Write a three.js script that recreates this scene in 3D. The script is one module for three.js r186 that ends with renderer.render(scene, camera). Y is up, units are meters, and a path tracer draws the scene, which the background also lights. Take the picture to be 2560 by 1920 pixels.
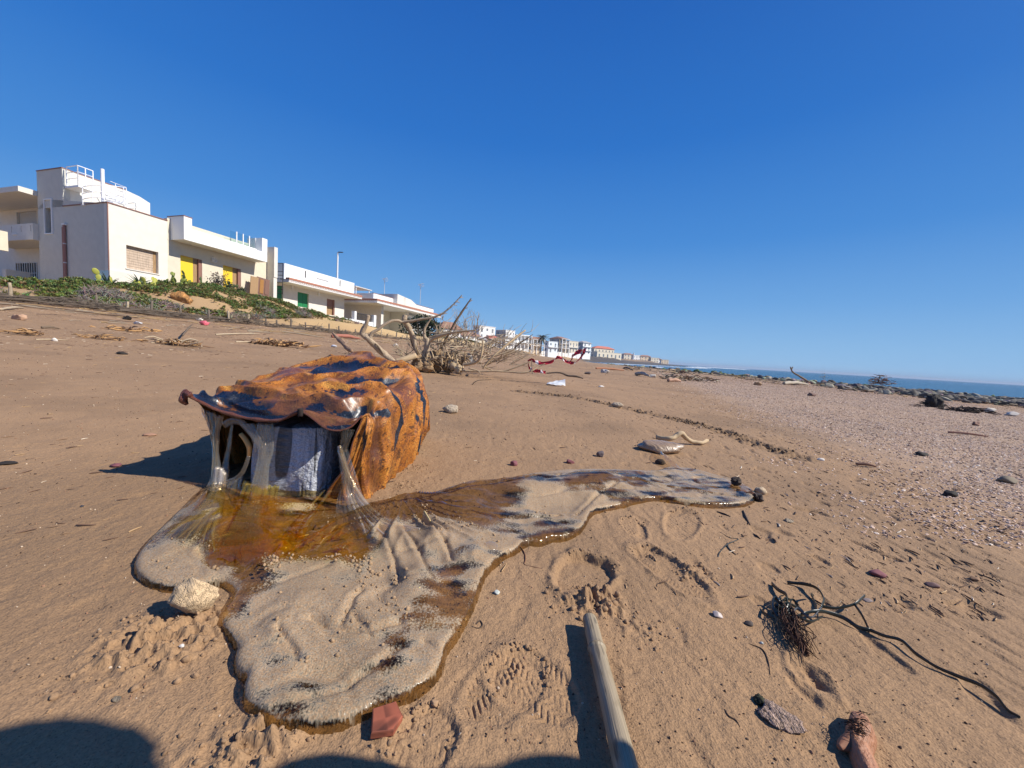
import * as THREE from 'three';
import { RoundedBoxGeometry } from 'three/addons/geometries/RoundedBoxGeometry.js';
import { MarchingCubes } from 'three/addons/objects/MarchingCubes.js';
import { mergeGeometries } from 'three/addons/utils/BufferGeometryUtils.js';

// ---------------------------------------------------------------- camera, sky, sun, exposure
const scene = new THREE.Scene();
const FPX = 940, EYE = 0.5;                                   // focal length in pixels of the 2560 x 1920 photograph, eye height
const camera = new THREE.PerspectiveCamera(2 * Math.atan(960 / FPX) * 180 / Math.PI, 4 / 3, 0.05, 40000);
camera.rotation.order = 'YXZ';
camera.position.set(0, EYE, 0);
camera.rotation.set(-Math.atan(73 / FPX), 0, 3.39 * Math.PI / 180);
camera.updateMatrixWorld(true);
scene.add(camera);
const renderer = new THREE.WebGLRenderer({ antialias: true });
renderer.toneMapping = THREE.LinearToneMapping;
renderer.toneMappingExposure = 1.2;
renderer.shadowMap.enabled = true;
const SUN = new THREE.Vector3(0.750, 0.640, 0.150).normalize();
const sun = new THREE.DirectionalLight(new THREE.Color(1, 0.935, 0.83), 5.0);
sun.name = 'sun';
sun.position.copy(SUN).multiplyScalar(60);
sun.castShadow = true;
sun.shadow.mapSize.set(4096, 4096);
Object.assign(sun.shadow.camera, { left: -60, right: 60, top: 60, bottom: -60, near: 1, far: 200 });
scene.add(sun, sun.target);
{ // a clear sky: deep blue overhead, pale at the horizon, a little brighter round the sun
  const w = 512, h = 256, d = new Float32Array(w * h * 4);
  const stops = [[-90, .10, .19, .34], [0, .30, .53, .80], [3, .255, .485, .785], [8, .16, .385, .75], [16, .070, .265, .675], [28, .029, .174, .575], [45, .016, .112, .455], [65, .0085, .066, .305], [90, .007, .054, .255]];
  const dir = new THREE.Vector3();
  for (let y = 0; y < h; y++) {
    const e = ((y + .5) / h - .5) * 180;
    let k = 0; while (k < stops.length - 2 && stops[k + 1][0] < e) k++;
    let t = Math.min(1, Math.max(0, (e - stops[k][0]) / (stops[k + 1][0] - stops[k][0])));
    if (e < 0) t = 0 + (e > -1 ? 1 + e : 0);
    for (let x = 0; x < w; x++) {
      const a = ((x + .5) / w - .5) * 2 * Math.PI, er = e * Math.PI / 180;
      dir.set(Math.cos(a) * Math.cos(er), Math.sin(er), Math.sin(a) * Math.cos(er));
      const c = Math.max(0, dir.dot(SUN)), glow = .05 * Math.pow(c, 6) + .25 * Math.pow(c, 60);
      for (let i = 0; i < 3; i++) d[(y * w + x) * 4 + i] = .835 * (stops[k][i + 1] + (stops[k + 1][i + 1] - stops[k][i + 1]) * t) + (e > 0 ? glow * [1, 1, .95][i] : 0);
      d[(y * w + x) * 4 + 3] = 1;
    }
  }
  const t = new THREE.DataTexture(d, w, h, THREE.RGBAFormat, THREE.FloatType);
  t.mapping = THREE.EquirectangularReflectionMapping; t.magFilter = THREE.LinearFilter; t.needsUpdate = true;
  scene.background = t; scene.environment = t;
}
scene.fog = new THREE.FogExp2(new THREE.Color(0.62, 0.74, 0.9), 0.00035);

// ---------------------------------------------------------------- small helpers
const V = (x, y, z) => new THREE.Vector3(x, y, z);
const clamp = (x, a = 0, b = 1) => x < a ? a : x > b ? b : x, lerp = (a, b, t) => a + (b - a) * t;
const smooth = (a, b, x) => { const t = clamp((x - a) / (b - a)); return t * t * (3 - 2 * t); };
function rng(seed) { let a = seed >>> 0; return () => { a = (a + 0x6D2B79F5) | 0; let t = Math.imul(a ^ (a >>> 15), 1 | a); t = (t + Math.imul(t ^ (t >>> 7), 61 | t)) ^ t; return ((t ^ (t >>> 14)) >>> 0) / 4294967296; }; }
const PERM = new Uint8Array(512); { const r = rng(7), p = [...Array(256).keys()]; for (let i = 255; i > 0; i--) { const j = (r() * (i + 1)) | 0; [p[i], p[j]] = [p[j], p[i]]; } for (let i = 0; i < 512; i++) PERM[i] = p[i & 255]; }
const fade = (t) => t * t * t * (t * (t * 6 - 15) + 10);
function g3(h, x, y, z) { h &= 15; const u = h < 8 ? x : y, v = h < 4 ? y : h === 12 || h === 14 ? x : z; return ((h & 1) ? -u : u) + ((h & 2) ? -v : v); }
function noise3(x, y, z) {
  const fx = Math.floor(x), fy = Math.floor(y), fz = Math.floor(z), X = fx & 255, Y = fy & 255, Z = fz & 255; x -= fx; y -= fy; z -= fz;
  const u = fade(x), v = fade(y), w = fade(z), A = PERM[X] + Y, AA = PERM[A] + Z, AB = PERM[A + 1] + Z, B = PERM[X + 1] + Y, BA = PERM[B] + Z, BB = PERM[B + 1] + Z;
  return lerp(lerp(lerp(g3(PERM[AA], x, y, z), g3(PERM[BA], x - 1, y, z), u), lerp(g3(PERM[AB], x, y - 1, z), g3(PERM[BB], x - 1, y - 1, z), u), v),
    lerp(lerp(g3(PERM[AA + 1], x, y, z - 1), g3(PERM[BA + 1], x - 1, y, z - 1), u), lerp(g3(PERM[AB + 1], x, y - 1, z - 1), g3(PERM[BB + 1], x - 1, y - 1, z - 1), u), v), w);
}
const GX = new Float32Array(256), GY = new Float32Array(256); for (let i = 0; i < 256; i++) { GX[i] = Math.cos(i * 2.39996); GY[i] = Math.sin(i * 2.39996); }
function noise2(x, y, per = 0) {               // per: period in cells, for tiling textures
  let fx = Math.floor(x), fy = Math.floor(y); x -= fx; y -= fy;
  let X0 = fx, X1 = fx + 1, Y0 = fy, Y1 = fy + 1;
  if (per) { X0 = ((X0 % per) + per) % per; X1 = (X0 + 1) % per; Y0 = ((Y0 % per) + per) % per; Y1 = (Y0 + 1) % per; }
  const h = (a, b, dx, dy) => { const k = PERM[PERM[a & 255] + (b & 255)]; return GX[k] * dx + GY[k] * dy; };
  const u = fade(x), v = fade(y);
  return 1.4 * lerp(lerp(h(X0, Y0, x, y), h(X1, Y0, x - 1, y), u), lerp(h(X0, Y1, x, y - 1), h(X1, Y1, x - 1, y - 1), u), v);
}
function fbm2(x, y, o = 4, per = 0) { let s = 0, a = .5; for (let i = 0; i < o; i++) { s += a * noise2(x + i * 17.3 * (per ? 0 : 1), y, per); x *= 2; y *= 2; per *= 2; a *= .5; } return s; }
function fbm3(x, y, z, o = 4) { let s = 0, a = .5; for (let i = 0; i < o; i++) { s += a * noise3(x, y, z); x = x * 2 + 5.2; y *= 2; z = z * 2 + 1.7; a *= .5; } return s; }
const ridge = (n) => 1 - Math.abs(n);

// pixel of the photograph -> ray, and points on it
const rayDir = (px, py) => V((px - 1280) / FPX, -(py - 960) / FPX, -1).applyQuaternion(camera.quaternion);
const at = (px, py, d) => { const r = rayDir(px, py); return r.multiplyScalar(d / -r.z).add(camera.position); };      // d: metres ahead

// names, labels and things
const taken = new Map();
function numbered(name) { const n = taken.get(name) ?? 0; taken.set(name, n + 1); return n ? `${name}_${String(n).padStart(3, '0')}` : name; }
function tag(o, label, category, group, kind) { if (label) o.userData.label = label; if (category) o.userData.category = category; if (group) o.userData.group = group; if (kind) o.userData.kind = kind; return o; }
function thing(name, pos, label, category, group) { const o = new THREE.Group(); o.name = numbered(name); if (pos) o.position.copy(pos); scene.add(o); return tag(o, label, category, group); }
function mesh(name, geo, mat, parent = scene) { const m = new THREE.Mesh(geo, mat); m.name = parent === scene ? numbered(name) : name; m.castShadow = m.receiveShadow = true; parent.add(m); return m; }
function solo(name, geo, mat, label, category, group) { // a thing that is one mesh: geometry in world metres, origin moved to its base
  geo.computeBoundingBox(); const b = geo.boundingBox, c = V((b.min.x + b.max.x) / 2, b.min.y, (b.min.z + b.max.z) / 2); geo.translate(-c.x, -c.y, -c.z);
  const m = mesh(name, geo, mat); m.position.copy(c); return tag(m, label, category, group);
}
function partW(name, geo, mat, parent) { geo.translate(-parent.position.x, -parent.position.y, -parent.position.z); return mesh(name, geo, mat, parent); } // world-metre geometry under an unturned thing
function copyOf(src, label) { const c = src.clone(); c.name = numbered(src.name.replace(/_\d{3}$/, '')); c.userData = { ...src.userData }; if (label) c.userData.label = label; scene.add(c); return c; }

// geometry helpers
function geoFrom(pos, idx, uv) { const g = new THREE.BufferGeometry(); g.setAttribute('position', new THREE.Float32BufferAttribute(pos, 3)); g.setAttribute('uv', new THREE.Float32BufferAttribute(uv ?? new Float32Array(pos.length / 3 * 2), 2)); g.setIndex(idx); g.computeVertexNormals(); return g; }
const merge = (list) => mergeGeometries(list.map((g) => { const n = g.index ? g.toNonIndexed() : g.clone(); for (const k of Object.keys(n.attributes)) if (!['position', 'normal', 'uv'].includes(k)) n.deleteAttribute(k); return n; }));
const bx = (x0, x1, y0, y1, z0, z1) => new THREE.BoxGeometry(Math.abs(x1 - x0), Math.abs(y1 - y0), Math.abs(z1 - z0)).translate((x0 + x1) / 2, (y0 + y1) / 2, (z0 + z1) / 2);
function bar(a, b, r, n = 6) { const d = b.clone().sub(a), g = new THREE.CylinderGeometry(r, r, d.length(), n); g.applyQuaternion(new THREE.Quaternion().setFromUnitVectors(V(0, 1, 0), d.clone().normalize())); return g.translate((a.x + b.x) / 2, (a.y + b.y) / 2, (a.z + b.z) / 2); }
// a limb: a tapering, bending, slightly knobbly tube through points [Vector3, radius]
function limb(pts, { n = 8, step = 6, rough = .12, f = 9, seed = 0, flat = 1, sharp = true } = {}) {
  const c = new THREE.CatmullRomCurve3(pts.map((p) => p[0]), false, 'centripetal'), N = (pts.length - 1) * step, pos = [], uv = [], idx = [];
  let len = 0, last = null, side = null; const q = V(), vs = .16 / Math.max(...pts.map((p) => p[1]));
  const P = []; for (let i = 0; i <= N; i++) P.push(c.getPoint(i / N));
  for (let i = 0; i <= N; i++) {
    const t = i / N * (pts.length - 1), k = Math.min(pts.length - 2, Math.floor(t)), r = lerp(pts[k][1], pts[k + 1][1], t - k), p = P[i];
    const T = P[Math.min(N, i + 1)].clone().sub(P[Math.max(0, i - 1)]).normalize();
    if (!side) side = Math.abs(T.y) > .8 ? V(1, 0, 0) : V(0, 1, 0);
    side.addScaledVector(T, -side.dot(T)).normalize(); const up = T.clone().cross(side);
    if (last) len += p.distanceTo(last); last = p;
    for (let j = 0; j <= n; j++) {
      const a = j / n * Math.PI * 2, ca = Math.cos(a), sa = Math.sin(a);
      const k2 = 1 + rough * 2 * noise3(p.x * f + ca * 1.3 + seed, p.y * f + sa * 1.3, p.z * f + seed * 1.7);
      q.copy(p).addScaledVector(side, ca * r * k2).addScaledVector(up, sa * r * k2 * flat); pos.push(q.x, q.y, q.z); uv.push(j / n, len * vs);
    }
  }
  for (let i = 0; i < N; i++) for (let j = 0; j < n; j++) { const a = i * (n + 1) + j, b = a + n + 1; idx.push(a, a + 1, b, a + 1, b + 1, b); }
  for (const [e, s] of [[0, 1], [N, -1]]) { const m = pos.length / 3; pos.push(P[e].x, P[e].y, P[e].z); uv.push(.5, e ? len : 0); for (let j = 0; j < n; j++) { const a = e * (n + 1) + j; s > 0 ? idx.push(m, a + 1, a) : idx.push(m, a, a + 1); } }
  return geoFrom(pos, idx, uv);
}
function rockGeo(seed, sx, sy, sz, detail = 3, amp = .28, f = 1.3, cut = .35, fine = .05, ff = 6) {   // angular stone round the origin
  const g = new THREE.IcosahedronGeometry(1, detail), p = g.attributes.position, v = V(), r = rng(seed), planes = [];
  for (let i = 0; i < 9; i++) { const n = V(r() - .5, r() - .5, r() - .5).normalize(); planes.push([n, 1 - cut * (.35 + r() * .65)]); }
  for (let i = 0; i < p.count; i++) {
    v.fromBufferAttribute(p, i); const n = fbm3(v.x * f + seed * 3.1, v.y * f, v.z * f, 4); v.multiplyScalar(1 + amp * n * 2);
    for (const [pn, d] of planes) { const k = v.dot(pn) - d; if (k > 0) v.addScaledVector(pn, -k * .85); }
    v.multiplyScalar(1 + fine * fbm3(v.x * ff + seed, v.y * ff, v.z * ff, 4)); p.setXYZ(i, v.x * sx, v.y * sy, v.z * sz);
  }
  const m = g, us = .55 / Math.max(sx, sy, sz); m.deleteAttribute('normal'); m.setAttribute('uv', new THREE.Float32BufferAttribute(Array.from({ length: p.count * 2 }, (_, i) => us * (i % 2 ? p.getY(i >> 1) + p.getZ(i >> 1) * .7 : p.getX(i >> 1) - p.getZ(i >> 1) * .6)), 2));
  return weld(m);
}
function weld(g) { // joins equal positions so that normals come out smooth
  const p = g.attributes.position, u = g.attributes.uv, map = new Map(), pos = [], uv = [], idx = [];
  for (let i = 0; i < p.count; i++) { const k = [p.getX(i), p.getY(i), p.getZ(i)].map((x) => Math.round(x * 1e5)).join(); let j = map.get(k); if (j === undefined) { j = pos.length / 3; map.set(k, j); pos.push(p.getX(i), p.getY(i), p.getZ(i)); uv.push(u.getX(i), u.getY(i)); } idx.push(j); }
  return geoFrom(pos, idx, uv);
}
// textures
const toSRGB = (c) => 255 * (c <= .0031308 ? 12.92 * c : 1.055 * Math.pow(c, 1 / 2.4) - .055);
function tex(w, h, fn, srgb = true, repeat = true) {
  const d = new Uint8Array(w * h * 4);
  for (let y = 0, i = 0; y < h; y++) for (let x = 0; x < w; x++, i += 4) { const c = fn((x + .5) / w, (y + .5) / h, x, y); for (let k = 0; k < 3; k++) d[i + k] = clamp(srgb ? toSRGB(clamp(c[k])) : c[k] * 255, 0, 255) + .5 | 0; d[i + 3] = c.length > 3 ? clamp(c[3]) * 255 : 255; }
  const t = new THREE.DataTexture(d, w, h); t.magFilter = THREE.LinearFilter; t.minFilter = THREE.LinearMipmapLinearFilter; t.generateMipmaps = true;
  t.wrapS = t.wrapT = repeat ? THREE.RepeatWrapping : THREE.ClampToEdgeWrapping; if (srgb) t.colorSpace = THREE.SRGBColorSpace; t.needsUpdate = true; return t;
}
const M = (r, g, b, o = {}) => new THREE.MeshStandardMaterial({ color: new THREE.Color().setRGB(r, g, b), roughness: .85, ...o });
const MP = (r, g, b, o = {}) => new THREE.MeshPhysicalMaterial({ color: new THREE.Color().setRGB(r, g, b), roughness: .5, ...o });
const grey = (f, o = 4, a = .5) => (u, v) => { const n = .5 + a * fbm2(u * f, v * f, o, f); return [n, n, n]; };
const T = {
  grit: tex(512, 512, grey(16, 5, .9), false),
  mottle: tex(512, 512, (u, v) => { const n = .78 + .34 * fbm2(u * 8, v * 8, 6, 8) + .12 * noise2(u * 128, v * 128, 128); return [n, n, n]; }),
  rock: tex(512, 512, (u, v) => { const n = .80 + .45 * fbm2(u * 6, v * 6, 6, 6), pit = smooth(.28, .55, noise2(u * 44, v * 44, 44)), cr = smooth(.06, .0, Math.abs(fbm2(u * 5 + 3, v * 5, 4))); const k = Math.max(.12, n * (1 - .55 * pit) * (1 - .45 * cr)); return [k, k * .97, k * .93]; }),
  wood: tex(512, 512, (u, v) => { const n = .75 + .3 * fbm2(u * 40, v * 3 + .4 * noise2(u * 6, v * 2, 0), 4) + .2 * noise2(u * 130, v * 8); return [n, n * .97, n * .93]; }),
  plaster: tex(512, 512, (u, v) => { const n = .93 + .08 * fbm2(u * 6, v * 6, 5, 6) + .04 * noise2(u * 90, v * 90, 90); return [n, n, n * .99]; }),
};
// ---------------------------------------------------------------- the lie of the land (X right, D ahead = -z)
const CV = [.285, .9585];                                              // direction of the row of houses
const piece = (list, x) => { if (x <= list[0][0]) return list[0][1]; for (let i = 1; i < list.length; i++) if (x < list[i][0]) { const t = (x - list[i - 1][0]) / (list[i][0] - list[i - 1][0]); return lerp(list[i - 1][1], list[i][1], t * t * (3 - 2 * t)); } return list[list.length - 1][1]; };
const SHIFT = [[45, 0], [110, -19], [171, -27], [213, -9], [309, 14], [476, 51], [520, 40], [640, -400]];
const SHORE = [[600, -160], [120, 5], [52, 38], [32, 48], [25, 57], [26, 90], [30, 165], [48, 238], [80, 258], [140, 330], [217, 455], [180, 520], [-300, 640]];
const SEA = -0.9, CREST = [[6, 2.0], [9.5, 2.3], [12.2, 2.75], [17.6, 3.6], [20.4, 3.5], [23.7, 2.95], [28.2, 2.72], [33, 2.2], [40, 2.1], [80, 2.8]];
function shoreDist(x, d) { // negative on land
  let best = 1e9, sign = 1;
  for (let i = 1; i < SHORE.length; i++) {
    const [ax, ad] = SHORE[i - 1], [bx_, bd] = SHORE[i], ex = bx_ - ax, ed = bd - ad, t = clamp(((x - ax) * ex + (d - ad) * ed) / (ex * ex + ed * ed));
    const qx = x - ax - ex * t, qd = d - ad - ed * t, q = qx * qx + qd * qd;
    if (q < best) { best = q; sign = ex * (d - ad) - ed * (x - ax) > 0 ? -1 : 1; }
  }
  return Math.sqrt(best) * sign;
}
const inland = (x, d) => { const u = CV[1] * x - CV[0] * d, w = CV[0] * x + CV[1] * d; return [u - piece(SHIFT, w), w]; };
function Hb(x, z) { // smooth height
  const d = -z, [u, w] = inland(x, d);
  let y = u > 0 ? -.03 * u : .03 * -u + .0023 * u * u;
  if (u < -17) {
    const toe = -18.9 + .7 * noise2(w * .16, 3.3) + .3 * noise2(w * .55, 1.1), top = piece(CREST, w) + .08 * noise2(w * .3, 9);
    const k = smooth(toe, toe - lerp(6.4, 5.2, smooth(20, 34, w)), u), bank = smooth(toe, toe - 1.1, u) * .55 * smooth(12, 26, w);
    const b = Math.min(y, 1.4 + .02 * (-19 - Math.min(u, -19)));
    y = lerp(b, top, Math.max(k, bank * .9)) + .12 * k * (1 - k) * 4 * fbm2(x * .5, d * .5, 3);
  }
  const far = Math.abs(x) + Math.abs(d);
  if (far > 20) {
    const sd = shoreDist(x, d), s = SEA - .07 * sd - .05 + .35 * Math.max(0, -25 - sd) + (d > 215 ? (sd < 0 ? 1.1 * smooth(0, -7, sd) : 0) : 0), k = .35, h = clamp(.5 + .5 * (s - y) / k);
    y = lerp(s, y, h) - k * h * (1 - h);
    if (d > 215 && sd < 0) y += .5 * fbm2(x * .12, d * .12, 3) * smooth(0, -5, sd);
    y = Math.max(y, -6);
  }
  return y;
}
function ground(px, py, lift = 0) { const r = rayDir(px, py), o = camera.position; let t = .2, dt = .02; const p = V(); for (let i = 0; i < 4000; i++) { p.copy(o).addScaledVector(r, t); if (p.y < Hb(p.x, p.z) + lift) { let a = t - dt, b = t; for (let j = 0; j < 24; j++) { const m = (a + b) / 2; p.copy(o).addScaledVector(r, m); p.y < Hb(p.x, p.z) + lift ? b = m : a = m; } return p; } dt = .015 * t; t += dt; } return p; }
const G2 = (px, py) => { const p = ground(px, py); return [p.x, -p.z]; };
// foot prints: centre, forward vector, half length, half width, depth, tread
const PRINTS = [];
function print(a, b, width, depth, tread, deepToe = 0) { const p = G2(...a), q = G2(...b), L = Math.hypot(q[0] - p[0], q[1] - p[1]); PRINTS.push({ c: [(p[0] + q[0]) / 2, (p[1] + q[1]) / 2], f: [(q[0] - p[0]) / L, (q[1] - p[1]) / L], l: L / 2, w: width / 2, depth, tread, deepToe }); }
print([1420, 1482], [1490, 1390], .125, .014, 0, .6);
print([1770, 1500], [1600, 1365], .10, .009, 1, .8);
print([1690, 1345], [1715, 1275], .10, .006, 2, 0);
print([1600, 1345], [1572, 1295], .07, .004, 2, 0);
print([1440, 1790], [1250, 1640], .11, .006, 1, 0);
print([1180, 1800], [1330, 1640], .10, .004, 1, 0);
print([1120, 1900], [1010, 1800], .09, .006, 1, 0);
const PIT = ground(2030, 1690);   // hollow scraped by the root
function printAt(x, d) {
  let y = 0;
  for (const p of PRINTS) {
    const dx = x - p.c[0], dd = d - p.c[1]; if (Math.abs(dx) > .3 || Math.abs(dd) > .3) continue;
    const f = (dx * p.f[0] + dd * p.f[1]) / p.l, s = (dx * p.f[1] - dd * p.f[0]) / (p.w * (1 - .18 * Math.max(0, -f) + .1 * Math.max(0, f))), r = Math.pow(Math.pow(Math.abs(f), 2.6) + Math.pow(Math.abs(s), 2.6), 1 / 2.6) + .06 * noise2(x * 40, d * 40);
    if (r > 1.6) continue;
    const inn = 1 - smooth(.86, 1.02, r), rim = Math.exp(-Math.pow((r - 1.12) / .13, 2));
    let t = 0; const fm = f * p.l, sm = s * p.w;
    if (p.tread === 1) t = .5 + .5 * Math.sin((fm + Math.abs(((sm / .036 % 1) + 1) % 1 - .5) * .022) * 2 * Math.PI / .0105);
    if (p.tread === 2) t = .5 + .5 * Math.sin(fm * 2 * Math.PI / .017) * Math.sin(sm * 2 * Math.PI / .017);
    y += -p.depth * inn * (1 + p.deepToe * (smooth(.2, .9, f) - .35)) + inn * (p.tread ? .0042 : 0) * (t > .5 ? 1 : t * 2) * (.5 + noise2(x * 18, d * 18) * .9) + rim * p.depth * .45 * (1 + noise2(x * 30, d * 30));
  }
  return y * .85;
}
const TRACK = [[1290, 978], [1420, 990], [1560, 1018], [1700, 1050], [1800, 1075], [1880, 1105], [1990, 1140]].map((p) => G2(...p));
function trackDist(x, d) { let b = 9; for (let i = 1; i < TRACK.length; i++) { const [ax, ad] = TRACK[i - 1], [cx, cd] = TRACK[i], ex = cx - ax, ed = cd - ad, t = clamp(((x - ax) * ex + (d - ad) * ed) / (ex * ex + ed * ed)); b = Math.min(b, Math.hypot(x - ax - ex * t, d - ad - ed * t)); } return b; }
// clods of kicked-up sand: [pixel, radius in metres, height]
const CLODS = [[395, 1600, .10, .022], [470, 1590, .08, .02], [330, 1610, .06, .012], [1500, 1500, .06, .04], [1440, 1500, .05, .02], [1740, 1430, .05, .018], [690, 1850, .05, .016], [560, 1890, .06, .014], [1000, 1850, .06, .008], [1590, 1560, .05, .012], [945, 1270, .05, .012], [990, 1255, .05, .012], [1016, 1215, .05, .012], [1036, 1170, .05, .012], [640, 1860, .05, .012]].map(([px, py, r, h]) => { const g = G2(px, py); return [g[0], g[1], r, h]; });
function micro(x, d) {
  const R = Math.hypot(x, d), near = 1 - smooth(6, 22, R);
  const calm = lerp(.3, 1, smooth(1.3, 4, R)); let y = calm * (.020 * fbm2(x * .9, d * .9, 3) + .007 * fbm2(x * 4.1 + 7, d * 4.1, 2));
  if (near > 0) {
    const u = CV[1] * x - CV[0] * d, right = smooth(-.2, .8, u), streak = noise2(x * 34 + 2 * noise2(x * 3, d * 3), d * 8.5 - x * 3), gate = smooth(-.05, .35, fbm2(x * 1.9 + 31, d * 1.1, 3));
    y += near * ((.0032 + .0085 * right) * Math.min(0, streak + .12) * (.25 + gate) + .0016 * noise2(x * 21, d * 21) + .0011 * noise2(x * 55, d * 55) * (1 - smooth(2, 5, R)));
    const pits = noise2(x * 13 + 50, d * 9); y -= near * .006 * smooth(.42, .62, pits) * (.4 + right);
    if (R < 14) { const t = trackDist(x, d); if (t < .4) y += (1 - smooth(.03, .16, t)) * (-.006 + .03 * noise2(x * 14, d * 14) + .018 * noise2(x * 38, d * 38)); }
    if (R < 3.2) {
      y += printAt(x, d);
      for (const [cx, cd, r, h] of CLODS) { const q = Math.hypot(x - cx, d - cd) / r; if (q < 1) y += .62 * h * (1 - q * q) * Math.max(0, .3 + .8 * noise2(x * 48, d * 48) + .45 * noise2(x * 100, d * 100)); }
      const q = Math.hypot((x - PIT.x) * 1.6, -d - PIT.z) / .042; if (q < 1.6) y += (-.011 * (1 - smooth(.2, 1, q)) + .004 * Math.exp(-Math.pow((q - 1.15) / .2, 2))) * (.7 + 1.2 * noise2(x * 45, d * 45));
      for (const [cx, cd, r, h] of SCRAPES) { const q = Math.hypot(x - cx, d - cd) / r; if (q < 1.5) y += h * (1 - smooth(.3, 1.1, q)); }
    }
  }
  return y;
}
const SCRAPES = [];
const H = (x, z) => Hb(x, z) + micro(x, -z);

// ---------------------------------------------------------------- sand, sea
const TILE = .62;
const grain = (u, v) => .5 * noise2(u * 96, v * 96, 96) + .55 * noise2(u * 210, v * 210, 210) + .4 * noise2(u * 420, v * 420, 420);
const sandMap = tex(1024, 1024, (u, v) => { const g = grain(u, v), c = fbm2(u * 7, v * 7, 4, 7), s = noise2(u * 330 + 9, v * 330, 330), k = .93 + .3 * g + .10 * c; const dark = s > .56 ? .45 : 1, pale = s < -.66 ? .25 : 0; return [(k * .66 + pale) * dark, (k * .66 + pale) * dark, (k * .66 + pale * .9) * dark]; });
const sandBump = tex(1024, 1024, (u, v) => { const n = .5 + .16 * grain(u, v) + .22 * fbm2(u * 12, v * 12, 4, 12) + .10 * noise2(u * 48, v * 48, 48); return [n, n, n]; }, false);
const sandMat = new THREE.MeshStandardMaterial({ color: new THREE.Color().setRGB(1, 1, 1), roughness: .93, map: sandMap, bumpMap: sandBump, bumpScale: .0055, vertexColors: true });
{
  const rings = [0.0004, .05, .2, .3]; let r = .4; while (r < 2.2) { rings.push(r); r *= 1.0042; } while (r < 70) { rings.push(r); r *= 1.0105; } while (r < 7000) { rings.push(r); r *= 1.03; }
  const angs = []; const A0 = -62, A1 = 62; for (let i = 0; i <= 880; i++) angs.push(A0 + (A1 - A0) * i / 880); for (let i = 1; i < 80; i++) angs.push(A1 + (360 - A1 + A0) * i / 80);
  const na = angs.length, nr = rings.length, pos = new Float32Array(na * nr * 3), col = new Float32Array(na * nr * 3), uv = new Float32Array(na * nr * 2), idx = new Uint32Array(na * (nr - 1) * 6);
  const sc = angs.map((a) => [Math.sin(a * Math.PI / 180), Math.cos(a * Math.PI / 180)]);
  let k = 0;
  for (let i = 0; i < nr; i++) for (let j = 0; j < na; j++) {
    const v = i * na + j, x = rings[i] * sc[j][0], d = rings[i] * sc[j][1], R = rings[i];
    pos[v * 3] = x; pos[v * 3 + 2] = -d; pos[v * 3 + 1] = H(x, -d); uv[v * 2] = x / TILE; uv[v * 2 + 1] = d / TILE;
    const [u, w] = inland(x, d), big = fbm2(x * .35, d * .35, 4), mid = fbm2(x * 2.2 + 4, d * 2.2, 3), damp = smooth(.0, .3, fbm2(x * .9 + 11, d * .7, 4));
    let m = (1 + .18 * big + .13 * mid) * (1 - .16 * damp); let c = [.515 * m, .314 * m, .165 * m];
    const dune = smooth(-17.5, -20.5, u); if (dune > 0) { const y = smooth(14, 26, w) * smooth(70, 45, w); c = c.map((q, i2) => lerp(q, [.80, .56, .27][i2] * (1 + .12 * big), dune * (.35 + .65 * y))); }
    if (R > 12) { const sd = shoreDist(x, d); const wet = smooth(-7, -1, sd); c = c.map((q) => q * (1 - .55 * wet)); if (d > 225) { const rk = smooth(-46, -24, sd + 6 * big); c = c.map((q, i2) => lerp(q, [.14, .11, .085][i2], rk)); } const wr = smooth(-34, -14, sd) * (d < 120 ? 1 : 0); c = c.map((q, i2) => lerp(q, [.52, .39, .27][i2] * (1 + .5 * mid), wr * .6)); }
    const tr = R < 14 ? 1 - smooth(.05, .16, trackDist(x, d)) : 0; if (tr > 0) c = c.map((q) => q * (1 - .3 * tr));
    const shell = smooth(1.2, 2.2, u) * (1 - smooth(11, 16, u)) * (1 - smooth(16, 26, R)); c = c.map((q, i2) => lerp(q, [.70, .53, .42][i2], .35 * shell));
    col.set(c, v * 3);
    if (i && true) { const j2 = (j + 1) % na, a = (i - 1) * na + j, b = (i - 1) * na + j2, e = i * na + j, f = i * na + j2; idx[k++] = a; idx[k++] = b; idx[k++] = e; idx[k++] = b; idx[k++] = f; idx[k++] = e; }
  }
  const g = new THREE.BufferGeometry(); g.setAttribute('position', new THREE.BufferAttribute(pos, 3)); g.setAttribute('uv', new THREE.BufferAttribute(uv, 2)); g.setAttribute('color', new THREE.BufferAttribute(col, 3)); g.setIndex(new THREE.BufferAttribute(idx.subarray(0, k), 1)); g.computeVertexNormals();
  tag(mesh('beach', g, sandMat), 'brown sandy beach with footprints, ripples and a dune bank', null, null, 'structure');
}
const seaBump = tex(512, 512, (u, v) => { const n = .5 + .30 * fbm2(u * 10, v * 30, 4, 10) + .2 * noise2(u * 24, v * 60, 12); return [n, n, n]; }, false);
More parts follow.
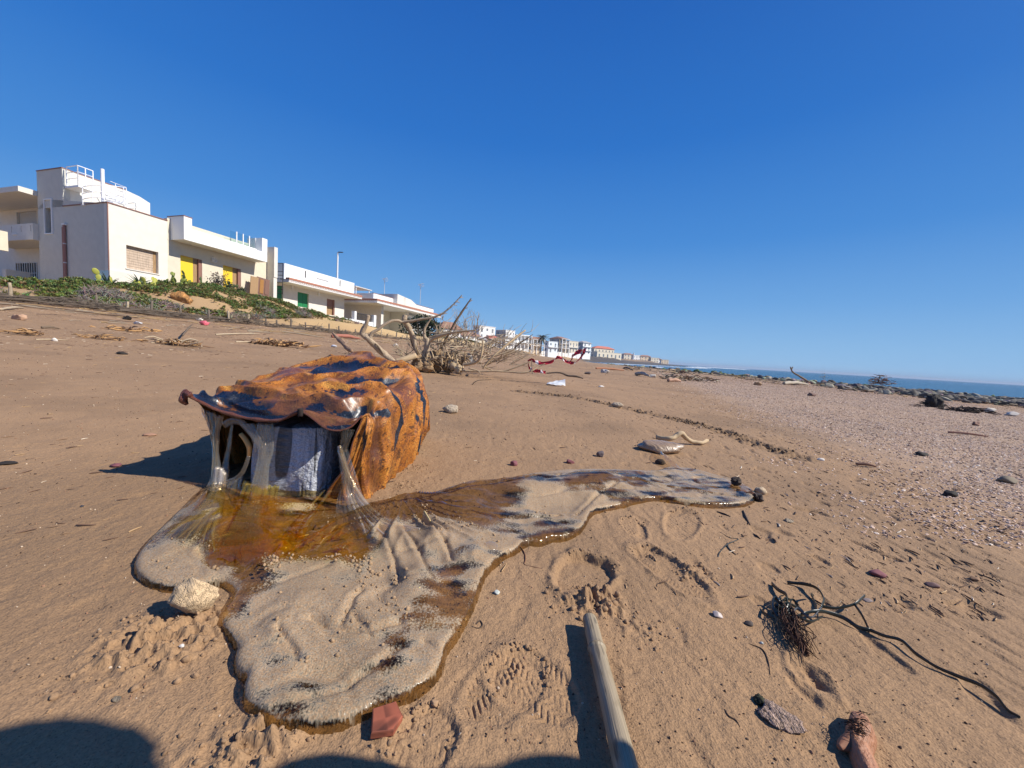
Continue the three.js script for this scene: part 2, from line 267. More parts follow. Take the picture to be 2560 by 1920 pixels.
{
  const g = new THREE.PlaneGeometry(60000, 60000, 1, 1).rotateX(-Math.PI / 2); const uvA = g.attributes.uv; for (let i = 0; i < uvA.count; i++) uvA.setXY(i, uvA.getX(i) * 3400, uvA.getY(i) * 3400);
  const m = MP(.014, .075, .13, { roughness: .2, ior: 1.33, bumpMap: seaBump, bumpScale: .5 });
  const s = mesh('sea', g, m); s.position.y = SEA; tag(s, 'blue sea out to the horizon', null, null, 'structure');
  // breaking crests: low white ridges on the water
  const L = [], r = rng(44);
  const crest = (x0, d0, x1, d1, h) => { const n = 26, pos = [], idx = []; const L2 = Math.hypot(x1 - x0, d1 - d0), nx = -(d1 - d0) / L2, nd = (x1 - x0) / L2; for (let i = 0; i <= n; i++) { const t = i / n, e = Math.sin(Math.PI * t) * (.55 + .8 * Math.abs(noise2(t * 9 + x0, d0))), x = lerp(x0, x1, t) + nx * 1.5 * noise2(t * 5, x0), d = lerp(d0, d1, t) + nd * 1.5 * noise2(t * 5, x0); for (const [o, y] of [[-1.1, 0], [-.3, h * .8], [0, h], [.5, h * .5], [1.6, 0]]) pos.push(x + nx * o * e, SEA - .01 + y * e, -(d + nd * o * e)); } for (let i = 0; i < n; i++) for (let j = 0; j < 4; j++) { const a = i * 5 + j; idx.push(a, a + 5, a + 1, a + 1, a + 5, a + 6); } L.push(geoFrom(pos, idx)); };
  crest(34, 150, 62, 190, .2); crest(38, 176, 90, 215, .22); crest(60, 205, 110, 240, .2); crest(150, 330, 205, 395, .5); crest(120, 260, 175, 330, .3); crest(222, 440, 300, 470, .6);  crest(45, 120, 60, 150, .25); crest(70, 180, 130, 238, .3); crest(240, 500, 330, 520, .8);
  tag(mesh('surf', merge(L), M(.55, .60, .64, { roughness: .6 })), 'white crests of small waves breaking off the headland', null, null, 'stuff');
}
// ---------------------------------------------------------------- houses
const TURN = Math.atan2(CV[1], CV[0]);          // local x runs away along the coast, local z towards the sea
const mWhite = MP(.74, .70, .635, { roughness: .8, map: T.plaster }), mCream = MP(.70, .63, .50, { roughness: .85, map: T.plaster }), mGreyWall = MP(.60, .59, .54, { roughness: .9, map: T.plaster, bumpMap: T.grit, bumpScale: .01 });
const mBright = MP(.76, .76, .75, { roughness: .6 }), mDark = M(.03, .03, .035), mCoping = M(.26, .13, .10), mTile = M(.40, .17, .11), mShutterWood = M(.66, .53, .42, { map: T.wood }), mTanWood = M(.45, .29, .15, { map: T.wood });
const mYellow = MP(.80, .55, .02, { roughness: .5 }), mGreen = MP(.015, .22, .07, { roughness: .5 }), mBrown = MP(.17, .052, .018, { roughness: .55, map: T.wood }), mSteel = MP(.85, .86, .88, { roughness: .4 }), mGlassDark = MP(.010, .010, .013, { roughness: .5, specularIntensity: .25 });
const mPane = new THREE.MeshPhysicalMaterial({ color: new THREE.Color().setRGB(.86, .93, .93), roughness: .04, transmission: 1, thickness: 0, ior: 1.45 });
const mPipe = M(.33, .16, .13), mGrille = M(.55, .55, .55);
function boxUV(g) { const p = g.attributes.position, n = g.attributes.normal, u = g.attributes.uv; for (let i = 0; i < p.count; i++) { const ax = Math.abs(n.getX(i)), ay = Math.abs(n.getY(i)); u.setXY(i, (ax > .5 ? p.getZ(i) : p.getX(i)) * .5, (ay > .5 ? p.getZ(i) : p.getY(i)) * .5); } return g; }
function house(px, py, depth, name, label, category, group, turn = TURN) {
  const c = at(px, py, depth), o = thing(name, c, label, category, group); o.rotation.y = turn; o.updateMatrixWorld(true); const inv = o.matrixWorld.clone().invert(), eye = camera.position.clone().applyMatrix4(inv);
  const hit = (qx, qy, axis, val) => { const r = rayDir(qx, qy).transformDirection(inv), k = (val - eye[axis]) / r[axis]; return eye.clone().addScaledVector(r, k); };
  return {
    o, onX: (qx, qy, v = 0) => hit(qx, qy, 'x', v), onY: (qx, qy, v = 0) => hit(qx, qy, 'y', v), onZ: (qx, qy, v = 0) => hit(qx, qy, 'z', v),
    box: (n, x0, x1, y0, y1, z0, z1, m, parent = o) => mesh(n, boxUV(bx(x0, x1, y0, y1, z0, z1)), m, parent),
    bar: (n, a, b, r, m, parent = o) => mesh(n, bar(a, b, r), m, parent),
    // a wall across z (or across x with turned = true) with openings cut through
    wall: (n, x0, x1, y0, y1, front, thick, holes, m, turned, parent = o) => {
      const s = new THREE.Shape([new THREE.Vector2(x0, y0), new THREE.Vector2(x1, y0), new THREE.Vector2(x1, y1), new THREE.Vector2(x0, y1)]);
      for (const [a, b, c2, d] of holes) s.holes.push(new THREE.Path([new THREE.Vector2(a, c2), new THREE.Vector2(a, d), new THREE.Vector2(b, d), new THREE.Vector2(b, c2)]));
      const g = new THREE.ExtrudeGeometry(s, { depth: thick, bevelEnabled: false }); const u = g.attributes.uv; for (let i = 0; i < u.count; i++) u.setXY(i, u.getX(i) * .5, u.getY(i) * .5);
      if (turned) { g.rotateY(-Math.PI / 2); g.translate(front + thick, 0, 0); } else g.translate(0, 0, front - thick);
      return mesh(n, g, m, parent);
    },
    prism: (n, pts, z0, z1, m, parent = o) => mesh(n, new THREE.ExtrudeGeometry(new THREE.Shape(pts.map((p) => new THREE.Vector2(p[0], p[1]))), { depth: z1 - z0, bevelEnabled: false }).translate(0, 0, z0), m, parent),
  };
}
const slats = (h, parent, x0, x1, y0, y1, z, step, m) => { for (let y = y0; y < y1 - .01; y += step) h.box('slat', x0, x1, y + .008, Math.min(y1, y + step) - .008, z, z + .025, m, parent); };

{ // the big white house on the left
  const h = house(273, 706, 21, 'beach_house', 'large white beach house with grey side wall, yellow door panels and roof railings', 'house');
  const y1 = h.onZ(273, 508).y, xA = h.onZ(418, 540).x, win = [h.onZ(316, 612), h.onZ(396, 681)].map((p) => p);
  const wy1 = h.onZ(316, 612).y, wy0 = h.onZ(316, 670).y, wx0 = h.onZ(316, 640).x, wx1 = h.onZ(396, 650).x;
  const zT = h.onX(155, 430).z, zL = h.onX(96, 560).z, yT = h.onX(155, 420).y, xEnd = h.onZ(668, 640).x;
  const nw = [h.onX(114, 540).z, h.onX(130, 540).z], ny = [h.onX(122, 583).y, h.onX(122, 500).y];
  // main block: seaward wall, shaded wall, roof
  const d1 = [h.onZ(452, 700).x, h.onZ(506, 700).x], d2 = [h.onZ(558, 720).x, h.onZ(603, 720).x], dt = h.onZ(452, 637).y, floor = -.55;
  h.wall('wall', 0, xA, -1.6, y1, 0, .3, [[wx0, wx1, wy0, wy1]], mWhite);
  const dtY = h.onZ(452, 637).y;
  h.wall('wall', xA + .003, xEnd - .003, -1.6, h.onZ(460, 594).y + .9, -.02, .3, [[d1[0], d1[1], floor, dtY], [d2[0], d2[1], floor, dtY]], mCream);
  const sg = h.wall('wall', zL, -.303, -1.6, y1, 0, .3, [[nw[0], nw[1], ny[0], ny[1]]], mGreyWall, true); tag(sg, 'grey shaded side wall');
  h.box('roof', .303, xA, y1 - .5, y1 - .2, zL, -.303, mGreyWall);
  h.box('coping', -.04, xA, y1, y1 + .05, -.30, .04, mCoping); h.box('coping', -.04, .3, y1, y1 + .05, zT + .003, -.303, mCoping);
  h.box('corner_trim', -.02, .02, -1.5, y1, -.015, .025, mCoping);
  h.box('plinth', 0, xA, -1.6, h.onZ(330, 684).y, .003, .06, mWhite);
  { // shuttered window
    const w = h.box('window', wx0, wx1, wy0, wy1, -.27, -.24, mShutterWood); slats(h, w, wx0 + .06, wx1 - .06, wy0 + .03, wy1 - .02, -.24, (wy1 - wy0) / 9, mShutterWood);
    h.box('frame', wx0, wx0 + .055, wy0, wy1, -.236, -.20, mShutterWood, w); h.box('frame', wx1 - .16, wx1 - .005, wy0, wy1, -.236, -.205, mTanWood, w); h.box('sill', wx0 - .05, wx1 + .05, wy0 - .06, wy0 - .003, -.2, .05, mWhite, w);
  }
  { const w = h.box('narrow_window', .2, .24, ny[0], ny[1], nw[0], nw[1], mGlassDark); for (const [a, b] of [[nw[0] - .07, nw[0] - .003], [nw[1] + .003, nw[1] + .10]]) h.box('frame', -.05, .04, ny[0] - .07, ny[1] + .07, a, b, mBright, w); h.box('frame', -.05, .04, ny[1] + .003, ny[1] + .07, nw[0], nw[1], mBright, w); h.box('frame', -.05, .04, ny[0] - .07, ny[0] - .003, nw[0], nw[1], mBright, w); }
  { const z = h.onX(167, 620).z, t = h.onX(167, 564).y; h.bar('downpipe', V(-.08, -1.4, z), V(-.08, t, z), .065, mPipe); h.bar('downpipe', V(-.08, -1.4, z - .15), V(-.08, t - .1, z - .15), .04, mPipe); h.box('pipe_cap', -.14, -.003, t + .002, t + .1, z - .12, z + .1, mBright); for (const y of [0, 1, 2]) h.bar('pipe_clamp', V(-.08, y * t / 3, z), V(-.08, y * t / 3 + .06, z), .08, mGrille); }
  // tower and its long upper wall
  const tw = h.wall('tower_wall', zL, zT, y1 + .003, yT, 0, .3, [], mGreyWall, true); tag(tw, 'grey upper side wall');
  const xU = h.onZ(316, 476, zT).x, xV = h.onZ(375, 507, zT).x, yU = h.onZ(316, 476, zT).y, yV = h.onZ(375, 508, zT).y;
  h.prism('upper_wall', [[.303, y1 - .3], [xV, y1 - .3], [xV, yV], [lerp(xU, xV, .55), lerp(yU, yV, .35)], [xU, yU], [.303, yT]], zT - .25, zT, mWhite);
  h.box('coping', -.03, .32, yT, yT + .05, zL, zT + .02, mCoping); h.box('coping', .33, xU, yT - .02, yT + .03, zT - .27, zT + .02, mCoping);
  // roof stair: landing, posts, rails, treads
  const zR = zT + 1.25; const land = [.35, h.onZ(232, 475, zR).x, h.onZ(200, 464, zR).y];
  const L0 = h.onZ(196, 462, zR), L1 = h.onZ(234, 472, zR), TT = h.onZ(196, 414, zR).y;
  h.box('landing', L0.x, L1.x, L0.y - .1, L0.y, zT + .003, zR, mSteel);
  const st = h.o; const post = h.onZ(257, 470, zR + .5), pt = h.onZ(257, 423, zR + .5).y, pr = .085;
  h.bar('stair_post', V(post.x, y1 - .15, zR + .5), V(post.x, pt, zR + .5), pr, mSteel);
  const railRun = (a, b, hgt, n) => { for (let i = 0; i <= n; i++) { const q = a.clone().lerp(b, i / n); h.bar('railing_post', q, q.clone().setY(q.y + hgt), .025, mSteel); } for (const k of [1, .68, .36]) h.bar('rail', a.clone().setY(a.y + hgt * k), b.clone().setY(b.y + hgt * k), k === 1 ? .026 : .018, mSteel); };
  const rh = TT - L0.y; railRun(V(L0.x, L0.y, zR - .03), V(L1.x, L0.y, zR - .03), rh, 2); railRun(V(L0.x, L0.y, zT + .2), V(L0.x, L0.y, zR - .03), rh, 1);
  for (let i = 0; i < 8; i++) { const a = -1.4 + i * .5, y = y1 - .1 + (L0.y - y1) * (i + .5) / 8, c2 = V(post.x + Math.sin(a) * .62, y, zR + .5 + Math.cos(a) * .62), g = bx(-.14, .14, -.02, .02, 0, .95).rotateY(a).translate(post.x, y, zR + .5); mesh('stair_tread', g, mSteel, h.o); h.bar('railing_post', V(post.x + Math.sin(a) * .95, y, zR + .5 + Math.cos(a) * .95), V(post.x + Math.sin(a) * .95, y + .95, zR + .5 + Math.cos(a) * .95), .02, mSteel); }
  for (const k of [.95, .6, .3]) { const pts = []; for (let i = 0; i < 16; i++) { const a = -1.4 + i * .25, y = y1 - .1 + (L0.y - y1) * (i / 2 + .5) / 8; pts.push(V(post.x + Math.sin(a) * .95, y + k, zR + .5 + Math.cos(a) * .95)); } mesh('rail', new THREE.TubeGeometry(new THREE.CatmullRomCurve3(pts), 40, .02, 5), mSteel, h.o); }
  const R1 = h.onZ(300, 495, zR + .3); railRun(V(post.x + .2, y1 + .05, zR + .6), V(R1.x + .6, y1 + .05, zR + .6), .98, 3); railRun(V(R1.x + .6, y1 + .05, zR + .6), V(R1.x + .6, y1 + .05, zR - .5), .98, 1);
  // left part: facade set back, canopy, balcony, grille
  const zF = zL - 9, fx = 1.3, xB = h.onZ(82, 575, zL).x, xC = h.onZ(45, 470, zL).x, by1 = h.onZ(82, 558, zL).y, by0 = h.onZ(82, 593, zL).y, cy1 = h.onZ(45, 464, zL).y, cy0 = h.onZ(45, 477, zL).y;
  const wz = [h.onX(30, 560, fx).z - .4, h.onX(92, 560, fx).z], w1 = [h.onX(60, 572, fx).y - .3, h.onX(60, 529, fx).y], g1 = [h.onX(70, 712, fx).y - .4, h.onX(70, 656, fx).y], gz = [h.onX(41, 680, fx).z, h.onX(94, 680, fx).z];
  h.wall('facade', zF, zL - .003, -1.6, cy0 + .3, fx, .3, [[h.onX(42, 550, fx).z, wz[1], w1[0], w1[1]], [gz[0], gz[1], g1[0], g1[1]]], mWhite, true);
  h.box('facade_return', .303, fx, -1.6, cy0 + .3, zL - .2, zL - .003, mWhite);
  h.box('roof', fx + .303, 9, cy0 + .1, cy0 + .3, zF, zL - .003, mGreyWall);
  const sh = h.box('window', fx + .14, fx + .17, w1[0], w1[1], h.onX(42, 550, fx).z, wz[1], mGrille); for (let y = w1[0]; y < w1[1] - .05; y += .09) h.box('slat', fx + .115, fx + .137, y, y + .075, h.onX(42, 550, fx).z + .05, wz[1] - .05, mGrille, sh);
  h.box('canopy', xC, fx + .3, cy0, cy1, zL - 8, zL - .003, mWhite);
  h.box('balcony_floor', xB, fx, by0 - .12, by0, zL - 6, zL - .003, mWhite);
  const sl = [16, 40, 64].map((q) => h.onX(q + 12, 570, xB).z);
  h.wall('balcony_front', zL - 6, zL - .12, by0, by1, xB, .12, sl.map((z) => [z, z + .07, by0 + .35, by1 - .1]), mWhite, true);
  h.box('balcony_side', xB, -.003, by0, by1, zL - .117, zL - .003, mWhite); h.box('balcony_lamp', xB - .06, xB - .003, by0 + .2, by0 + .26, zL - 2, zL - 1.6, mBright);
  const gr = h.box('grille_window', fx + .16, fx + .2, g1[0], g1[1], gz[0], gz[1], mGlassDark); for (let i = 0; i <= 9; i++) { const z = lerp(gz[0] + .03, gz[1] - .03, i / 9); h.bar('grille_bar', V(fx - .03, g1[0], z), V(fx - .03, g1[1], z), .022, mBright, gr); } for (const k of [.02, .3, .62, .98]) h.bar('grille_bar', V(fx - .03, lerp(g1[0], g1[1], k), gz[0]), V(fx - .03, lerp(g1[0], g1[1], k), gz[1]), .02, mBright, gr);
  { const zP = zL - .9, q = h.onZ(20, 600, zP), a = h.onZ(20, 580, zP).y, b = h.onZ(20, 628, zP).y; h.box('porch_block', q.x - 6, q.x, b, a, zP - .2, zP, mCream); const p2 = h.onX(40, 690, 0), t2 = h.onX(35, 676, 0).y; h.box('gate_pillar', -.4, .6, -1.6, t2, p2.z - .35, p2.z, mWhite); }
  // overhanging parapet above the yellow doors
  const P0 = h.onZ(460, 598, 1.15), P1 = h.onZ(480, 576, 1.15), pe = h.onZ(668, 650, 1.15), bs = P0.y, bt = P1.y, tt = h.onZ(460, 540, 1.15).y, xp = h.onZ(480, 560, 1.15).x, xe0 = h.onZ(655, 640, 1.15).x;
  h.box('overhang', P0.x, pe.x, bs, bt, -.2, 1.15, mBright); h.box('parapet_pier', P0.x, xp, bt + .003, tt, -.3, 1.15, mBright); h.box('coping', P0.x - .02, xp + .02, tt + .003, tt + .05, -.3, 1.17, mCoping);
  h.box('parapet', xp + .003, xe0, bt + .003, bt + .18, .4, .7, mBright); h.box('parapet_pier', xe0 + .003, pe.x, bt + .003, bt + 1.0, -.3, 1.15, mBright);
  for (let i = 0; i < 4; i++) { const a = lerp(xp, xe0, .60 + i * .1), b = lerp(xp, xe0, .60 + i * .1 + .09); h.box('glass_panel', a, b, bt + .2, bt + .95, .5, .512, mPane); h.box('panel_post', b + .01, b + .07, bt + .185, bt + 1, .48, .53, mBright); }
  h.box('roof', xA + .01, pe.x, bs + .2, bs + .5, -8, -.33, mGreyWall); h.box('roof_edge', xA + .01, pe.x + .1, bs - .003, bs - .05, -.2, .0, mCream);
  // wing wall at the far end
  const zW = h.onX(690, 780, xEnd + .2).z; h.box('wing_wall', xEnd, xEnd + .3, bs + .003 - .9, bt + .75, -.5, zW, mWhite); h.box('wing_wall', xEnd, xEnd + .3, -1.8, bs - .9, -.5, zW - .05, mWhite);
  h.prism('wing_foot', [[0, 0], [.3, 0], [.3, .5], [0, .5]], 0, .9, mBright); h.o.children.at(-1).position.set(xEnd, -1.6, zW - .5);
  for (const [d, yr] of [[d1, .64], [d2, .60]]) { // yellow folding panels
    const g = h.box('door', d[0], d[1], floor, dtY, -.29, -.26, mShutterWood), xm = lerp(d[0], d[1], yr), xn = lerp(d[0], d[1], .84);
    h.box('yellow_panel', d[0], xm, floor, dtY - .003, -.25, -.17, mYellow, g); h.box('wood_panel', xm + .005, xn, floor, dtY - .003, -.25, -.19, mTanWood, g); h.box('jamb', xn + .004, d[1] - .003, floor, dtY - .003, -.25, -.05, mCoping, g);
  }
  const lp = h.onZ(535, 650, 0); const lampG = new THREE.TorusGeometry(.16, .05, 8, 20).translate(lp.x, lp.y, .03); const wl = mesh('wall_lamp', lampG, mWhite, h.o); mesh('lamp_cover', new THREE.SphereGeometry(.12, 14, 8).scale(1, 1, .45).translate(lp.x, lp.y, .02), mWhite, wl);
  // glass screen beside the corner
  h.box('glass_screen', -.9, -.885, -1.2, h.onX(250, 676, -.9).y, h.onX(236, 690, -.9).z, h.onX(272, 690, -.9).z, mPane);
  h.o.userData.lean = [xEnd, pe.x];
  // shutters leaning in the corner
  const base = h.onZ(640, 733, .75), dir = TURN;
  const lean = (name, label, px, w, hgt, mat, kind, group, z = .7) => { const p = h.onZ(px, 735, z); p.y = h.onZ(640, 735, .7).y; const wpos = p.clone().applyMatrix4(h.o.matrixWorld); wpos.y -= .05; const t = thing(name, wpos, label, kind, group); t.rotation.set(-.16, TURN - .25, -.12, 'YXZ'); mesh('board', bx(-w / 2, w / 2, .0, hgt, -.03, .03), mat, t); return t; };
  const hh = h.onZ(640, 688, .7).y - h.onZ(640, 735, .7).y;
  const s1 = lean('wooden_shutter', 'reddish brown panelled wooden shutter leaning against the end of the white house', 656, .9, hh, mBrown, 'shutter');
  for (const [a, b] of [[-.40, -.26], [-.24, .02], [.12, .38]]) mesh('panel', bx(a, b, .15, hgt2(hh), .032, .06), a === -.24 ? M(.42, .2, .05, { map: T.wood }) : mBrown, s1);
  for (let i = 0; i < 3; i++) lean('wooden_board', ['outermost left pale tan board leaning beside the brown shutter', 'middle one of the three tan boards left of the brown shutter', 'tan board leaning right against the left edge of the brown shutter'][i], 628 + i * 6, .2, hh * .98, mTanWood, 'board', 'tan boards leaning at the white house', .62);
}
function hgt2(h) { return h - .15; }

{ // low white house with green shutters
  const h = house(860, 789, 41, 'green_shutter_house', 'low white house with green shutters and a brown tiled eave', 'house');
  const xL = h.onZ(668, 740).x, ez = 1.5, e0 = h.onZ(722, 700, ez), e1 = h.onZ(905, 743, ez), ey = e1.y, par = h.onZ(886, 708, -.2), parL = h.onZ(711, 655, -.2);
  const gw = [h.onZ(744, 750).x, h.onZ(772, 750).x, h.onZ(744, 729).y], bw = [h.onZ(817, 765).x, h.onZ(837, 765).x, h.onZ(817, 746).y], gd = [h.onZ(684, 740).x, h.onZ(708, 740).x, h.onZ(690, 712).y];
  const gy0 = h.onZ(744, 766).y, by0 = h.onZ(817, 786).y;
  h.wall('wall', xL, 0, -1.5, ey, 0, .3, [[gw[0], gw[1], gy0, gw[2]], [bw[0], bw[1], by0, bw[2]], [gd[0], gd[1], -1, gd[2]]], mWhite);
  h.box('end_wall', -.3, 0, -1.5, ey, -9, -.303, mWhite); h.box('end_wall', xL, xL + .3, -1.5, ey, -9, -.303, mWhite);
  h.box('eave', e0.x, e1.x, ey - .22, ey, -9, ez, mBright); h.box('tile_edge', e0.x, e1.x, ey + .003, ey + .17, ez - .35, ez + .04, mTile);
  for (let i = 0; i < 46; i++) { const w = (e1.x - e0.x) / 46; const g = new THREE.CylinderGeometry(w * .5, w * .5, 1.0, 6, 1, true, -Math.PI / 2, Math.PI).rotateX(Math.PI / 2).rotateX(.14).translate(e0.x + w * (i + .5), ey + .04, ez - .45); mesh('tile', g, mTile, h.o); }
  h.box('parapet', parL.x, par.x, ey + .003, par.y, -.45, -.2, mBright); h.box('parapet', parL.x, parL.x + .25, ey + .003, par.y, -8, -.453, mWhite); h.box('parapet', par.x - .25, par.x, ey + .003, par.y, -8, -.453, mWhite);
  for (const q of [762, 849]) { const p = h.onZ(q, q < 800 ? 686 : 709, -.2); h.box('drain_slot', p.x, p.x + .12, p.y - .3, p.y + .35, -.198, -.19, mDark); }
  { const p = h.onZ(800, 697, -.2); h.box('wall_sign', p.x - .4, p.x + 1.1, p.y - .05, p.y + .05, -.198, -.14, mGrille); }
  const shut = (n, a, b, c, d, m) => { const w = h.box(n, a, b, c, d, -.2, -.17, m), k = (a + b) / 2; for (const [p, q] of [[a, k - .01], [k + .01, b]]) for (let y = c + .05; y < d - .06; y += .115) h.box('slat', p + .05, q - .05, y, y + .08, -.168, -.14, m, w); };
  shut('green_shutter', gw[0], gw[1], gy0, gw[2], mGreen); shut('green_door', gd[0], gd[1], -1, gd[2], mGreen);
  const bwn = h.box('brown_window', bw[0], bw[1], by0, bw[2], -.26, -.23, mTanWood); h.box('dark_top', bw[0], bw[1], lerp(by0, bw[2], .55), bw[2] - .003, -.228, -.2, mCoping, bwn); h.box('frame', bw[1] - .12, bw[1] - .003, by0, bw[2], -.2, -.04, mCoping, bwn);
  for (const [q, r] of [[729, 719], [795, 735]]) { const p = h.onZ(q, r, 0); const l = h.box('wall_lamp', p.x - .08, p.x + .08, p.y - .16, p.y + .16, .003, .14, mBright); h.box('lamp_bracket', p.x - .03, p.x + .03, p.y + .163, p.y + .24, .003, .1, mGrille, l); }
  { const p = h.onZ(690, 705, .6); for (let i = 0; i < 7; i++) h.bar('wire_rack', V(p.x, p.y - .9 + i * .3, .1), V(p.x + .2, p.y - .9 + i * .3, 1.1), .03, mDark); h.bar('wire_rack', V(p.x + .2, p.y - 1, 1.1), V(p.x + .2, p.y + 1.6, 1.1), .03, mDark); h.bar('wire_rack', V(p.x, p.y + 1.6, .1), V(p.x + .2, p.y + 1.6, 1.1), .03, mDark); }
  h.box('roof', xL, 0, ey + .003, ey + .1, -9, -.5, mGreyWall);
  const q = h.onZ(890, 717, -2); for (let i = 0; i < 2; i++) h.bar('pergola_post', V(q.x + i * 2.4, ey, -2), V(q.x + i * 2.4, q.y, -2), .06, mBright); h.box('pergola_roof', q.x - .3, q.x + 2.7, q.y + .003, q.y + .08, -5, -1.8, mWhite); h.box('roof_box', q.x + .4, q.x + 1.8, ey + .003, ey + .5, -3, -1.4, mTile);
}
{ // porch house
  const h = house(952, 815, 45, 'porch_house', 'white house with open columned porch and low garden wall', 'house');
  const ez = 1.2, e0 = h.onZ(943, 751, ez), e1 = h.onZ(1103, 783, ez), ey = e0.y, p0 = h.onZ(934, 733, -1), p1 = h.onZ(1084, 771, -1), zL = h.onX(860, 760).z, xE = h.onZ(1085, 800).x, pd = -3.2;
  const cz = .45; h.box('side_wall', 0, .3, -1.6, ey - .25, zL, -.9, mWhite);
  h.box('column', 0, cz, -1.6, ey - .25, -.897, 0, mWhite); const c2 = h.onZ(1073, 800).x; h.box('column', c2, c2 + .5, -1.6, ey - .25, -.5, 0, mWhite); const c3 = h.onZ(1018, 800).x; h.box('column', c3, c3 + .35, -1.6, ey - .25, -.4, 0, mWhite);
  h.wall('porch_wall', .303, xE + 4, -1.6, ey - .25, pd, .3, [[.8, 1.9, -.6, 2.2]], mCream); h.box('door', .8, 1.9, -.6, 2.2, pd - .25, pd - .2, mBrown);
  const w3 = h.onZ(1027, 790).x; h.box('porch_return', w3, w3 + .2, -1.6, ey - .25, pd + .003, -.6, mCream); h.wall('front_wall', w3 + .203, c2 - .003, -1.6, ey - .6, -.5, .25, [], mBright);
  h.box('terrace', 0, xE + 2, -1.6, -.6, pd + .003, .3, mWhite); h.prism('stair_rail', [[0, 0], [3, 0], [3, .3], [0, 1.6]], -.45, -.3, mBright); h.o.children.at(-1).position.set(c3 + 1.6, -.3, 0);
  h.box('eave', e0.x, e1.x, ey - .25, ey - .003, zL - .6, ez, mBright);
  h.box('tile_edge', e0.x - .05, e1.x, ey + .003, ey + .2, ez - .35, ez + .04, mTile); h.box('tile_edge', e0.x - .05, e0.x + .3, ey + .003, ey + .2, zL - .6, ez - .353, mTile);
  for (let i = 0; i < 50; i++) { const w = (e1.x - e0.x) / 50; mesh('tile', new THREE.CylinderGeometry(w * .5, w * .5, 1.1, 6, 1, true, -Math.PI / 2, Math.PI).rotateX(Math.PI / 2 + .2).translate(e0.x + w * (i + .5), ey + .1, ez - .5), mTile, h.o); }
  for (let i = 0; i < 26; i++) { const w = (ez - zL) / 26; mesh('tile', new THREE.CylinderGeometry(w * .5, w * .5, 1.1, 6, 1, true, -Math.PI / 2, Math.PI).rotateX(Math.PI / 2 + .2).rotateY(-Math.PI / 2).translate(e0.x + .5, ey + .1, zL - .5 + w * (i + .5)), mTile, h.o); }
  h.box('parapet', p0.x, p1.x, ey + .003, p0.y, -1.25, -1, mBright); h.box('parapet', p0.x, p0.x + .25, ey + .003, p0.y, zL, -1.253, mWhite); h.box('coping', p0.x, p1.x, p0.y + .003, p0.y + .06, -1.27, -.97, mCoping);
  h.box('roof', p0.x, p1.x, ey + .003, ey + .15, zL, -1.26, mGreyWall);
  { const a = h.onX(905, 745, p0.x + 4), b = h.onX(994, 735, p0.x + 4), top = h.onX(994, 735, p0.x + 4).y; h.prism('roof_room', [[0, 0], [6, 0], [3.2, top - p0.y + .35], [0, top - p0.y + .6]], h.onX(905, 745, p0.x + 4).z, h.onX(994, 735, p0.x + 4).z, mWhite); h.o.children.at(-1).position.set(p0.x + 4, p0.y - .6, 0); }
  // garden wall, railing, pillars
  const gz = h.onX(935, 800, -.6).z, W0 = h.onZ(832, 787, 1.9), wy = h.onZ(895, 800, 1.9).y; h.box('garden_wall', h.onZ(832, 780, 1.9).x, h.onZ(936, 800, 1.9).x, -2.4, wy, 1.6, 1.9, mBright);
  const k0 = h.onZ(888, 790, 1.75).x, k1 = h.onZ(931, 790, 1.75).x, kt = h.onZ(888, 782, 1.75).y; h.box('gate_pillar', k0 - .3, k0, wy + .003, kt + .15, 1.55, 1.92, mBright); h.box('gate_pillar', k1, k1 + .4, -2.4, kt + .1, 1.55, 1.95, mBright);
  for (let i = 1; i < 14; i++) { const x = lerp(k0, k1, i / 14); h.bar('railing_bar', V(x, wy + .003, 1.75), V(x, kt, 1.75), .035, mDark); } h.bar('rail', V(k0, kt, 1.75), V(k1, kt, 1.75), .045, mDark);
  const ap = h.onZ(962, 735, -2);
  for (const [q, top, base, label, k] of [[960.5, 697, 737, 'thin roof antenna nearer the green shutter house', 1], [1050, 711, 757, 'thin roof antenna nearer the fallen tree', 2]]) {
    const b = at(q, base + 4, 50), t = at(q, top, 50), o = thing('roof_antenna', b, label, 'antenna', 'roof antennas'); mesh('mast', bar(V(0, 0, 0), V(0, t.y - b.y, 0), .03), mGrille, o);
    for (let i = 0; i < 3; i++) mesh('element', bar(V(-.35 + .1 * i, t.y - b.y - .18 * i, 0), V(.45, t.y - b.y - .18 * i + .1, .1), .022), mBright, o); mesh('element', bar(V(-.3, t.y - b.y - .1, -.1), V(.3, t.y - b.y + .12, .15), .025), mBright, o);
  }
}
{ const b = at(843, 700, 52), t = at(843, 631, 52), o = thing('street_lamp', b, 'tall white street lamp post standing behind the green shutter house', 'street lamp'); const y = t.y - b.y; mesh('post', new THREE.CylinderGeometry(.09, .13, y + 3, 10).translate(0, (y - 3) / 2, 0), mBright, o); mesh('arm', bar(V(0, y, 0), V(.45, y + .02, 0), .04), mDark, o); mesh('lamp_head', new RoundedBoxGeometry(.6, .09, .26, 3, .04).translate(.4, y + .05, 0), mDark, o); }

// ---------------------------------------------------------------- the row of houses far down the beach
const mFarWhite = MP(.80, .79, .76, { roughness: .7 }), mWin = MP(.10, .13, .16, { roughness: .15 }), mRoofRed = M(.46, .14, .09), mRoofBrown = M(.30, .16, .11), mOchre = M(.66, .52, .36, { map: T.plaster }), mBluish = M(.68, .73, .77), mGreyFar = M(.36, .35, .35);
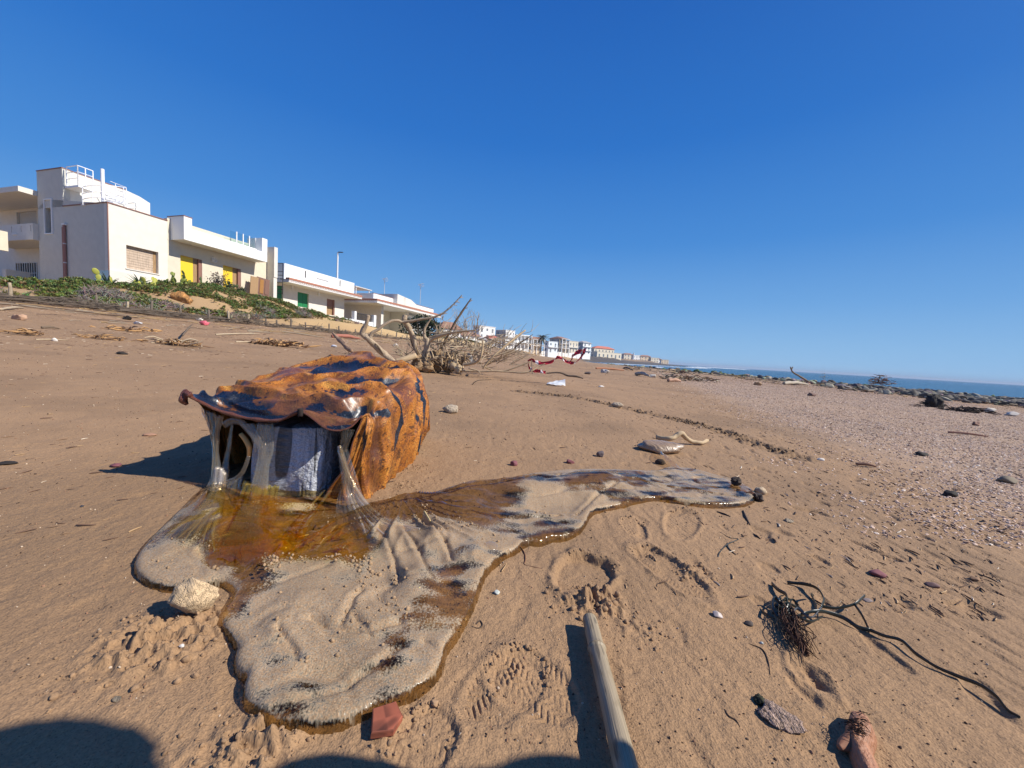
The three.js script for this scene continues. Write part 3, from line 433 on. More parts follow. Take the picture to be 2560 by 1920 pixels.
// px of the left end, of the corner and of the right end; top and base at the corner; storeys, bays
function farHouse({ name = 'terraced_house', label, l, c, r, top, base, d, wall = mFarWhite, side = wall, storeys = 2, bays = 3, roof, balcony, frame, roofRise = .14, deep = 4, category = 'house', turn = 42 }) {
  const h = house(c, base, d, name, label, category, undefined, turn * Math.PI / 180), W = h.onZ(r, base).x, y1 = h.onZ(c, top).y, zL = Math.min(-3, h.onX(l, base).z), fh = y1 / storeys, ww = W / bays;
  const holes = [], rec = frame ? -1.4 : 0;
  for (let i = 0; i < bays; i++) for (let j = 0; j < storeys; j++) holes.push([ww * (i + .34), ww * (i + .66), fh * (j + ((i + j) % 2 ? .3 : .06)), fh * (j + .7)]);
  h.wall('wall', 0, W, -3, y1, rec, .25, holes, wall); h.box('side_wall', 0, .25, -3, y1, zL, rec - .253, side); h.box('end_wall', W - .25, W, -3, y1, zL, rec - .253, side);
  h.box('back_wall', .253, W - .253, -3, y1, zL, zL + .2, wall);
  for (const [a, b, c2, e] of holes) { const w = h.box('window', a, b, c2, e, rec - .2, rec - .17, mWin); h.box('frame', (a + b) / 2 - .05, (a + b) / 2 + .05, c2, e, rec - .165, rec - .1, mBright, w); }
  for (let j = 0; j < storeys && (l < c - 3); j++) { const n = Math.max(1, Math.round(-zL / 4)); for (let i = 0; i < n; i++) { const z = zL * (i + .5) / n; h.box('window', -.03, -.004, fh * (j + .3), fh * (j + .72), z - .5, z + .5, mWin); } }
  if (roof === 'flat' || !roof) { h.box('roof', .26, W - .26, y1 - .3, y1 - .1, zL + .21, rec - .26, mGreyFar); h.box('cornice', -.15, W + .15, y1 + .003, y1 + .2, zL - .1, .15, wall); }
  else { const rise = W * roofRise + 1.0, e = .5; const zc = (zL + 0) / 2; const g = geoFrom([-e, y1, e, W + e, y1, e, W + e, y1, zL - e, -e, y1, zL - e, W * .22, y1 + rise, zc, W * .78, y1 + rise, zc, -e, y1 - .2, e, W + e, y1 - .2, e, W + e, y1 - .2, zL - e, -e, y1 - .2, zL - e], [0, 1, 5, 0, 5, 4, 1, 2, 5, 2, 3, 4, 2, 4, 5, 3, 0, 4, 6, 7, 1, 6, 1, 0, 7, 8, 2, 7, 2, 1, 8, 9, 3, 8, 3, 2, 9, 6, 0, 9, 0, 3, 6, 9, 8, 6, 8, 7]); mesh('roof', g.toNonIndexed(), roof, h.o).geometry.computeVertexNormals(); }
  if (balcony || frame) for (let j = 1; j < storeys + (frame ? 1 : 0); j++) { h.box('balcony_slab', 0, W, fh * j - .2, fh * j, rec + .003, .9, mBright); if (j < storeys) { h.box('balcony_rail', 0, W, fh * j + .85, fh * j + .95, .8, .88, mBright); for (let i = 0; i <= bays * 4; i++) h.box('baluster', W * i / (bays * 4) - .025, W * i / (bays * 4) + .025, fh * j + .003, fh * j + .847, .82, .86, mBright); } }
  if (frame) for (let i = 0; i <= bays; i++) h.box('column', clamp(ww * i - .17, 0, W - .34), clamp(ww * i + .17, .34, W), -2, y1 - .21, .5, .85, mBright);
  return h;
}
farHouse({ label: 'white gabled house seen through the twigs of the fallen tree', l: 1090, c: 1102, r: 1150, top: 818, base: 858, d: 110, storeys: 2, bays: 4, roof: mRoofBrown });
farHouse({ label: 'low white house half hidden by the twigs left of the white cube house', l: 1144, c: 1152, r: 1198, top: 836, base: 864, d: 128, storeys: 2, bays: 4, roof: mRoofBrown, roofRise: .03 });
farHouse({ label: 'white cube shaped house with three upper windows above lower roofs', l: 1180, c: 1196, r: 1236, top: 814, base: 862, d: 165, storeys: 3, bays: 3 });
farHouse({ label: 'low house with bright red tiled roof in front of the grey sided block', l: 1206, c: 1222, r: 1250, top: 846, base: 868, d: 140, storeys: 1, bays: 3, roof: mRoofRed, roofRise: .05, frame: true });
farHouse({ label: 'low cream beach house with shed roof just right of the fallen tree', l: 1176, c: 1182, r: 1212, top: 845, base: 868, d: 135, storeys: 1, bays: 3, wall: mCream, roof: mGreyFar, roofRise: .05 });
farHouse({ label: 'tall three storey house with grey windowless side and white front', l: 1237, c: 1262, r: 1285, top: 825, base: 874, d: 178, storeys: 3, bays: 3, side: mGreyFar, balcony: true });
farHouse({ label: 'bright white house with two storeys of columned balconies and glass roof terrace', l: 1285, c: 1288, r: 1326, top: 836, base: 876, d: 185, storeys: 2, bays: 4, frame: true });
farHouse({ label: 'white columned house with brown hipped roof left of the palm', l: 1325, c: 1329, r: 1358, top: 847, base: 878, d: 195, storeys: 2, bays: 3, wall: mOchre, roof: mRoofBrown, frame: true, roofRise: .04 });
farHouse({ label: 'pale blue white stepped house right of the palm', l: 1358, c: 1370, r: 1393, top: 853, base: 881, d: 205, storeys: 2, bays: 2, wall: mBluish, balcony: true });
farHouse({ label: 'ochre house with brown pitched roof and balcony arches', l: 1372, c: 1401, r: 1420, top: 846, base: 881, d: 215, storeys: 3, bays: 2, wall: mOchre, side: mGreyFar, roof: mRoofBrown, frame: true, roofRise: .05 });
farHouse({ label: 'low white house with long balcony between ochre and dark roofed houses', l: 1418, c: 1421, r: 1444, top: 852, base: 883, d: 225, storeys: 2, bays: 3, wall: mCream, balcony: true });
farHouse({ label: 'house with dark grey upper floor behind the raised barrier tape', l: 1440, c: 1456, r: 1476, top: 856, base: 886, d: 240, storeys: 3, bays: 2, side: mGreyFar, roof: mGreyFar, balcony: true, roofRise: .02 });
farHouse({ name: 'long_house', label: 'large cream white building with long red roof near the water', l: 1476, c: 1484, r: 1534, top: 869, base: 896, d: 300, storeys: 2, bays: 6, wall: mCream, roof: mRoofRed, roofRise: .03 });
farHouse({ name: 'annex', label: 'single storey cream annex with six windows before the red roofed building', l: 1490, c: 1492, r: 1553, top: 879, base: 896, d: 285, storeys: 1, bays: 6, wall: mCream, category: 'building' });
{ const a = at(1340, 884, 200), b = at(1452, 889, 232), o = thing('garden_wall', a, 'low white garden wall along the beach in front of the distant houses', 'wall'), n = 9; for (let i = 0; i < n; i++) { const p = a.clone().lerp(b, i / n), q = a.clone().lerp(b, (i + .94) / n), g = bx(0, p.distanceTo(q), -2, 1.3 + .3 * Math.sin(i * 2.1), -.15, .15).rotateY(Math.atan2(-(q.z - p.z), q.x - p.x)).translate(p.x - a.x, p.y - a.y, p.z - a.z); mesh('wall_length', g, mFarWhite, o); } }
{ const r = rng(5); const spots = [[1556, 1582, 881, 'grey brown house first after the red roofed building on the headland'], [1580, 1600, 884, 'grey brown house second after the red roofed building on the headland'], [1598, 1626, 886, 'pale grey house in the middle of the headland row'], [1624, 1646, 890, 'dim house with white front third from the headland tip'], [1630, 1652, 893, 'low dark house second from the headland tip'], [1650, 1671, 895, 'low dark house nearest the headland tip']];
  spots.forEach(([a, b, t, label], i) => farHouse({ name: 'headland_house', label, l: a - 3, c: a + 3, r: b, top: t + 4, base: t + 19 - i, d: 430 + i * 4, turn: 25, storeys: 2, bays: 3, wall: [mCream, mFarWhite, mOchre][i % 3], side: mGreyFar, roof: i % 2 ? undefined : mRoofBrown, roofRise: .03 }));
  const w = at(1583, 902, 425); const o = thing('white_tower', w, 'small white tower standing on the headland shore', 'tower'); mesh('shaft', new THREE.CylinderGeometry(.9, 1.1, 8, 12).translate(0, 2, 0), mBright, o); mesh('top', new THREE.CylinderGeometry(.5, .6, 3, 10).translate(0, 7.5, 0), mBright, o); mesh('base', bx(-1, 8, -3, 1.5, -2, 2), mBright, o); }
// ---------------------------------------------------------------- plants on the dune
const onU = (px, u) => { let d = 5, dd = 1; const f = (d) => { const x = (rayDir(px, 860).x / -rayDir(px, 860).z) * d; return CV[1] * x - CV[0] * d - u; }; let a = 2, b = 90; for (let i = 0; i < 40; i++) { const m = (a + b) / 2; f(m) > 0 ? a = m : b = m; } const x = rayDir(px, 860).x / -rayDir(px, 860).z * a; return V(x, Hb(x, -a), -a); };
const onUW = (u, w) => { const d = CV[1] * w - CV[0] * u, x = CV[0] * w + CV[1] * u; return V(x, H(x, -d), -d); };
const mLeafGreen = MP(.15, .185, .05, { roughness: .55, side: THREE.DoubleSide }), mStemGrey = M(.25, .22, .185), mAgave = MP(.16, .22, .12, { roughness: .5, side: THREE.DoubleSide }), mCactus = MP(.22, .26, .05, { roughness: .6 }), mPalm = M(.05, .05, .025, { side: THREE.DoubleSide }), mTrunk = M(.13, .10, .08);
function instanced(name, geo, mat, list, label, group, category) { // list: [pos, quat, scale Vector3, colour?]
  const m = new THREE.InstancedMesh(geo, mat, list.length), X = new THREE.Matrix4(); m.name = numbered(name); m.castShadow = m.receiveShadow = true;
  list.forEach(([p, q, s, c], i) => { m.setMatrixAt(i, X.compose(p, q, s)); if (c) m.setColorAt(i, c); }); scene.add(m); return tag(m, label, category, group, 'stuff');
}
const Q = (x, y, z) => new THREE.Quaternion().setFromEuler(new THREE.Euler(x, y, z, 'YXZ'));
const col = (r, g, b) => new THREE.Color().setRGB(r, g, b);
{ // mat of fleshy green ground cover and dead grey stems
  const leaf = geoFrom([0, 0, 0, -.35, .45, .05, 0, 1, 0, .35, .45, .05, 0, .5, .16], [0, 3, 4, 3, 2, 4, 2, 1, 4, 1, 0, 4]);
  const tuft = []; const r = rng(11); for (let i = 0; i < 9; i++) tuft.push(leaf.clone().scale(.5, .6 + r() * .5, .6).rotateX(.25 + r() * .9).rotateY(i * 2.4 + r())); const tuftG = merge(tuft);
  const list = [], stems = [], st = merge([0, 1, 2, 3].map((i) => limb([[V(0, 0, 0), .05], [V(.3 * Math.sin(i * 1.7), .4 + .1 * i, .3 * Math.cos(i * 2.1)), .035], [V(.9 * Math.sin(i * 1.7 + .5), .55 + .1 * i, .8 * Math.cos(i * 2.1)), .012]], { n: 4, step: 2, seed: i })));
  for (let i = 0; i < 120000 && list.length < 42000; i++) {
    const w = 2 + r() * 62, u = -18.6 - r() * 8.4, x = CV[0] * w + CV[1] * u, d = CV[1] * w - CV[0] * u; if (d < 2) continue;
    const k = smooth(-19.4, -21.2, u + .9 * noise2(w * .5, u * .5)), n = fbm2(x * .55, d * .55, 3) + .25 * noise2(x * 2, d * 2), right = smooth(21, 29, w), bare = right * smooth(-25.0, -23.2, u) + smooth(16, 24, w) * .25;
    const keep = k * (.75 + n * 1.6) - bare * 1.25 - .9 * smooth(.12, .3, noise2(x * .33 + 7, d * .33)) * smooth(-24.6, -22.5, u); if (r() > keep) continue;
    const dead = (noise2(x * .8 + 40, d * .8) > .34 - .5 * smooth(-21.4, -19.8, u) && u > -22.6 && r() < .7);
    const y = Hb(x, -d), s = (.08 + .09 * r()) * (1 + .5 * n);
    if (dead) { if (stems.length < 9000) stems.push([V(x, y - .02 + .12 * r(), -d), Q(r() * .8, r() * 6.3, r() * .8), V(.30, .26, .30).multiplyScalar(.6 + r() * .9), col(.7 + .5 * r(), .7 + .4 * r(), .7 + .4 * r())]); }
    else list.push([V(x, y + (.05 + .22 * Math.max(0, .4 + n + .6 * noise2(x * 1.1, d * 1.1))) * r(), -d), Q((r() - .5) * .8, r() * 6.3, (r() - .5) * .8), V(s, s * 1.1, s), col(.55 + .9 * r(), .6 + .7 * r(), .6 + .6 * r())]);
  }
  instanced('ground_cover', tuftG, mLeafGreen, list, 'low green succulent ground cover on the dune below the houses');
  instanced('dead_stems', st, mStemGrey, stems, 'grey tangle of dead dry stems along the dune edge');
  // thin grass on the bare part of the dune
  const bl = []; for (let i = 0; i < 6000; i++) { const w = 18 + r() * 26, u = -21 - r() * 5, p = onUW(u, w); const n = fbm2(p.x * .7, p.z * .7, 3); if (n < -.02) continue; bl.push([p, Q(r() * .7, r() * 6, r() * .7), V(.05, .12 + .1 * r(), .05), col(1 + r(), .8 + .4 * r(), .9)]); }
  instanced('dune_grass', tuftG, M(.12, .11, .045, { side: THREE.DoubleSide }), bl, 'sparse dry grass on the bare sandy part of the dune');
}
const houseLocal = scene.children.find((c) => c.name === 'beach_house');
const wallFoot = (px, off) => { const p = onU(px, -27.4 + off); return p; };
{ // agaves and prickly pears along the wall
  const blade = (l, w, bend) => { const pos = [], idx = [], n = 7; for (let i = 0; i <= n; i++) { const t = i / n, y = Math.sin(t * bend) / bend * l, z = (1 - Math.cos(t * bend)) / bend * l, k = w * (t < .25 ? .6 + 1.6 * t : Math.pow(1 - (t - .25) / .75, .8)); pos.push(-k, y, z + .3 * k, 0, y, z, k, y, z + .3 * k, 0, y - .05 * w, z - .35 * k); } for (let i = 0; i < n; i++) for (let j = 0; j < 4; j++) { const a = i * 4 + j, b = i * 4 + (j + 1) % 4; idx.push(a, b, a + 4, b, b + 4, a + 4); } return geoFrom(pos, idx); };
  const agave = (px, off, s, label, seed) => { const p = wallFoot(px, off), o = thing('agave_plant', p, label, 'agave'), r = rng(seed); for (let i = 0; i < 22; i++) { const m = mesh('leaf', blade(s * (.8 + .3 * r()), s * .10, .5 + .5 * r()).rotateX(.15 + (i / 22) * 1.15).rotateY(i * 2.4), mAgave, o); } };
  agave(275, 1.4, .8, 'green agave rosette at the glass screen by the grey wall corner', 1); agave(352, 1.3, .75, 'spiky agave rosette under the shuttered window', 2);
  const cactus = (px, off, n, s, label, seed, mat = mCactus) => { const p = wallFoot(px, off), o = thing('prickly_pear', p, label, 'cactus'), r = rng(seed); const pads = []; for (let i = 0; i < n; i++) { let b, e; if (i < 3 || r() < .3) { b = V((r() - .5) * s * 2.2, .0, (r() - .5) * s); e = Q((r() - .5) * .6, r() * 3, (r() - .5) * .7); } else { const q = pads[(r() * pads.length) | 0]; e = Q((r() - .5) * .9, r() * 3, (r() - .5) * 1.4); b = q[0].clone().add(V(0, q[2] * 1.75, 0).applyQuaternion(q[1])); } const sz = s * (.2 + .1 * r()); pads.push([b, e, sz]); const g = new THREE.SphereGeometry(1, 12, 9).scale(sz * .72, sz, sz * .16).translate(0, sz * .95, 0); g.applyQuaternion(e).translate(b.x, b.y, b.z); mesh('pad', g, mat, o); } };
  const mYel = MP(.36, .36, .06, { roughness: .6 });
  cactus(254, 1.8, 7, .6, 'small yellowish prickly pear at the foot of the glass screen', 21, mYel); cactus(370, 1.9, 8, .6, 'low yellow green prickly pear right of the second agave', 22, mYel); cactus(446, 2.1, 19, .48, 'tall prickly pear in front of the first yellow door', 23); cactus(478, 2.1, 15, .48, 'prickly pear clump just right of the first yellow door', 24); cactus(506, 2.0, 11, .45, 'small dark prickly pear between the yellow doors', 25, MP(.08, .13, .04));
  const shrub = (px, off, s, label, seed, lc) => { const p = wallFoot(px, off), o = thing('shrub', p, label, 'shrub'), r = rng(seed), st = [], lv = []; for (let i = 0; i < 26; i++) { const a = r() * 6.3, k = r(), e = V(Math.sin(a) * s * .6 * k, s * (.5 + .6 * r()), Math.cos(a) * s * .5 * k); st.push(limb([[V(0, 0, 0), .02], [e.clone().multiplyScalar(.5).add(V(.05, .05, 0)), .013], [e, .005]], { n: 4, step: 2, seed: i })); for (let j = 0; j < 16; j++) { const q = e.clone().multiplyScalar(.35 + .7 * r()).add(V((r() - .5) * .2, (r() - .5) * .15, (r() - .5) * .2)); lv.push(geoFrom([-.03, 0, 0, .03, 0, 0, .02, .09, .01, -.02, .09, 0], [0, 1, 2, 0, 2, 3]).rotateX(r() * 2).rotateY(r() * 6).translate(q.x, q.y, q.z)); } } mesh('stems', merge(st), mStemGrey, o); tag(mesh('leaves', merge(lv), M(...lc, { side: THREE.DoubleSide }), o), null, null, null, 'stuff'); };
  shrub(543, 1.4, 1.15, 'brownish twiggy shrub between the two yellow doors', 31, [.10, .06, .05]); shrub(575, 1.5, .85, 'small green shrub below the second yellow door', 32, [.06, .10, .03]); shrub(603, 1.6, .5, 'tiny shrub at the right edge of the second yellow door', 33, [.08, .10, .04]);
  // dark bush by the porch house
  const p = at(1055, 830, 43), o = thing('dark_bush', p.setY(Hb(p.x, p.z)), 'dark green rounded bush beside the porch house terrace', 'bush'), r = rng(77), lv = [], st = [];
  for (let i = 0; i < 2600; i++) { const q = V(r() - .5, r() - .2, r() - .5).normalize().multiplyScalar(Math.pow(r(), .4)); q.set(q.x * 2.8, Math.max(.05, q.y * 1.9 + .4) * (1 + .3 * noise3(q.x * 2, q.y * 2, q.z * 2)), q.z * 1.8); lv.push(geoFrom([-.08, 0, 0, .08, 0, 0, .06, .2, .03, -.06, .2, 0], [0, 1, 2, 0, 2, 3]).rotateX(r() * 2).rotateY(r() * 6).translate(q.x, q.y, q.z)); }
  tag(mesh('leaves', merge(lv), M(.018, .035, .010, { side: THREE.DoubleSide }), o), null, null, null, 'stuff'); for (let i = 0; i < 7; i++) st.push(limb([[V(0, -.3, 0), .06], [V(Math.sin(i) * 1.2, .9, Math.cos(i * 2) * .9), .02]], { n: 5, step: 3, seed: i })); mesh('stems', merge(st), mStemGrey, o);
}
{ // palm far away
  const b = at(1351, 879, 178), t = at(1354, 842, 178), o = thing('palm_tree', b, 'lone dark palm tree in front of the distant houses', 'palm tree'), hgt = t.y - b.y, r = rng(4);
  mesh('trunk', limb([[V(0, -1, 0), .38], [V(.2, hgt * .5, 0), .3], [V(.6, hgt, 0), .32]], { n: 9, step: 6, rough: .2 }), mTrunk, o);
  for (let i = 0; i < 26; i++) { const a = i * 2.4, up = .9 - i * .075, L = 3 + r(), pos = [], idx = []; for (let k = 0; k <= 8; k++) { const q = k / 8, x = q * L * Math.cos(up * (1 - q)), y = q * L * Math.sin(up) - 1.7 * q * q, w = .5 * Math.sin(Math.PI * Math.min(1, q + .12)) ** .7 * (k % 2 ? 1 : .7); pos.push(x, y - .25 * w, -w, x, y + .1, 0, x, y - .25 * w, w); } for (let k = 0; k < 8; k++) for (let j = 0; j < 2; j++) { const c = k * 3 + j; idx.push(c, c + 3, c + 1, c + 1, c + 3, c + 4); } const g = geoFrom(pos, idx).rotateY(a).translate(.6, hgt, 0); mesh('frond', g, mPalm, o); }
}
{ // orange brown rock on the dune
  const p = ground(452, 752); const g = rockGeo(8, .55, .32, .34, 5, .3, 1.5, .5, .2, 3).rotateZ(-.5).translate(p.x, p.y + .12, p.z); solo('sandstone_boulder', g, M(.58, .29, .09, { map: T.rock, bumpMap: T.rock, bumpScale: .06 }), 'orange sandstone block sticking out of the dune plants', 'boulder'); }

// ---------------------------------------------------------------- brushwood fence along the foot of the dune
const mBrush = M(.135, .105, .08, { map: T.wood }), mStake = M(.23, .185, .145, { map: T.wood }), mTwig = M(.24, .185, .135, { map: T.wood }), mTwigPale = M(.58, .47, .33, { map: T.wood });
{
  const o = thing('brushwood_fence', onUW(-17.6, 20), 'broken fence of weathered stakes and brushwood along the dune foot', 'fence'), r = rng(90);
  let w = 4.5; const tops = [];
  while (w < 62) { const p = onUW(-17.3 + .25 * noise2(w * .3, 2) + (r() - .5) * .15, w), hh = .26 + .28 * r() + .12 * smooth(22, 34, w), lean = V((r() - .5) * .14, hh, (r() - .5) * .14); partW('stake', limb([[p.clone().add(V(0, -.2, 0)), .044], [p.clone().add(lean), .038]], { n: 7, step: 5, rough: .25, seed: w }), r() < .25 ? mTwigPale : mStake, o); tops.push(p); w += .62 + .42 * r(); }
  const L = [];
  for (let i = 0; i < 760; i++) { const w0 = 4 + r() * r() * 54, l = .4 + r() * 1.5, k = (r() + r() - 1) * .75, steep = r() < .22, p = onUW(-17.1 + k, w0), q = onUW(-17.1 + k + (r() - .5) * (steep ? .5 : .9), w0 + (steep ? .25 : 1) * l), lump = .5 + .9 * Math.max(0, noise2(w0 * .5, 4)); p.y += .02 + r() * .24 * lump; q.y += .02 + r() * (steep ? .55 : .30) * lump; const m = p.clone().lerp(q, .5).add(V((r() - .5) * .2, (r() - .3) * .14, (r() - .5) * .2)), R = .009 + .022 * r() * r(); L.push(limb([[p, R], [m, R * .9], [q, R * .4]], { n: 5, step: 3, rough: .3, f: 6, seed: i })); }
  const g = merge(L); tag(partW('brushwood', g, mBrush, o), null, null, null, 'stuff');
}

// ---------------------------------------------------------------- fallen tree washed up behind the drum
const mBark = MP(.52, .41, .29, { roughness: .85, map: T.wood, bumpMap: T.grit, bumpScale: .006 }), mBarkDark = MP(.27, .20, .14, { roughness: .9, map: T.wood, bumpMap: T.grit, bumpScale: .01 }), mWoodPale = MP(.62, .47, .29, { roughness: .8, map: T.wood }), mRoot = MP(.46, .30, .16, { roughness: .9, map: T.mottle, bumpMap: T.grit, bumpScale: .012 });
{
  const D = 6.5, o = thing('driftwood_tree', ground(1080, 928), 'big uprooted driftwood tree with bare pale branches and knotted roots', 'driftwood');
  const B = (name, pts, mat = mBark, opt = {}) => { const q = pts.map(([px, py, r, d = D]) => [at(px, py, d), r * .82 * d / FPX]); return partW(name, limb(q, { n: 10, step: 8, rough: .14, f: 14, ...opt }), mat, o); };
  // left forked trunk
  B('trunk', [[985, 905, 9, 6.1], [962, 886, 10, 6.1], [940, 866, 9.5, 6.05], [922, 848, 9, 6], [912, 838, 9, 6]]);
  B('branch', [[920, 848, 7.5, 6], [906, 834, 8, 5.98], [909, 822, 7, 5.97], [917, 808, 5.5, 5.96], [921, 788, 5, 5.95]], mBark);
  B('branch', [[926, 852, 6, 6], [926, 842, 6, 6], [931, 832, 5.5, 6], [945, 824, 5, 6.02], [962, 811, 4.6, 6.05], [981, 802, 4.4, 6.1], [996, 802, 4.2, 6.15], [1005, 805, 4, 6.2], [1026, 803, 4.4, 6.2], [1053, 798, 3.8, 6.2], [1080, 794, 3.2, 6.2], [1107, 784, 3, 6.2]], mBark, { step: 6 });
  B('branch', [[1105, 785, 2.4, 6.2], [1125, 769, 2.2, 6.2], [1142, 752, 1.9, 6.2], [1155, 738, 1.4, 6.2]], M(.5, .47, .42, { map: T.wood }), { rough: .6, f: 60 });
  for (const [a, b, c2, e] of [[1088, 791, 1092, 801], [1098, 787, 1118, 783], [1108, 790, 1106, 800], [1140, 753, 1150, 757], [1132, 761, 1143, 764], [1150, 744, 1158, 744]]) B('twig', [[a, b, 1.6, 6.2], [c2, e, .7, 6.25]], mBark);
  B('branch', [[957, 884, 2, 6.05], [945, 866, 2.5, 6], [937, 858, 1, 6]], mBarkDark);
  // middle leaning stump with broken top
  B('trunk', [[1052, 896, 6.5, 6.4], [1041, 872, 6, 6.4], [1035, 850, 6.5, 6.4], [1026, 826, 7, 6.35], [1015, 808, 8.5, 6.3], [1011, 800, 9, 6.3], [1014, 788, 7.5, 6.3]], mBark, { rough: .22 });
  B('branch', [[1045, 888, 3, 6.45], [1032, 862, 3.5, 6.45], [1026, 838, 3, 6.42], [1024, 824, 2, 6.4]], mBarkDark);
  B('twig', [[1012, 793, 3, 6.3], [1022, 788, 1, 6.3]], mBark); B('twig', [[1010, 796, 3, 6.3], [1007, 788, 1, 6.3]], mBark);
  // right trunk rising from the root ball
  B('trunk', [[1056, 915, 14, 6.4], [1062, 892, 10, 6.4], [1067, 870, 9, 6.4], [1069, 856, 8, 6.4], [1067, 846, 6.5, 6.4]]);
  B('branch', [[1067, 850, 6, 6.4], [1062, 842, 5.2, 6.4], [1062, 822, 4, 6.4], [1069, 809, 3.4, 6.4], [1077, 797, 2.2, 6.4]]);
  B('branch', [[1068, 858, 5.5, 6.4], [1080, 849, 5, 6.4], [1107, 838, 4.2, 6.3], [1144, 830, 3.4, 6.2], [1189, 826, 2.4, 6.1]], mWoodPale);
  B('branch', [[1070, 845, 2.6, 6.7], [1104, 835, 2.6, 6.7], [1150, 829, 2, 6.8]], mBark); B('branch', [[1073, 832, 3, 6.8], [1100, 832, 2.6, 6.8], [1128, 828, 2, 6.8]], mBark);
  B('pole', [[1100, 878, 4, 6.9], [1136, 809, 3.4, 6.8], [1156, 778, 3, 6.8], [1178, 746, 1.6, 6.8]], mBarkDark); B('twig', [[1174, 754, 1.5, 6.8], [1181, 750, .7, 6.8]], mWoodPale); B('twig', [[1160, 772, 1.5, 6.8], [1170, 769, .7, 6.8]], mBark);
  // sawn log, root masses
  B('log', [[990, 904, 8, 6.15], [1012, 898, 9, 6.2], [1040, 890, 9, 6.3]], mWoodPale, { n: 14, rough: .05 });
  const knot = (px, py, r, d, seed, mat) => { const c = at(px, py, d), k = r * 1.3 * d / FPX; partW('root_mass', rockGeo(seed, k, k * .95, k * .8, 5, .5, 2.0, .1, .35, 5).translate(c.x, c.y, c.z), mat, o); };
  knot(1056, 908, 18, 6.4, 3, mRoot); knot(1068, 918, 12, 6.3, 4, mRoot); knot(1046, 917, 9, 6.25, 5, mRoot); knot(1098, 893, 15, 6.7, 6, mRoot); knot(1092, 915, 12, 6.5, 9, mRoot); knot(1134, 913, 12, 6.4, 12, mWoodPale); knot(1146, 923, 9, 6.3, 13, mWoodPale); knot(1120, 921, 10, 6.5, 14, mRoot); knot(1110, 905, 16, 6.9, 15, mBarkDark); knot(1128, 896, 14, 6.95, 16, mBarkDark); knot(1080, 900, 15, 6.9, 17, mBarkDark); knot(1147, 905, 9, 6.8, 18, mBarkDark);
  const r = rng(17);
  for (let i = 0; i < 60; i++) { const px = 1036 + r() * 122, py = 890 + r() * 30, a = r() * 6.3, l = 12 + r() * 22; B('root', [[px, py, 3.4, 6.45], [px + Math.cos(a) * l * .5 + 3, py + Math.abs(Math.sin(a)) * l * .5 - 4, 2.6, 6.35], [px + Math.cos(a) * l, Math.min(936, py + Math.sin(a) * l), 1.2, 6.35]], i % 3 ? mRoot : mWoodPale, { n: 6, step: 4, rough: .3 }); }
  B('root', [[1160, 912, 5, 6.3], [1178, 909, 4.6, 6.25], [1191, 905, 4.2, 6.2], [1201, 893, 3.6, 6.15], [1206, 872, 3, 6.15], [1207, 850, 1.8, 6.15]], mWoodPale);
  // long stripped branches to the right
  B('branch', [[1207, 922, 3, 6.3], [1220, 905, 3.4, 6.3], [1233, 891, 3.6, 6.3], [1268, 861, 3.4, 6.4], [1290, 843, 3.2, 6.5], [1313, 826, 2.4, 6.6]], mWoodPale);
  B('branch', [[1233, 891, 3, 6.3], [1263, 882, 2.8, 6.3], [1288, 872, 1.6, 6.3]], mWoodPale); B('branch', [[1258, 888, 2, 6.3], [1280, 882, 2, 6.3], [1300, 873, 1.2, 6.3]], mWoodPale);
  B('branch', [[1252, 930, 2, 6.2], [1282, 921, 2.4, 6.2], [1308, 911, 2.2, 6.2], [1325, 904, 1.5, 6.2]], mWoodPale);
  B('branch', [[1160, 927, 3.4, 6.3], [1200, 929, 2.8, 6.25], [1240, 928, 2.6, 6.2], [1275, 930, 2.6, 6.2], [1305, 932, 2.6, 6.15], [1327, 928, 2.4, 6.15], [1346, 917, 2, 6.2], [1363, 909, 1.4, 6.2]], mWoodPale);
  B('branch', [[1172, 921, 2.5, 6.2], [1196, 928, 2, 6.15], [1200, 934, 1.5, 6.1]], mWoodPale); B('branch', [[1205, 915, 2, 6.5], [1240, 930, 1.6, 6.4]], mWoodPale);
  B('branch', [[1285, 872, 2.4, 6.6], [1300, 858, 2.2, 6.6], [1322, 843, 1.6, 6.6], [1332, 836, .8, 6.6]], mBarkDark);
  // crown of fine dead twigs
  const L = [], tw = (p, dir, len, rad, lev) => { const q = p.clone().addScaledVector(dir, len), m = p.clone().lerp(q, .5).add(V(r() - .5, r() - .5, r() - .5).multiplyScalar(len * .18)); L.push(limb([[p, rad], [m, rad * .8], [q, rad * .45]], { n: 4, step: 2, rough: .2, seed: L.length })); if (lev > 0) for (let i = 0; i < 2 + (r() * 2 | 0); i++) { const b = r() < .5 ? m : q; tw(b, dir.clone().add(V(r() - .5, r() - .4, r() - .5).multiplyScalar(1.5)).normalize(), len * (.5 + .3 * r()), rad * .55, lev - 1); } };
  for (let i = 0; i < 95; i++) { const px = 1080 + r() * 150, py = 842 + r() * 74; const t = (px - 1085) / 130; if (r() < t * .45) continue; tw(at(px, py, 6.5 + r() * .9), V((r() - .35) * 1.6, (r() - .35) * .8, (r() - .5)).normalize(), .18 + .24 * r(), .0125, 2); }
  for (let i = 0; i < 12; i++) tw(at(1130 + r() * 60, 822 + r() * 20, 7 + r()), V((r() - .5) * .8, 1, (r() - .5) * .5).normalize(), .16 + .15 * r(), .006, 2);
  for (let i = 0; i < 22; i++) tw(at(1000 + r() * 60, 880 + r() * 30, 6.7 + r() * .6), V((r() - .5) * 2, .25 + r() * .4, r() - .5).normalize(), .2 + .2 * r(), .008, 1);
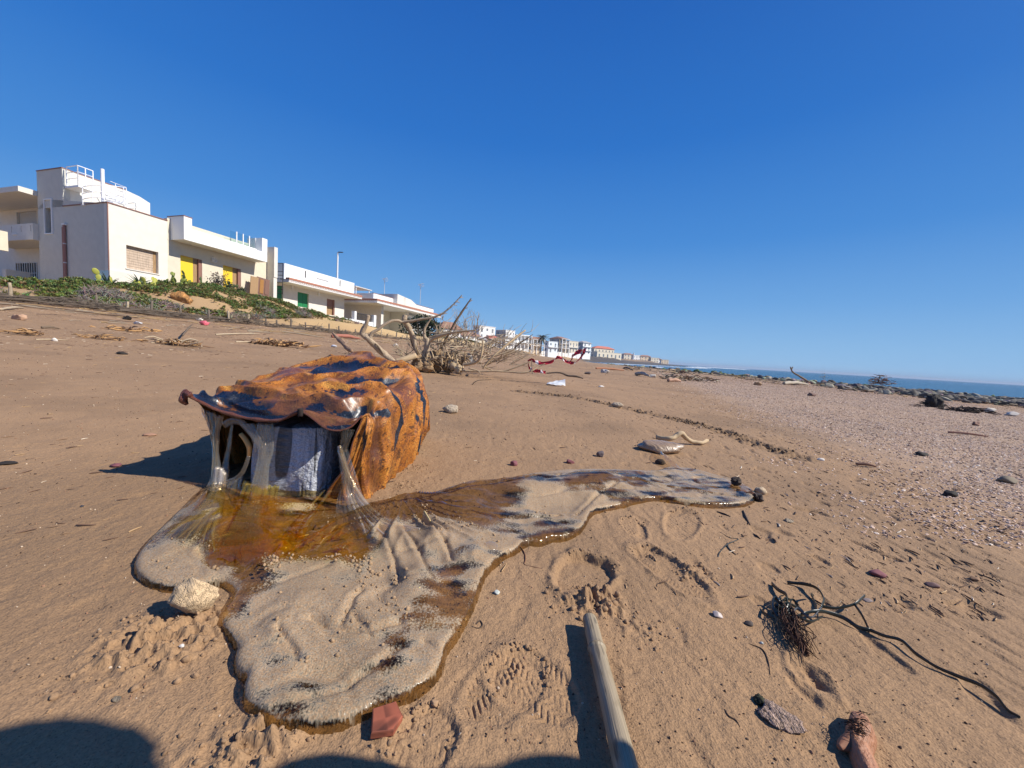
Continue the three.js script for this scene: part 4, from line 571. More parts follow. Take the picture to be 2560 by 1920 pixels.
  for (let i = 0; i < 26; i++) tw(at(1200 + r() * 110, 850 + r() * 70, 6.5 + r()), V(.8 + r() * .4, (r() - .2) * .9, (r() - .5) * .6).normalize(), .2 + .25 * r(), .007, 1);
  tag(partW('twigs', merge(L), mTwigPale, o), null, null, null, 'stuff');
}
{ // things caught in and lying by the tree
  const P = (pts) => pts.map(([px, py, r, d = 6.2]) => [at(px, py, d), r * d / FPX]);
  solo('leaning_stick', limb(P([[832, 832, 2.6, 5.4], [846, 848, 5, 5.3], [856, 856, 6, 5.2], [866, 868, 5.4, 5.1], [880, 878, 4.6, 5.0]]), { n: 9, step: 8, rough: .25 }), M(.40, .26, .17, { map: T.wood }), 'short reddish branch leaning up on its own behind the drum', 'branch');
  // red and white barrier tape in short lengths
  const tape = (name, label, pts, wid, red0) => { const o = thing(name, at(pts[0][0], pts[0][1], pts[0][2] ?? 6.3), label, 'barrier tape'), c = new THREE.CatmullRomCurve3(pts.map(([px, py, d = 6.3]) => at(px, py, d))), n = pts.length * 10; const seg = 5; for (let s = 0; s < n; s += seg) { const pos = [], idx = []; for (let i = 0; i <= seg; i++) { const t = Math.min(1, (s + i) / n), p = c.getPoint(t), tw = 1.2 * noise2(t * 7, red0) + .3 * Math.sin(t * 19), w = wid * (.75 + .35 * noise2(t * 23, 5)); const a = V(.25 * Math.sin(tw * 2), Math.cos(tw), Math.sin(tw)).multiplyScalar(w); for (const k of [-1, -.33, .33, 1]) { const q = p.clone().addScaledVector(a, k).add(V(0, 0, .012 * Math.sin(k * 4 + t * 40))); pos.push(q.x, q.y, q.z); } } for (let i = 0; i < seg; i++) for (let j = 0; j < 3; j++) { const a = i * 4 + j; idx.push(a, a + 4, a + 1, a + 1, a + 4, a + 5); } const red = ((s / seg + red0) % 5) < 3.5; partW(red ? 'red_band' : 'white_band', geoFrom(pos, idx), red ? MTapeR : MTapeW, o); } };
  const MTapeR = MP(.42, .012, .03, { roughness: .4, side: THREE.DoubleSide }), MTapeW = MP(.75, .70, .70, { roughness: .4, side: THREE.DoubleSide });
  tape('barrier_tape', 'red and white barrier tape strung along the bare branch tips', [[1319, 904], [1328, 899], [1340, 905], [1361, 908], [1384, 902], [1391, 894], [1403, 895], [1411, 901], [1426, 907], [1438, 906], [1452, 893], [1462, 878], [1466, 871]], .036, 0);
  tape('barrier_tape', 'looped upper strip of red barrier tape flying at the right end', [[1424, 908], [1430, 894], [1434, 887], [1446, 880], [1456, 877], [1464, 876]], .046, 0);
  tape('barrier_tape', 'lower strip of red barrier tape hanging down to the sand', [[1320, 909], [1324, 920], [1333, 926], [1348, 928], [1364, 932]], .04, 1);
  solo('thin_stick', limb(P([[1329, 900, 1.2, 6.2], [1330, 918, 1.1, 6.15], [1331, 935, 1, 6.1]]), { n: 5 }), mTwig, 'thin upright stick holding the barrier tape near the sand', 'stick');
  solo('curved_stick', limb(P([[1366, 933, 1.6, 6.1], [1400, 932, 2, 6.05], [1420, 939, 2.4, 6], [1440, 941, 2.4, 5.95], [1458, 946, 1.4, 5.9]]), { n: 6 }), mBarkDark, 'dark bent stick lying on the sand below the barrier tape', 'stick');
  { const c = at(1392, 930, 6.2), g = new THREE.PlaneGeometry(.30, .16, 12, 8), p = g.attributes.position; for (let i = 0; i < p.count; i++) { const x = p.getX(i), y = p.getY(i); p.setXYZ(i, x + .04 * y, .02 + (y + .08) * .5 * (.2 + x / .3 + .5) + .02 * noise2(x * 16, y * 16), -y * .8); } g.computeVertexNormals(); solo('plastic_sheet', g.translate(c.x, Hb(c.x, c.z), c.z), MP(.72, .74, .76, { roughness: .35, side: THREE.DoubleSide }), 'white crumpled plastic sheet on the sand under the barrier tape', 'plastic sheet'); }
  { const c = at(1175, 900, 6.75), o = thing('plastic_bottle', c, 'dirty white plastic canister caught in the driftwood tree', 'canister'); mesh('body', new THREE.LatheGeometry([[0, -.09], [.05, -.09], [.06, -.07], [.06, .04], [.045, .07], [.02, .085], [.02, .1], [0, .1]].map((q) => new THREE.Vector2(...q)), 18).rotateZ(.3), MP(.6, .6, .58, { roughness: .5 }), o); mesh('cap', new THREE.CylinderGeometry(.024, .024, .025, 12).translate(0, .112, 0).rotateZ(.3), M(.25, .25, .25), o); }
  solo('bent_twig', limb(P([[1132, 964, .9, 5], [1150, 963, 1.2, 5], [1175, 966, 1.8, 4.95], [1190, 953, 1.2, 4.95], [1228, 949, .6, 5.05]]), { n: 5 }), mBarkDark, 'thin dark forked twig on the sand in front of the driftwood tree', 'twig');
}
// ---------------------------------------------------------------- scattered stones, sticks and weed
const mStonePale = MP(.62, .50, .36, { roughness: .9, map: T.mottle, bumpMap: T.grit, bumpScale: .008 }), mRockDark = M(.115, .10, .085, { map: T.mottle }), mRockGreen = M(.10, .13, .035, { map: T.mottle }), mRockGrey = M(.34, .31, .24, { map: T.mottle }), mWeed = M(.022, .017, .014), mWeedRed = M(.19, .065, .075), mWhiteBit = M(.72, .66, .58), mPink = MP(.45, .30, .26, { roughness: .9, map: T.mottle, bumpMap: T.grit, bumpScale: .006 });
{ // boulders by the water: individuals first
  const r = rng(301), kinds = []; for (let i = 0; i < 7; i++) kinds.push(rockGeo(50 + i, 1, .62, .8, 3, .3, 1.4, .4));
  const mats = [mRockDark, mRockGreen, mRockGrey, mRockGrey], names = ['dark brown', 'mossy green', 'grey', 'grey'];
  const pts = []; for (let i = 0; i < 160000 && pts.length < 5000; i++) { const d = 12 + r() * 58, x = d * (.25 + r() * 1.25), sd = shoreDist(x, d), k = smooth(-13, -6, sd) * (1 - smooth(0, 2.5, sd)), k2 = smooth(.8, 1.15, x / d) * smooth(-34, -24, sd) * 1.1 + .14 * smooth(-22, -12, sd); if (r() > Math.max(k, sd < 0 ? k2 : 0)) continue; const s = (.11 + .36 * Math.pow(r(), 2.8)) * (d > 45 ? .8 : 1) * (sd > -14 ? 1 : .7); pts.push([x, d, s, sd, s / d]); }
  pts.sort((a, b) => b[4] - a[4]);
  const first = {}; const rest = [[], [], []];
  pts.forEach(([x, d, s, sd], i) => {
    const green = noise2(x * .12 + 5, d * .12) + (x / d < .62 ? .35 : -.1) > .22 && sd > -12 ? 1 : 0, mi = green ? 1 : (r() < .45 + .4 * smooth(.7, 1.2, x / d) ? 0 : 2), g = (r() * 7) | 0, p = V(x, Math.max(Hb(x, -d), SEA - .3) + s * .12, -d), e = Q((r() - .5) * 1.1, r() * 6.3, (r() - .5) * 1.1), sc = V(s * (.7 + .7 * r()), s * (.55 + 1.0 * r() * r()), s * (.7 + .6 * r())); p.y += s * .35 * r() * r();
    if (i < 230) { const key = mi + '_' + g; let m; if (first[key]) m = copyOf(first[key]); else { m = first[key] = mesh('shore_rock', kinds[g], mats[mi]); tag(m, ['dark brown rock in the boulder strip at the water', 'mossy green rock in the boulder strip at the water', 'grey rock in the boulder strip at the water'][mi], 'rock', ['dark rocks at the waterline', 'green rocks at the waterline', 'grey rocks at the waterline'][mi]); } m.position.copy(p); m.quaternion.copy(e); m.scale.copy(sc); }
    else rest[mi].push([p, e, sc, col(.7 + .6 * r(), .7 + .6 * r(), .7 + .6 * r())]);
  });
  rest.forEach((l, i) => l.length && instanced('small_shore_rocks', kinds[i + 1], mats[i], l, ['dense dark small rocks along the water', 'dense mossy small rocks along the water', 'dense grey small rocks along the water'][i]));
  // a few pale blocks among them
}
{ // canes, reeds and driftwood thrown up in loose drifts
  const r = rng(404), kinds = [[], [], []], mats = [M(.46, .32, .16, { map: T.wood }), M(.17, .115, .08, { map: T.wood }), M(.36, .30, .23, { map: T.wood })];
  const lay = (x, d, a, l, R, lift) => { const p = V(x, H(x, -d) + R * .6 + lift * r(), -d), q = V(x + Math.cos(a) * l, 0, -(d + Math.sin(a) * l)); q.y = H(q.x, q.z) + R * .6 + lift * r(); const m = p.clone().lerp(q, .5).add(V((r() - .5) * .12 * l, .02 * r() + .1 * lift, (r() - .5) * .12 * l)); kinds[(r() * 3) | 0].push(limb([[p, R], [m, R * .95], [q, R * .5]], { n: 5, step: 2, rough: .25, seed: R * 999 })); };
  for (let i = 0; i < 9000 && kinds[0].length + kinds[1].length + kinds[2].length < 620; i++) { const w = 4 + r() * 44, u = -9.5 - 8 * r(), x = CV[0] * w + CV[1] * u, d = CV[1] * w - CV[0] * u, k = smooth(-9.5, -16, u) * smooth(-.12, .35, fbm2(w * .35, u * .55 + 9, 3)); if (d < 3 || r() > k) continue; lay(x, d, 1.28 + (r() - .5) * 1.5, .15 + 1.3 * Math.pow(r(), 2.2), .006 + .010 * r(), .03); }
  const n1 = 620; let t = 0;
  for (let i = 0; i < 30000 && t < 760; i++) { const d = 13 + r() * 40, x = d * (.3 + r() * 1.2), sd = shoreDist(x, d), k = smooth(-38, -26, sd) * smooth(-3, -10, sd) * smooth(-.2, .3, fbm2(x * .3, d * .3 + 5, 3)); if (r() > k) continue; t++; lay(x, d, r() * 6.3, .2 + 1.1 * r() * r(), .012 + .03 * r() * r(), .10); }
  kinds.forEach((l, i) => solo('drift_wood', merge(l), mats[i], ['yellowish canes and reeds strewn in drifts over the beach', 'dark sticks strewn in drifts over the beach', 'grey weathered sticks strewn in drifts over the beach'][i], 'driftwood').userData.kind = 'stuff');
}
{ // shell gravel band and small beach litter
  const r = rng(71), flake = new THREE.IcosahedronGeometry(1, 0).scale(1, .35, .7), list = [];
  for (let i = 0; i < 400000 && list.length < 110000; i++) { const d = 1.2 + Math.pow(r(), 1.5) * 24, x = d * (.3 + r() * 1.15), u = CV[1] * x - CV[0] * d + .5 * noise2(x * .6, d * .6) + .25 * noise2(x * 2, d * 2); const k = smooth(.7, 2.5, u + .6 * noise2(x * 3, d * 3)) * (1 - .8 * smooth(10, 16, u)); if (k < .02 || r() > k * (.35 + .9 * Math.max(0, .5 + fbm2(x * .8, d * .5, 3)))) continue; const s = (.0028 + .0055 * Math.pow(r(), 2.5)) * (1 + .07 * d), t = r(), c = t < .48 ? col(.64, .46, .35) : t < .72 ? col(.46, .30, .21) : t < .86 ? col(.80, .67, .54) : col(.17, .10, .075); list.push([V(x, H(x, -d) + s * .15, -d), Q((r() - .5) * 1.2, r() * 6.3, (r() - .5) * 1.2), V(s * (.6 + .8 * r()), s, s * (.6 + .8 * r())), c]); }
  instanced('shell_gravel', flake, M(1, 1, 1, { roughness: .8 }), list, 'broad band of pinkish broken shells and gravel on the right of the beach');
  const bits = [], chip = limb([[V(-1, 0, 0), .10], [V(0, .06, .08), .13], [V(1, 0, -.05), .07]], { n: 5, step: 2, rough: .4 });
  for (let i = 0; i < 240000 && bits.length < 24000; i++) { const d = .8 + Math.pow(r(), 1.6) * 34, x = d * (-1.4 + r() * 2.8), u = CV[1] * x - CV[0] * d; if (u < -17) continue; const n = fbm2(x * .5 + 3, d * .5, 3), k = .05 + .30 * smooth(2.5, 5, d) * smooth(-.25, .3, noise2(x * .9, d * 2.2)) + .5 * smooth(.05, .4, n) * smooth(2, 7, d) + .9 * smooth(-3.5, -13, u) * smooth(-.25, .2, n) + .8 * smooth(-34, -14, shoreDist(x, d)) + .45 * smooth(.2, .9, u) * smooth(5, 2, d); if (r() > k) continue; const s = (.0035 + .013 * Math.pow(r(), 4)) * (1 + .11 * d), t = r(), c = t < .5 ? col(.13, .075, .05) : t < .72 ? col(.42, .28, .15) : t < .9 ? col(.24, .15, .09) : col(.68, .58, .45); bits.push([V(x, H(x, -d) + s * .12, -d), Q((r() - .5) * .3, (r() - .5) * 1.6 + 1.1, (r() - .5) * .3), V(s, s * .9, s * (.5 + r())), c]); }
  instanced('beach_litter', chip, M(1, 1, 1, { roughness: .9 }), bits, 'scattered bits of reed, weed and wood on the sand');
  // crumbs of sand knocked loose
  const crumbs = [], cg = rockGeo(2, 1, .85, .9, 2, .35, 1.5, .2), add = (x, d, s, dark) => crumbs.push([V(x, H(x, -d) + s * .3, -d), Q(r() * 6, r() * 6, r() * 6), V(s, s * .9, s), col(.36 * dark, .225 * dark, .125 * dark)]);
  for (const [cx, cd, rad, h] of CLODS) for (let i = 0; i < 46; i++) { const a = r() * 6.3, q = rad * 1.25 * Math.sqrt(r()); add(cx + Math.cos(a) * q, cd + Math.sin(a) * q, .0014 + .0045 * Math.pow(r(), 2.8) * Math.min(1.3, h / .02), .9 + .3 * r()); }
  for (let i = 0; i < 1500; i++) { const k = 1 + ((r() * (TRACK.length - 1)) | 0), [ax, ad] = TRACK[k - 1], [bx2, bd] = TRACK[k], t = r(); if (noise2(lerp(ax, bx2, t) * 5, lerp(ad, bd, t) * 5) < .1 && r() < .85) continue; add(lerp(ax, bx2, t) + (r() - .5) * .16, lerp(ad, bd, t) + (r() - .5) * .16, .003 + .012 * Math.pow(r(), 4), .55 + .35 * r()); }
  for (const p of PRINTS) for (let i = 0; i < 26; i++) { const a = (r() - .5) * 2.4, q = 1 + .25 * r(); add(p.c[0] + p.f[0] * p.l * q * Math.cos(a) + p.f[1] * p.w * q * Math.sin(a), p.c[1] + p.f[1] * p.l * q * Math.cos(a) - p.f[0] * p.w * q * Math.sin(a), .0015 + .003 * Math.pow(r(), 3), 1); }
  for (let i = 0; i < 5500; i++) { const d = .45 + 3.2 * Math.pow(r(), 1.5), x = d * (-1.4 + 2.8 * r()), s = (.0007 + .0013 * Math.pow(r(), 3)) * (.8 + .5 * d), t = r(), c = t < .55 ? col(.10, .06, .04) : t < .72 ? col(.66, .52, .38) : col(.36, .2, .12); crumbs.push([V(x, H(x, -d) + s * .3, -d), Q(r() * 6, r() * 6, r() * 6), V(s, s * .6, s * (.6 + r())), c]); }
  instanced('sand_crumbs', cg, M(1, 1, 1, { roughness: .95, map: T.mottle }), crumbs, 'crumbled clods of damp sand');
}
// single finds, each placed where the photograph shows it: a builder per kind
const onSand = (px, py, lift = 0) => { const p = ground(px, py); p.y = H(p.x, p.z) + lift; return p; };
const pxm = (p) => -p.z / FPX;             // metres per photograph pixel at a point
function stone(px, py, rpx, flat, seed, mat, label, category = 'stone', name = 'stone', group) { const p = onSand(px, py), s = rpx * pxm(p); return solo(name, rockGeo(seed, s, s * flat, s * .8, rpx > 30 ? 5 : 3, .3, 1.5, .4).translate(p.x, p.y + s * flat * .45, p.z), mat, label, category, group); }
function strand(name, label, category, pts, rad, mat, o = {}) { return solo(name, limb(pts.map(([px, py, r = rad, up = .3]) => { const p = ground(px, py); p.y = H(p.x, p.z) + r * pxm(p) * up * 2; return [p, r * pxm(p)]; }), { n: 6, step: 6, ...o }), mat, label, category, o.group); }
const mHerb = (o) => o;
{
  // stones in the middle distance
  stone(1129, 1032, 22, .6, 61, mStonePale, 'rounded cream stone on open sand right of the rusty drum'); stone(1543, 1018, 16, .5, 62, mStonePale, 'pale flat stone at the near end of the sand furrow');
  stone(1503, 968, 7, .5, 63, mWhiteBit, 'small white stone in front of the distant barrier tape'); stone(1285, 1164, 11, .8, 64, mWeedRed, 'leftmost of the three purple weed balls beyond the resin tongue', 'weed ball', 'weed_ball'); stone(1425, 1158, 11, .6, 65, mWeedRed, 'middle of the three purple weed balls beyond the resin tongue', 'weed ball', 'weed_ball'); stone(1501, 1142, 11, .9, 66, M(.13, .10, .10), 'dark grey weed ball, rightmost of three beyond the resin tongue', 'weed ball', 'weed_ball');
  stone(2375, 1238, 15, .7, 67, mWeed, 'dark weed clump at the edge of the shell gravel on the right', 'weed clump', 'weed_clump'); stone(2303, 1140, 16, .4, 68, mWeed, 'flat dark weed clump lying on the shell gravel', 'weed clump', 'weed_clump'); stone(2520, 1205, 22, .5, 69, M(.20, .16, .11), 'brown stone at the right edge of the shell gravel');
  stone(1972, 1302, 12, .4, 70, mStonePale, 'small buff pebble right of the tip of the resin tongue', 'pebble', 'pebble'); stone(2052, 1150, 10, .4, 71, mWhiteBit, 'white shell fragment near the shell gravel edge', 'shell', 'shell_fragment'); stone(1242, 1482, 9, .7, 72, MP(.5, .53, .48), 'pale grey green pebble right of the main resin lobe', 'pebble', 'pebble');
  stone(1088, 1757, 11, 1, 73, M(.40, .25, .14), 'small lump of sand with a curl at the lower right of the resin', 'sand lump', 'sand_lump'); stone(290, 1748, 11, .6, 74, mStonePale, 'tan pebble on the sand left of the resin near the shadow', 'pebble', 'pebble');
  stone(455, 1628, 7, .5, 75, mWhiteBit, 'tiny cream pebble on the crumbled sand at left', 'pebble', 'pebble');
  { // limestone block against the resin
    const p = ground(472, 1552), s = 58 * pxm(p); const g = rockGeo(97, s * .86, s * .96, s * .66, 7, .30, 1.25, .42, .13, 3.2).rotateZ(.25).rotateY(.3).translate(p.x, H(p.x, p.z) + s * .68, p.z - .012); solo('limestone_block', g, MP(.72, .52, .31, { roughness: .92, map: T.mottle, bumpMap: T.rock, bumpScale: .0035 }), 'cream limestone block lying against the left side of the resin', 'stone');
  }
  { // red tile shard
    const p = onSand(962, 1814), o = thing('tile_shard', p.setY(p.y + .004), 'broken red terracotta tile shard at the lower edge of the resin', 'tile'); const sh = new THREE.Shape([[-.018, -.012], [.006, -.018], [.020, -.004], [.016, .018], [-.012, .018]].map((q) => new THREE.Vector2(...q))); mesh('shard', new THREE.ExtrudeGeometry(sh, { depth: .006, bevelEnabled: true, bevelSize: .0015, bevelThickness: .002, bevelSegments: 2 }).rotateX(-Math.PI / 2), MP(.40, .115, .062, { roughness: .8, map: T.rock, bumpMap: T.grit, bumpScale: .002 }), o); o.rotation.set(.05, .5, -.1);
  }
  // bits of sand-coloured crumbs by the tile are part of sand_crumbs
  { // pink encrusted stone, right foreground
    const p = onSand(1952, 1796), s = 52 * pxm(p); solo('encrusted_stone', rockGeo(95, s * .95, s * .34, s * .78, 7, .34, 1.6, .3, .3, 4).rotateY(-.5).translate(p.x, p.y + s * .06, p.z), MP(.56, .41, .34, { roughness: .95, map: T.rock, bumpMap: T.rock, bumpScale: .02 }), 'pinkish grey encrusted stone in the right foreground', 'stone');
    const q = onSand(1900, 1752), s2 = 15 * pxm(q); solo('weed_tuft', rockGeo(96, s2, s2 * .8, s2, 4, .5, 2.5, .1).translate(q.x, q.y + s2 * .3, q.z), M(.03, .03, .012), 'dark tuft of weed at the upper end of the pink stone', 'weed');
  }
  { // smooth reddish driftwood stump at the lower edge
    const P = [[2150, 1812, 30], [2150, 1842, 42], [2148, 1880, 36], [2165, 1925, 38], [2190, 1990, 40], [2215, 2060, 40]].map(([px, py, r]) => { const p = ground(px, py); const k = r * pxm(p); p.y = H(p.x, p.z) + k * .25; return [p, k]; });
    const o = thing('driftwood_stump', P[0][0], 'smooth reddish brown driftwood stump at the bottom right edge', 'driftwood'); partW('stump', limb(P, { n: 26, step: 10, rough: .10, f: 9, flat: .75 }), MP(.46, .22, .125, { roughness: .6, map: T.wood, bumpMap: T.grit, bumpScale: .002 }), o);
    const k = [[2140, 1862], [2112, 1872], [2096, 1880]].map(([px, py], i) => { const p = ground(px, py); p.y = H(p.x, p.z) + .008; return [p, [26, 17, 6][i] * pxm(p)]; }); partW('knob', limb(k, { n: 16, step: 8, rough: .1 }), MP(.36, .16, .09, { roughness: .7, map: T.wood }), o);
    const t = rng(3), L = []; for (let i = 0; i < 60; i++) { const px = 2105 + t() * 40, py = 1820 + t() * 50, a = ground(px, py), b = ground(px + 16 + 18 * t(), py + 8 + 14 * t()); a.y = H(a.x, a.z) + .018 + .01 * t(); b.y = H(b.x, b.z) + .022 + .008 * t(); L.push(limb([[a, .0005], [a.clone().lerp(b, .5).add(V(0, .004, 0)), .0004], [b, .0003]], { n: 3, step: 2 })); } tag(partW('fibres', merge(L), M(.03, .018, .012), o), null, null, null, 'stuff');
  }
  { // bamboo cane
    const A = ground(1474, 1548, .019), B0 = ground(1566, 1925, .024), Bq = A.clone().lerp(B0, 1.6); const p = (t) => A.clone().lerp(Bq, t); const dirv = Bq.clone().sub(A).normalize();
    const o = thing('bamboo_cane', A.clone(), 'weathered grey bamboo cane pointing in from the bottom edge', 'cane'); const R = .0138; const prof = [[0, .90], [.03, .95], [.155, .96], [.172, 1.10], [.18, 1.11], [.187, .96], [.2, .98], [1.0, 1.14]];
    const pos = [], uv = [], idx = [], n = 28, rows = []; for (let i = 0; i < prof.length - 1; i++) for (let k = 0; k < 8; k++) { const t = lerp(prof[i][0], prof[i + 1][0], k / 8), r = lerp(prof[i][1], prof[i + 1][1], k / 8); rows.push([t, r]); } rows.push([1, 1]);
    const side = V(0, 1, 0).addScaledVector(dirv, -dirv.y).normalize(), up = dirv.clone().cross(side); for (const [t, r] of rows) for (let j = 0; j <= n; j++) { const a = j / n * 6.2832, q = p(t).addScaledVector(side, Math.cos(a) * R * r * (1 + .02 * noise3(t * 30, Math.cos(a) * 2, Math.sin(a) * 2))).addScaledVector(up, Math.sin(a) * R * r); pos.push(q.x, q.y, q.z); uv.push(j / n * .5, t * .8); }
    for (let i = 0; i < rows.length - 1; i++) for (let j = 0; j < n; j++) { const a = i * (n + 1) + j, b = a + n + 1; idx.push(a, b, a + 1, a + 1, b, b + 1); }
    const caneMap = tex(512, 1024, (u, v) => { const s = .75 + .22 * fbm2(u * 60, v * 5, 4) + .2 * noise2(u * 140, v * 9), st = smooth(.1, .4, fbm2(u * 6 + 3, v * 9, 4)), dk = smooth(.35, .6, noise2(u * 22, v * 14)); const c = [.40, .32, .21].map((q, i) => q * s * (1 - .35 * st * [.7, .8, 1][i]) * (1 - .45 * dk)); return c; });
    partW('culm', geoFrom(pos, idx, uv), MP(1, 1, 1, { map: caneMap, roughness: .55, bumpMap: T.wood, bumpScale: .001 }), o);
    const ring = new THREE.TorusGeometry(R * 1.02, .0018, 8, 28); ring.applyQuaternion(new THREE.Quaternion().setFromUnitVectors(V(0, 0, 1), dirv)); const rp = p(.176); partW('node_ring', ring.translate(rp.x, rp.y, rp.z), M(.25, .19, .12), o);
    const cap = new THREE.SphereGeometry(R * .93, 20, 10, 0, 6.2832, 0, Math.PI / 2).scale(1, .25, 1); cap.applyQuaternion(new THREE.Quaternion().setFromUnitVectors(V(0, 1, 0), dirv.clone().negate())); partW('cut_end', cap.translate(A.x, A.y, A.z), M(.35, .28, .19, { map: T.mottle }), o);
  }
  // weed blades and threads on the near sand
  const mBlade = MP(.022, .03, .028, { roughness: .35 }), mThread = M(.06, .04, .03), wl = [];
  { // tangle of dark sea grass with its fibrous root
    const p0 = ground(1990, 1600), o = thing('seagrass_clump', p0.setY(H(p0.x, p0.z)), 'tangled dark seagrass with a fibrous brown root at right', 'seaweed');
    const S = (name, pts, mat, r = 4) => partW(name, limb(pts.map(([px, py, up = .006, k = 1]) => { const p = ground(px, py); p.y = H(p.x, p.z) + up; return [p, r * k * pxm(p)]; }), { n: 7, step: 7, rough: .2, f: 40, flat: .45 }), mat, o);
    S('blade', [[1930, 1463, .004], [1945, 1485, .01], [1962, 1500, .016], [1966, 1520, .014]], mBlade, 5); S('blade', [[1968, 1458, .004], [2010, 1470, .01], [2040, 1490, .02], [2057, 1510, .02], [2052, 1530, .012]], mBlade, 4.5); S('blade', [[1958, 1528, .01], [1935, 1513, .02], [1930, 1535, .022], [1942, 1550, .014]], mBlade, 4); S('blade', [[1905, 1527, .003], [1915, 1545, .01], [1935, 1557, .012]], mBlade, 3);
    S('blade', [[2052, 1527, .012], [2090, 1533, .016], [2133, 1536, .024], [2157, 1520, .03]], mBlade, 4); S('blade', [[2133, 1537, .024], [2150, 1555, .02], [2172, 1578, .006]], mBlade, 4); S('blade', [[1985, 1555, .012], [2010, 1550, .016], [2040, 1548, .02], [2070, 1545, .012], [2105, 1553, .01], [2140, 1570, .008], [2175, 1580, .006]], mBlade, 5);
    S('blade', [[2172, 1578, .006], [2210, 1598, .008], [2250, 1613, .012], [2290, 1645, .010], [2340, 1673, .006], [2400, 1700, .008], [2450, 1722, .014], [2490, 1750, .012], [2520, 1777, .003], [2550, 1797, .001]], mBlade, 5); S('blade', [[2045, 1555, .006], [2035, 1530, .02], [2025, 1510, .024], [2032, 1500, .012]], mBlade, 3.4); S('blade', [[1975, 1563, .008], [1990, 1545, .022], [2020, 1560, .016], [2050, 1540, .02]], MP(.12, .13, .14, { roughness: .25 }), 4); S('blade', [[1960, 1530, .014], [1980, 1555, .02], [2020, 1566, .012], [2055, 1550, .01]], mBlade, 4);
    const r = rng(62), L = [], L2 = []; for (let i = 0; i < 80; i++) { const t = r(), px = lerp(1945, 1990, t) + (r() - .5) * 34, py = lerp(1525, 1600, t) + (r() - .5) * 18, a = ground(px, py), b = ground(px + 22 + r() * 26, py + 40 + r() * 42); a.y = H(a.x, a.z) + .006 + .022 * r(); b.y = H(b.x, b.z) + .002 + .014 * r(); (i % 3 ? L : L2).push(limb([[a, .0007], [a.clone().lerp(b, .5).add(V((r() - .5) * .03, .014 * r(), (r() - .5) * .03)), .0009], [b.add(V((r() - .5) * .03, .008 * r(), (r() - .5) * .03)), .0004]], { n: 4, step: 3, seed: i })); }
    tag(partW('root_fibres', merge(L), M(.11, .05, .028), o), null, null, null, 'stuff'); tag(partW('dark_fibres', merge(L2), M(.03, .017, .012), o), null, null, null, 'stuff');
    for (let i = 0; i < 20; i++) { const a = r() * 6.3, px = 1950 + r() * 25, py = 1520 + r() * 25; S('blade', [[px, py, .008], [px + Math.cos(a) * 14, py + Math.sin(a) * 12, .02], [px + Math.cos(a + .8) * 24, py + Math.sin(a + .8) * 20, .012]], mBlade, 3); }
    partW('root_core', limb([[1962, 1535], [1985, 1570], [2005, 1605], [2020, 1640]].map(([px, py], i) => { const p = ground(px, py); p.y = H(p.x, p.z) + .004; return [p, [12, 13, 9, 4][i] * pxm(p)]; }), { n: 12, step: 8, rough: .5, f: 30 }), M(.10, .045, .022), o);
  }
  const bladeT = (label, pts, r, m = mBlade) => strand('weed_strand', label, 'seaweed', pts, r, m);
  bladeT('thin looped weed threads on the sand right of the footprints', [[1800, 1330, .8], [1825, 1345, 1], [1845, 1348, 1.2], [1820, 1360, 1.6], [1800, 1380, 1.2], [1795, 1393, .8]], 1.2); bladeT('short dark weed thread joining the loop of threads by the footprints', [[1818, 1357, 1], [1822, 1372, 1.8], [1840, 1387, 1]], 1.4);
  bladeT('straight dark reed splinter below the tip of the resin tongue', [[1858, 1276, 1.6], [1866, 1296, 3], [1876, 1312, 1]], 2.4, mThread); bladeT('short dark reed splinter on sand right of the resin tongue', [[1884, 1334, 1], [1893, 1342, 3], [1902, 1347, 1]], 2.4, mThread); bladeT('thin dark splinter close under the resin tongue tip', [[1793, 1278, 1.2], [1812, 1286, 2.4], [1826, 1292, 1]], 2, mThread);
  bladeT('small curled weed loop beside the right edge of the main resin lobe', [[1190, 1560, 1.4], [1200, 1552, 1.8], [1206, 1562, 1.8], [1196, 1570, 1.4], [1180, 1566, 1]], 1.6, mThread);
  bladeT('fine root thread hanging off the right corner of the main resin lobe', [[1300, 1366, 1.2], [1310, 1380, 1.8], [1313, 1400, 1.6], [1311, 1408, 1], [1330, 1415, .8], [1355, 1420, .7]], 1.4, M(.12, .05, .03));
  bladeT('dark curved splinter left of the seagrass root', [[1872, 1606, .8], [1905, 1622, 1.6], [1920, 1650, 2], [1926, 1685, .8]], 1.6, M(.10, .06, .035)); bladeT('thin brown weed curl left of the pink stone', [[1812, 1770, 1], [1822, 1788, 2.4], [1840, 1800, 2], [1850, 1815, 1]], 2, M(.14, .085, .05));
  bladeT('dark straight twig on the upper right sand', [[2352, 1384, 1.2], [2380, 1398, 2.2], [2406, 1414, 1]], 2, mThread); bladeT('thin dark twig at far right of the near sand', [[2445, 1436, 1], [2478, 1448, 1.8], [2510, 1466, 1]], 1.6, mThread);
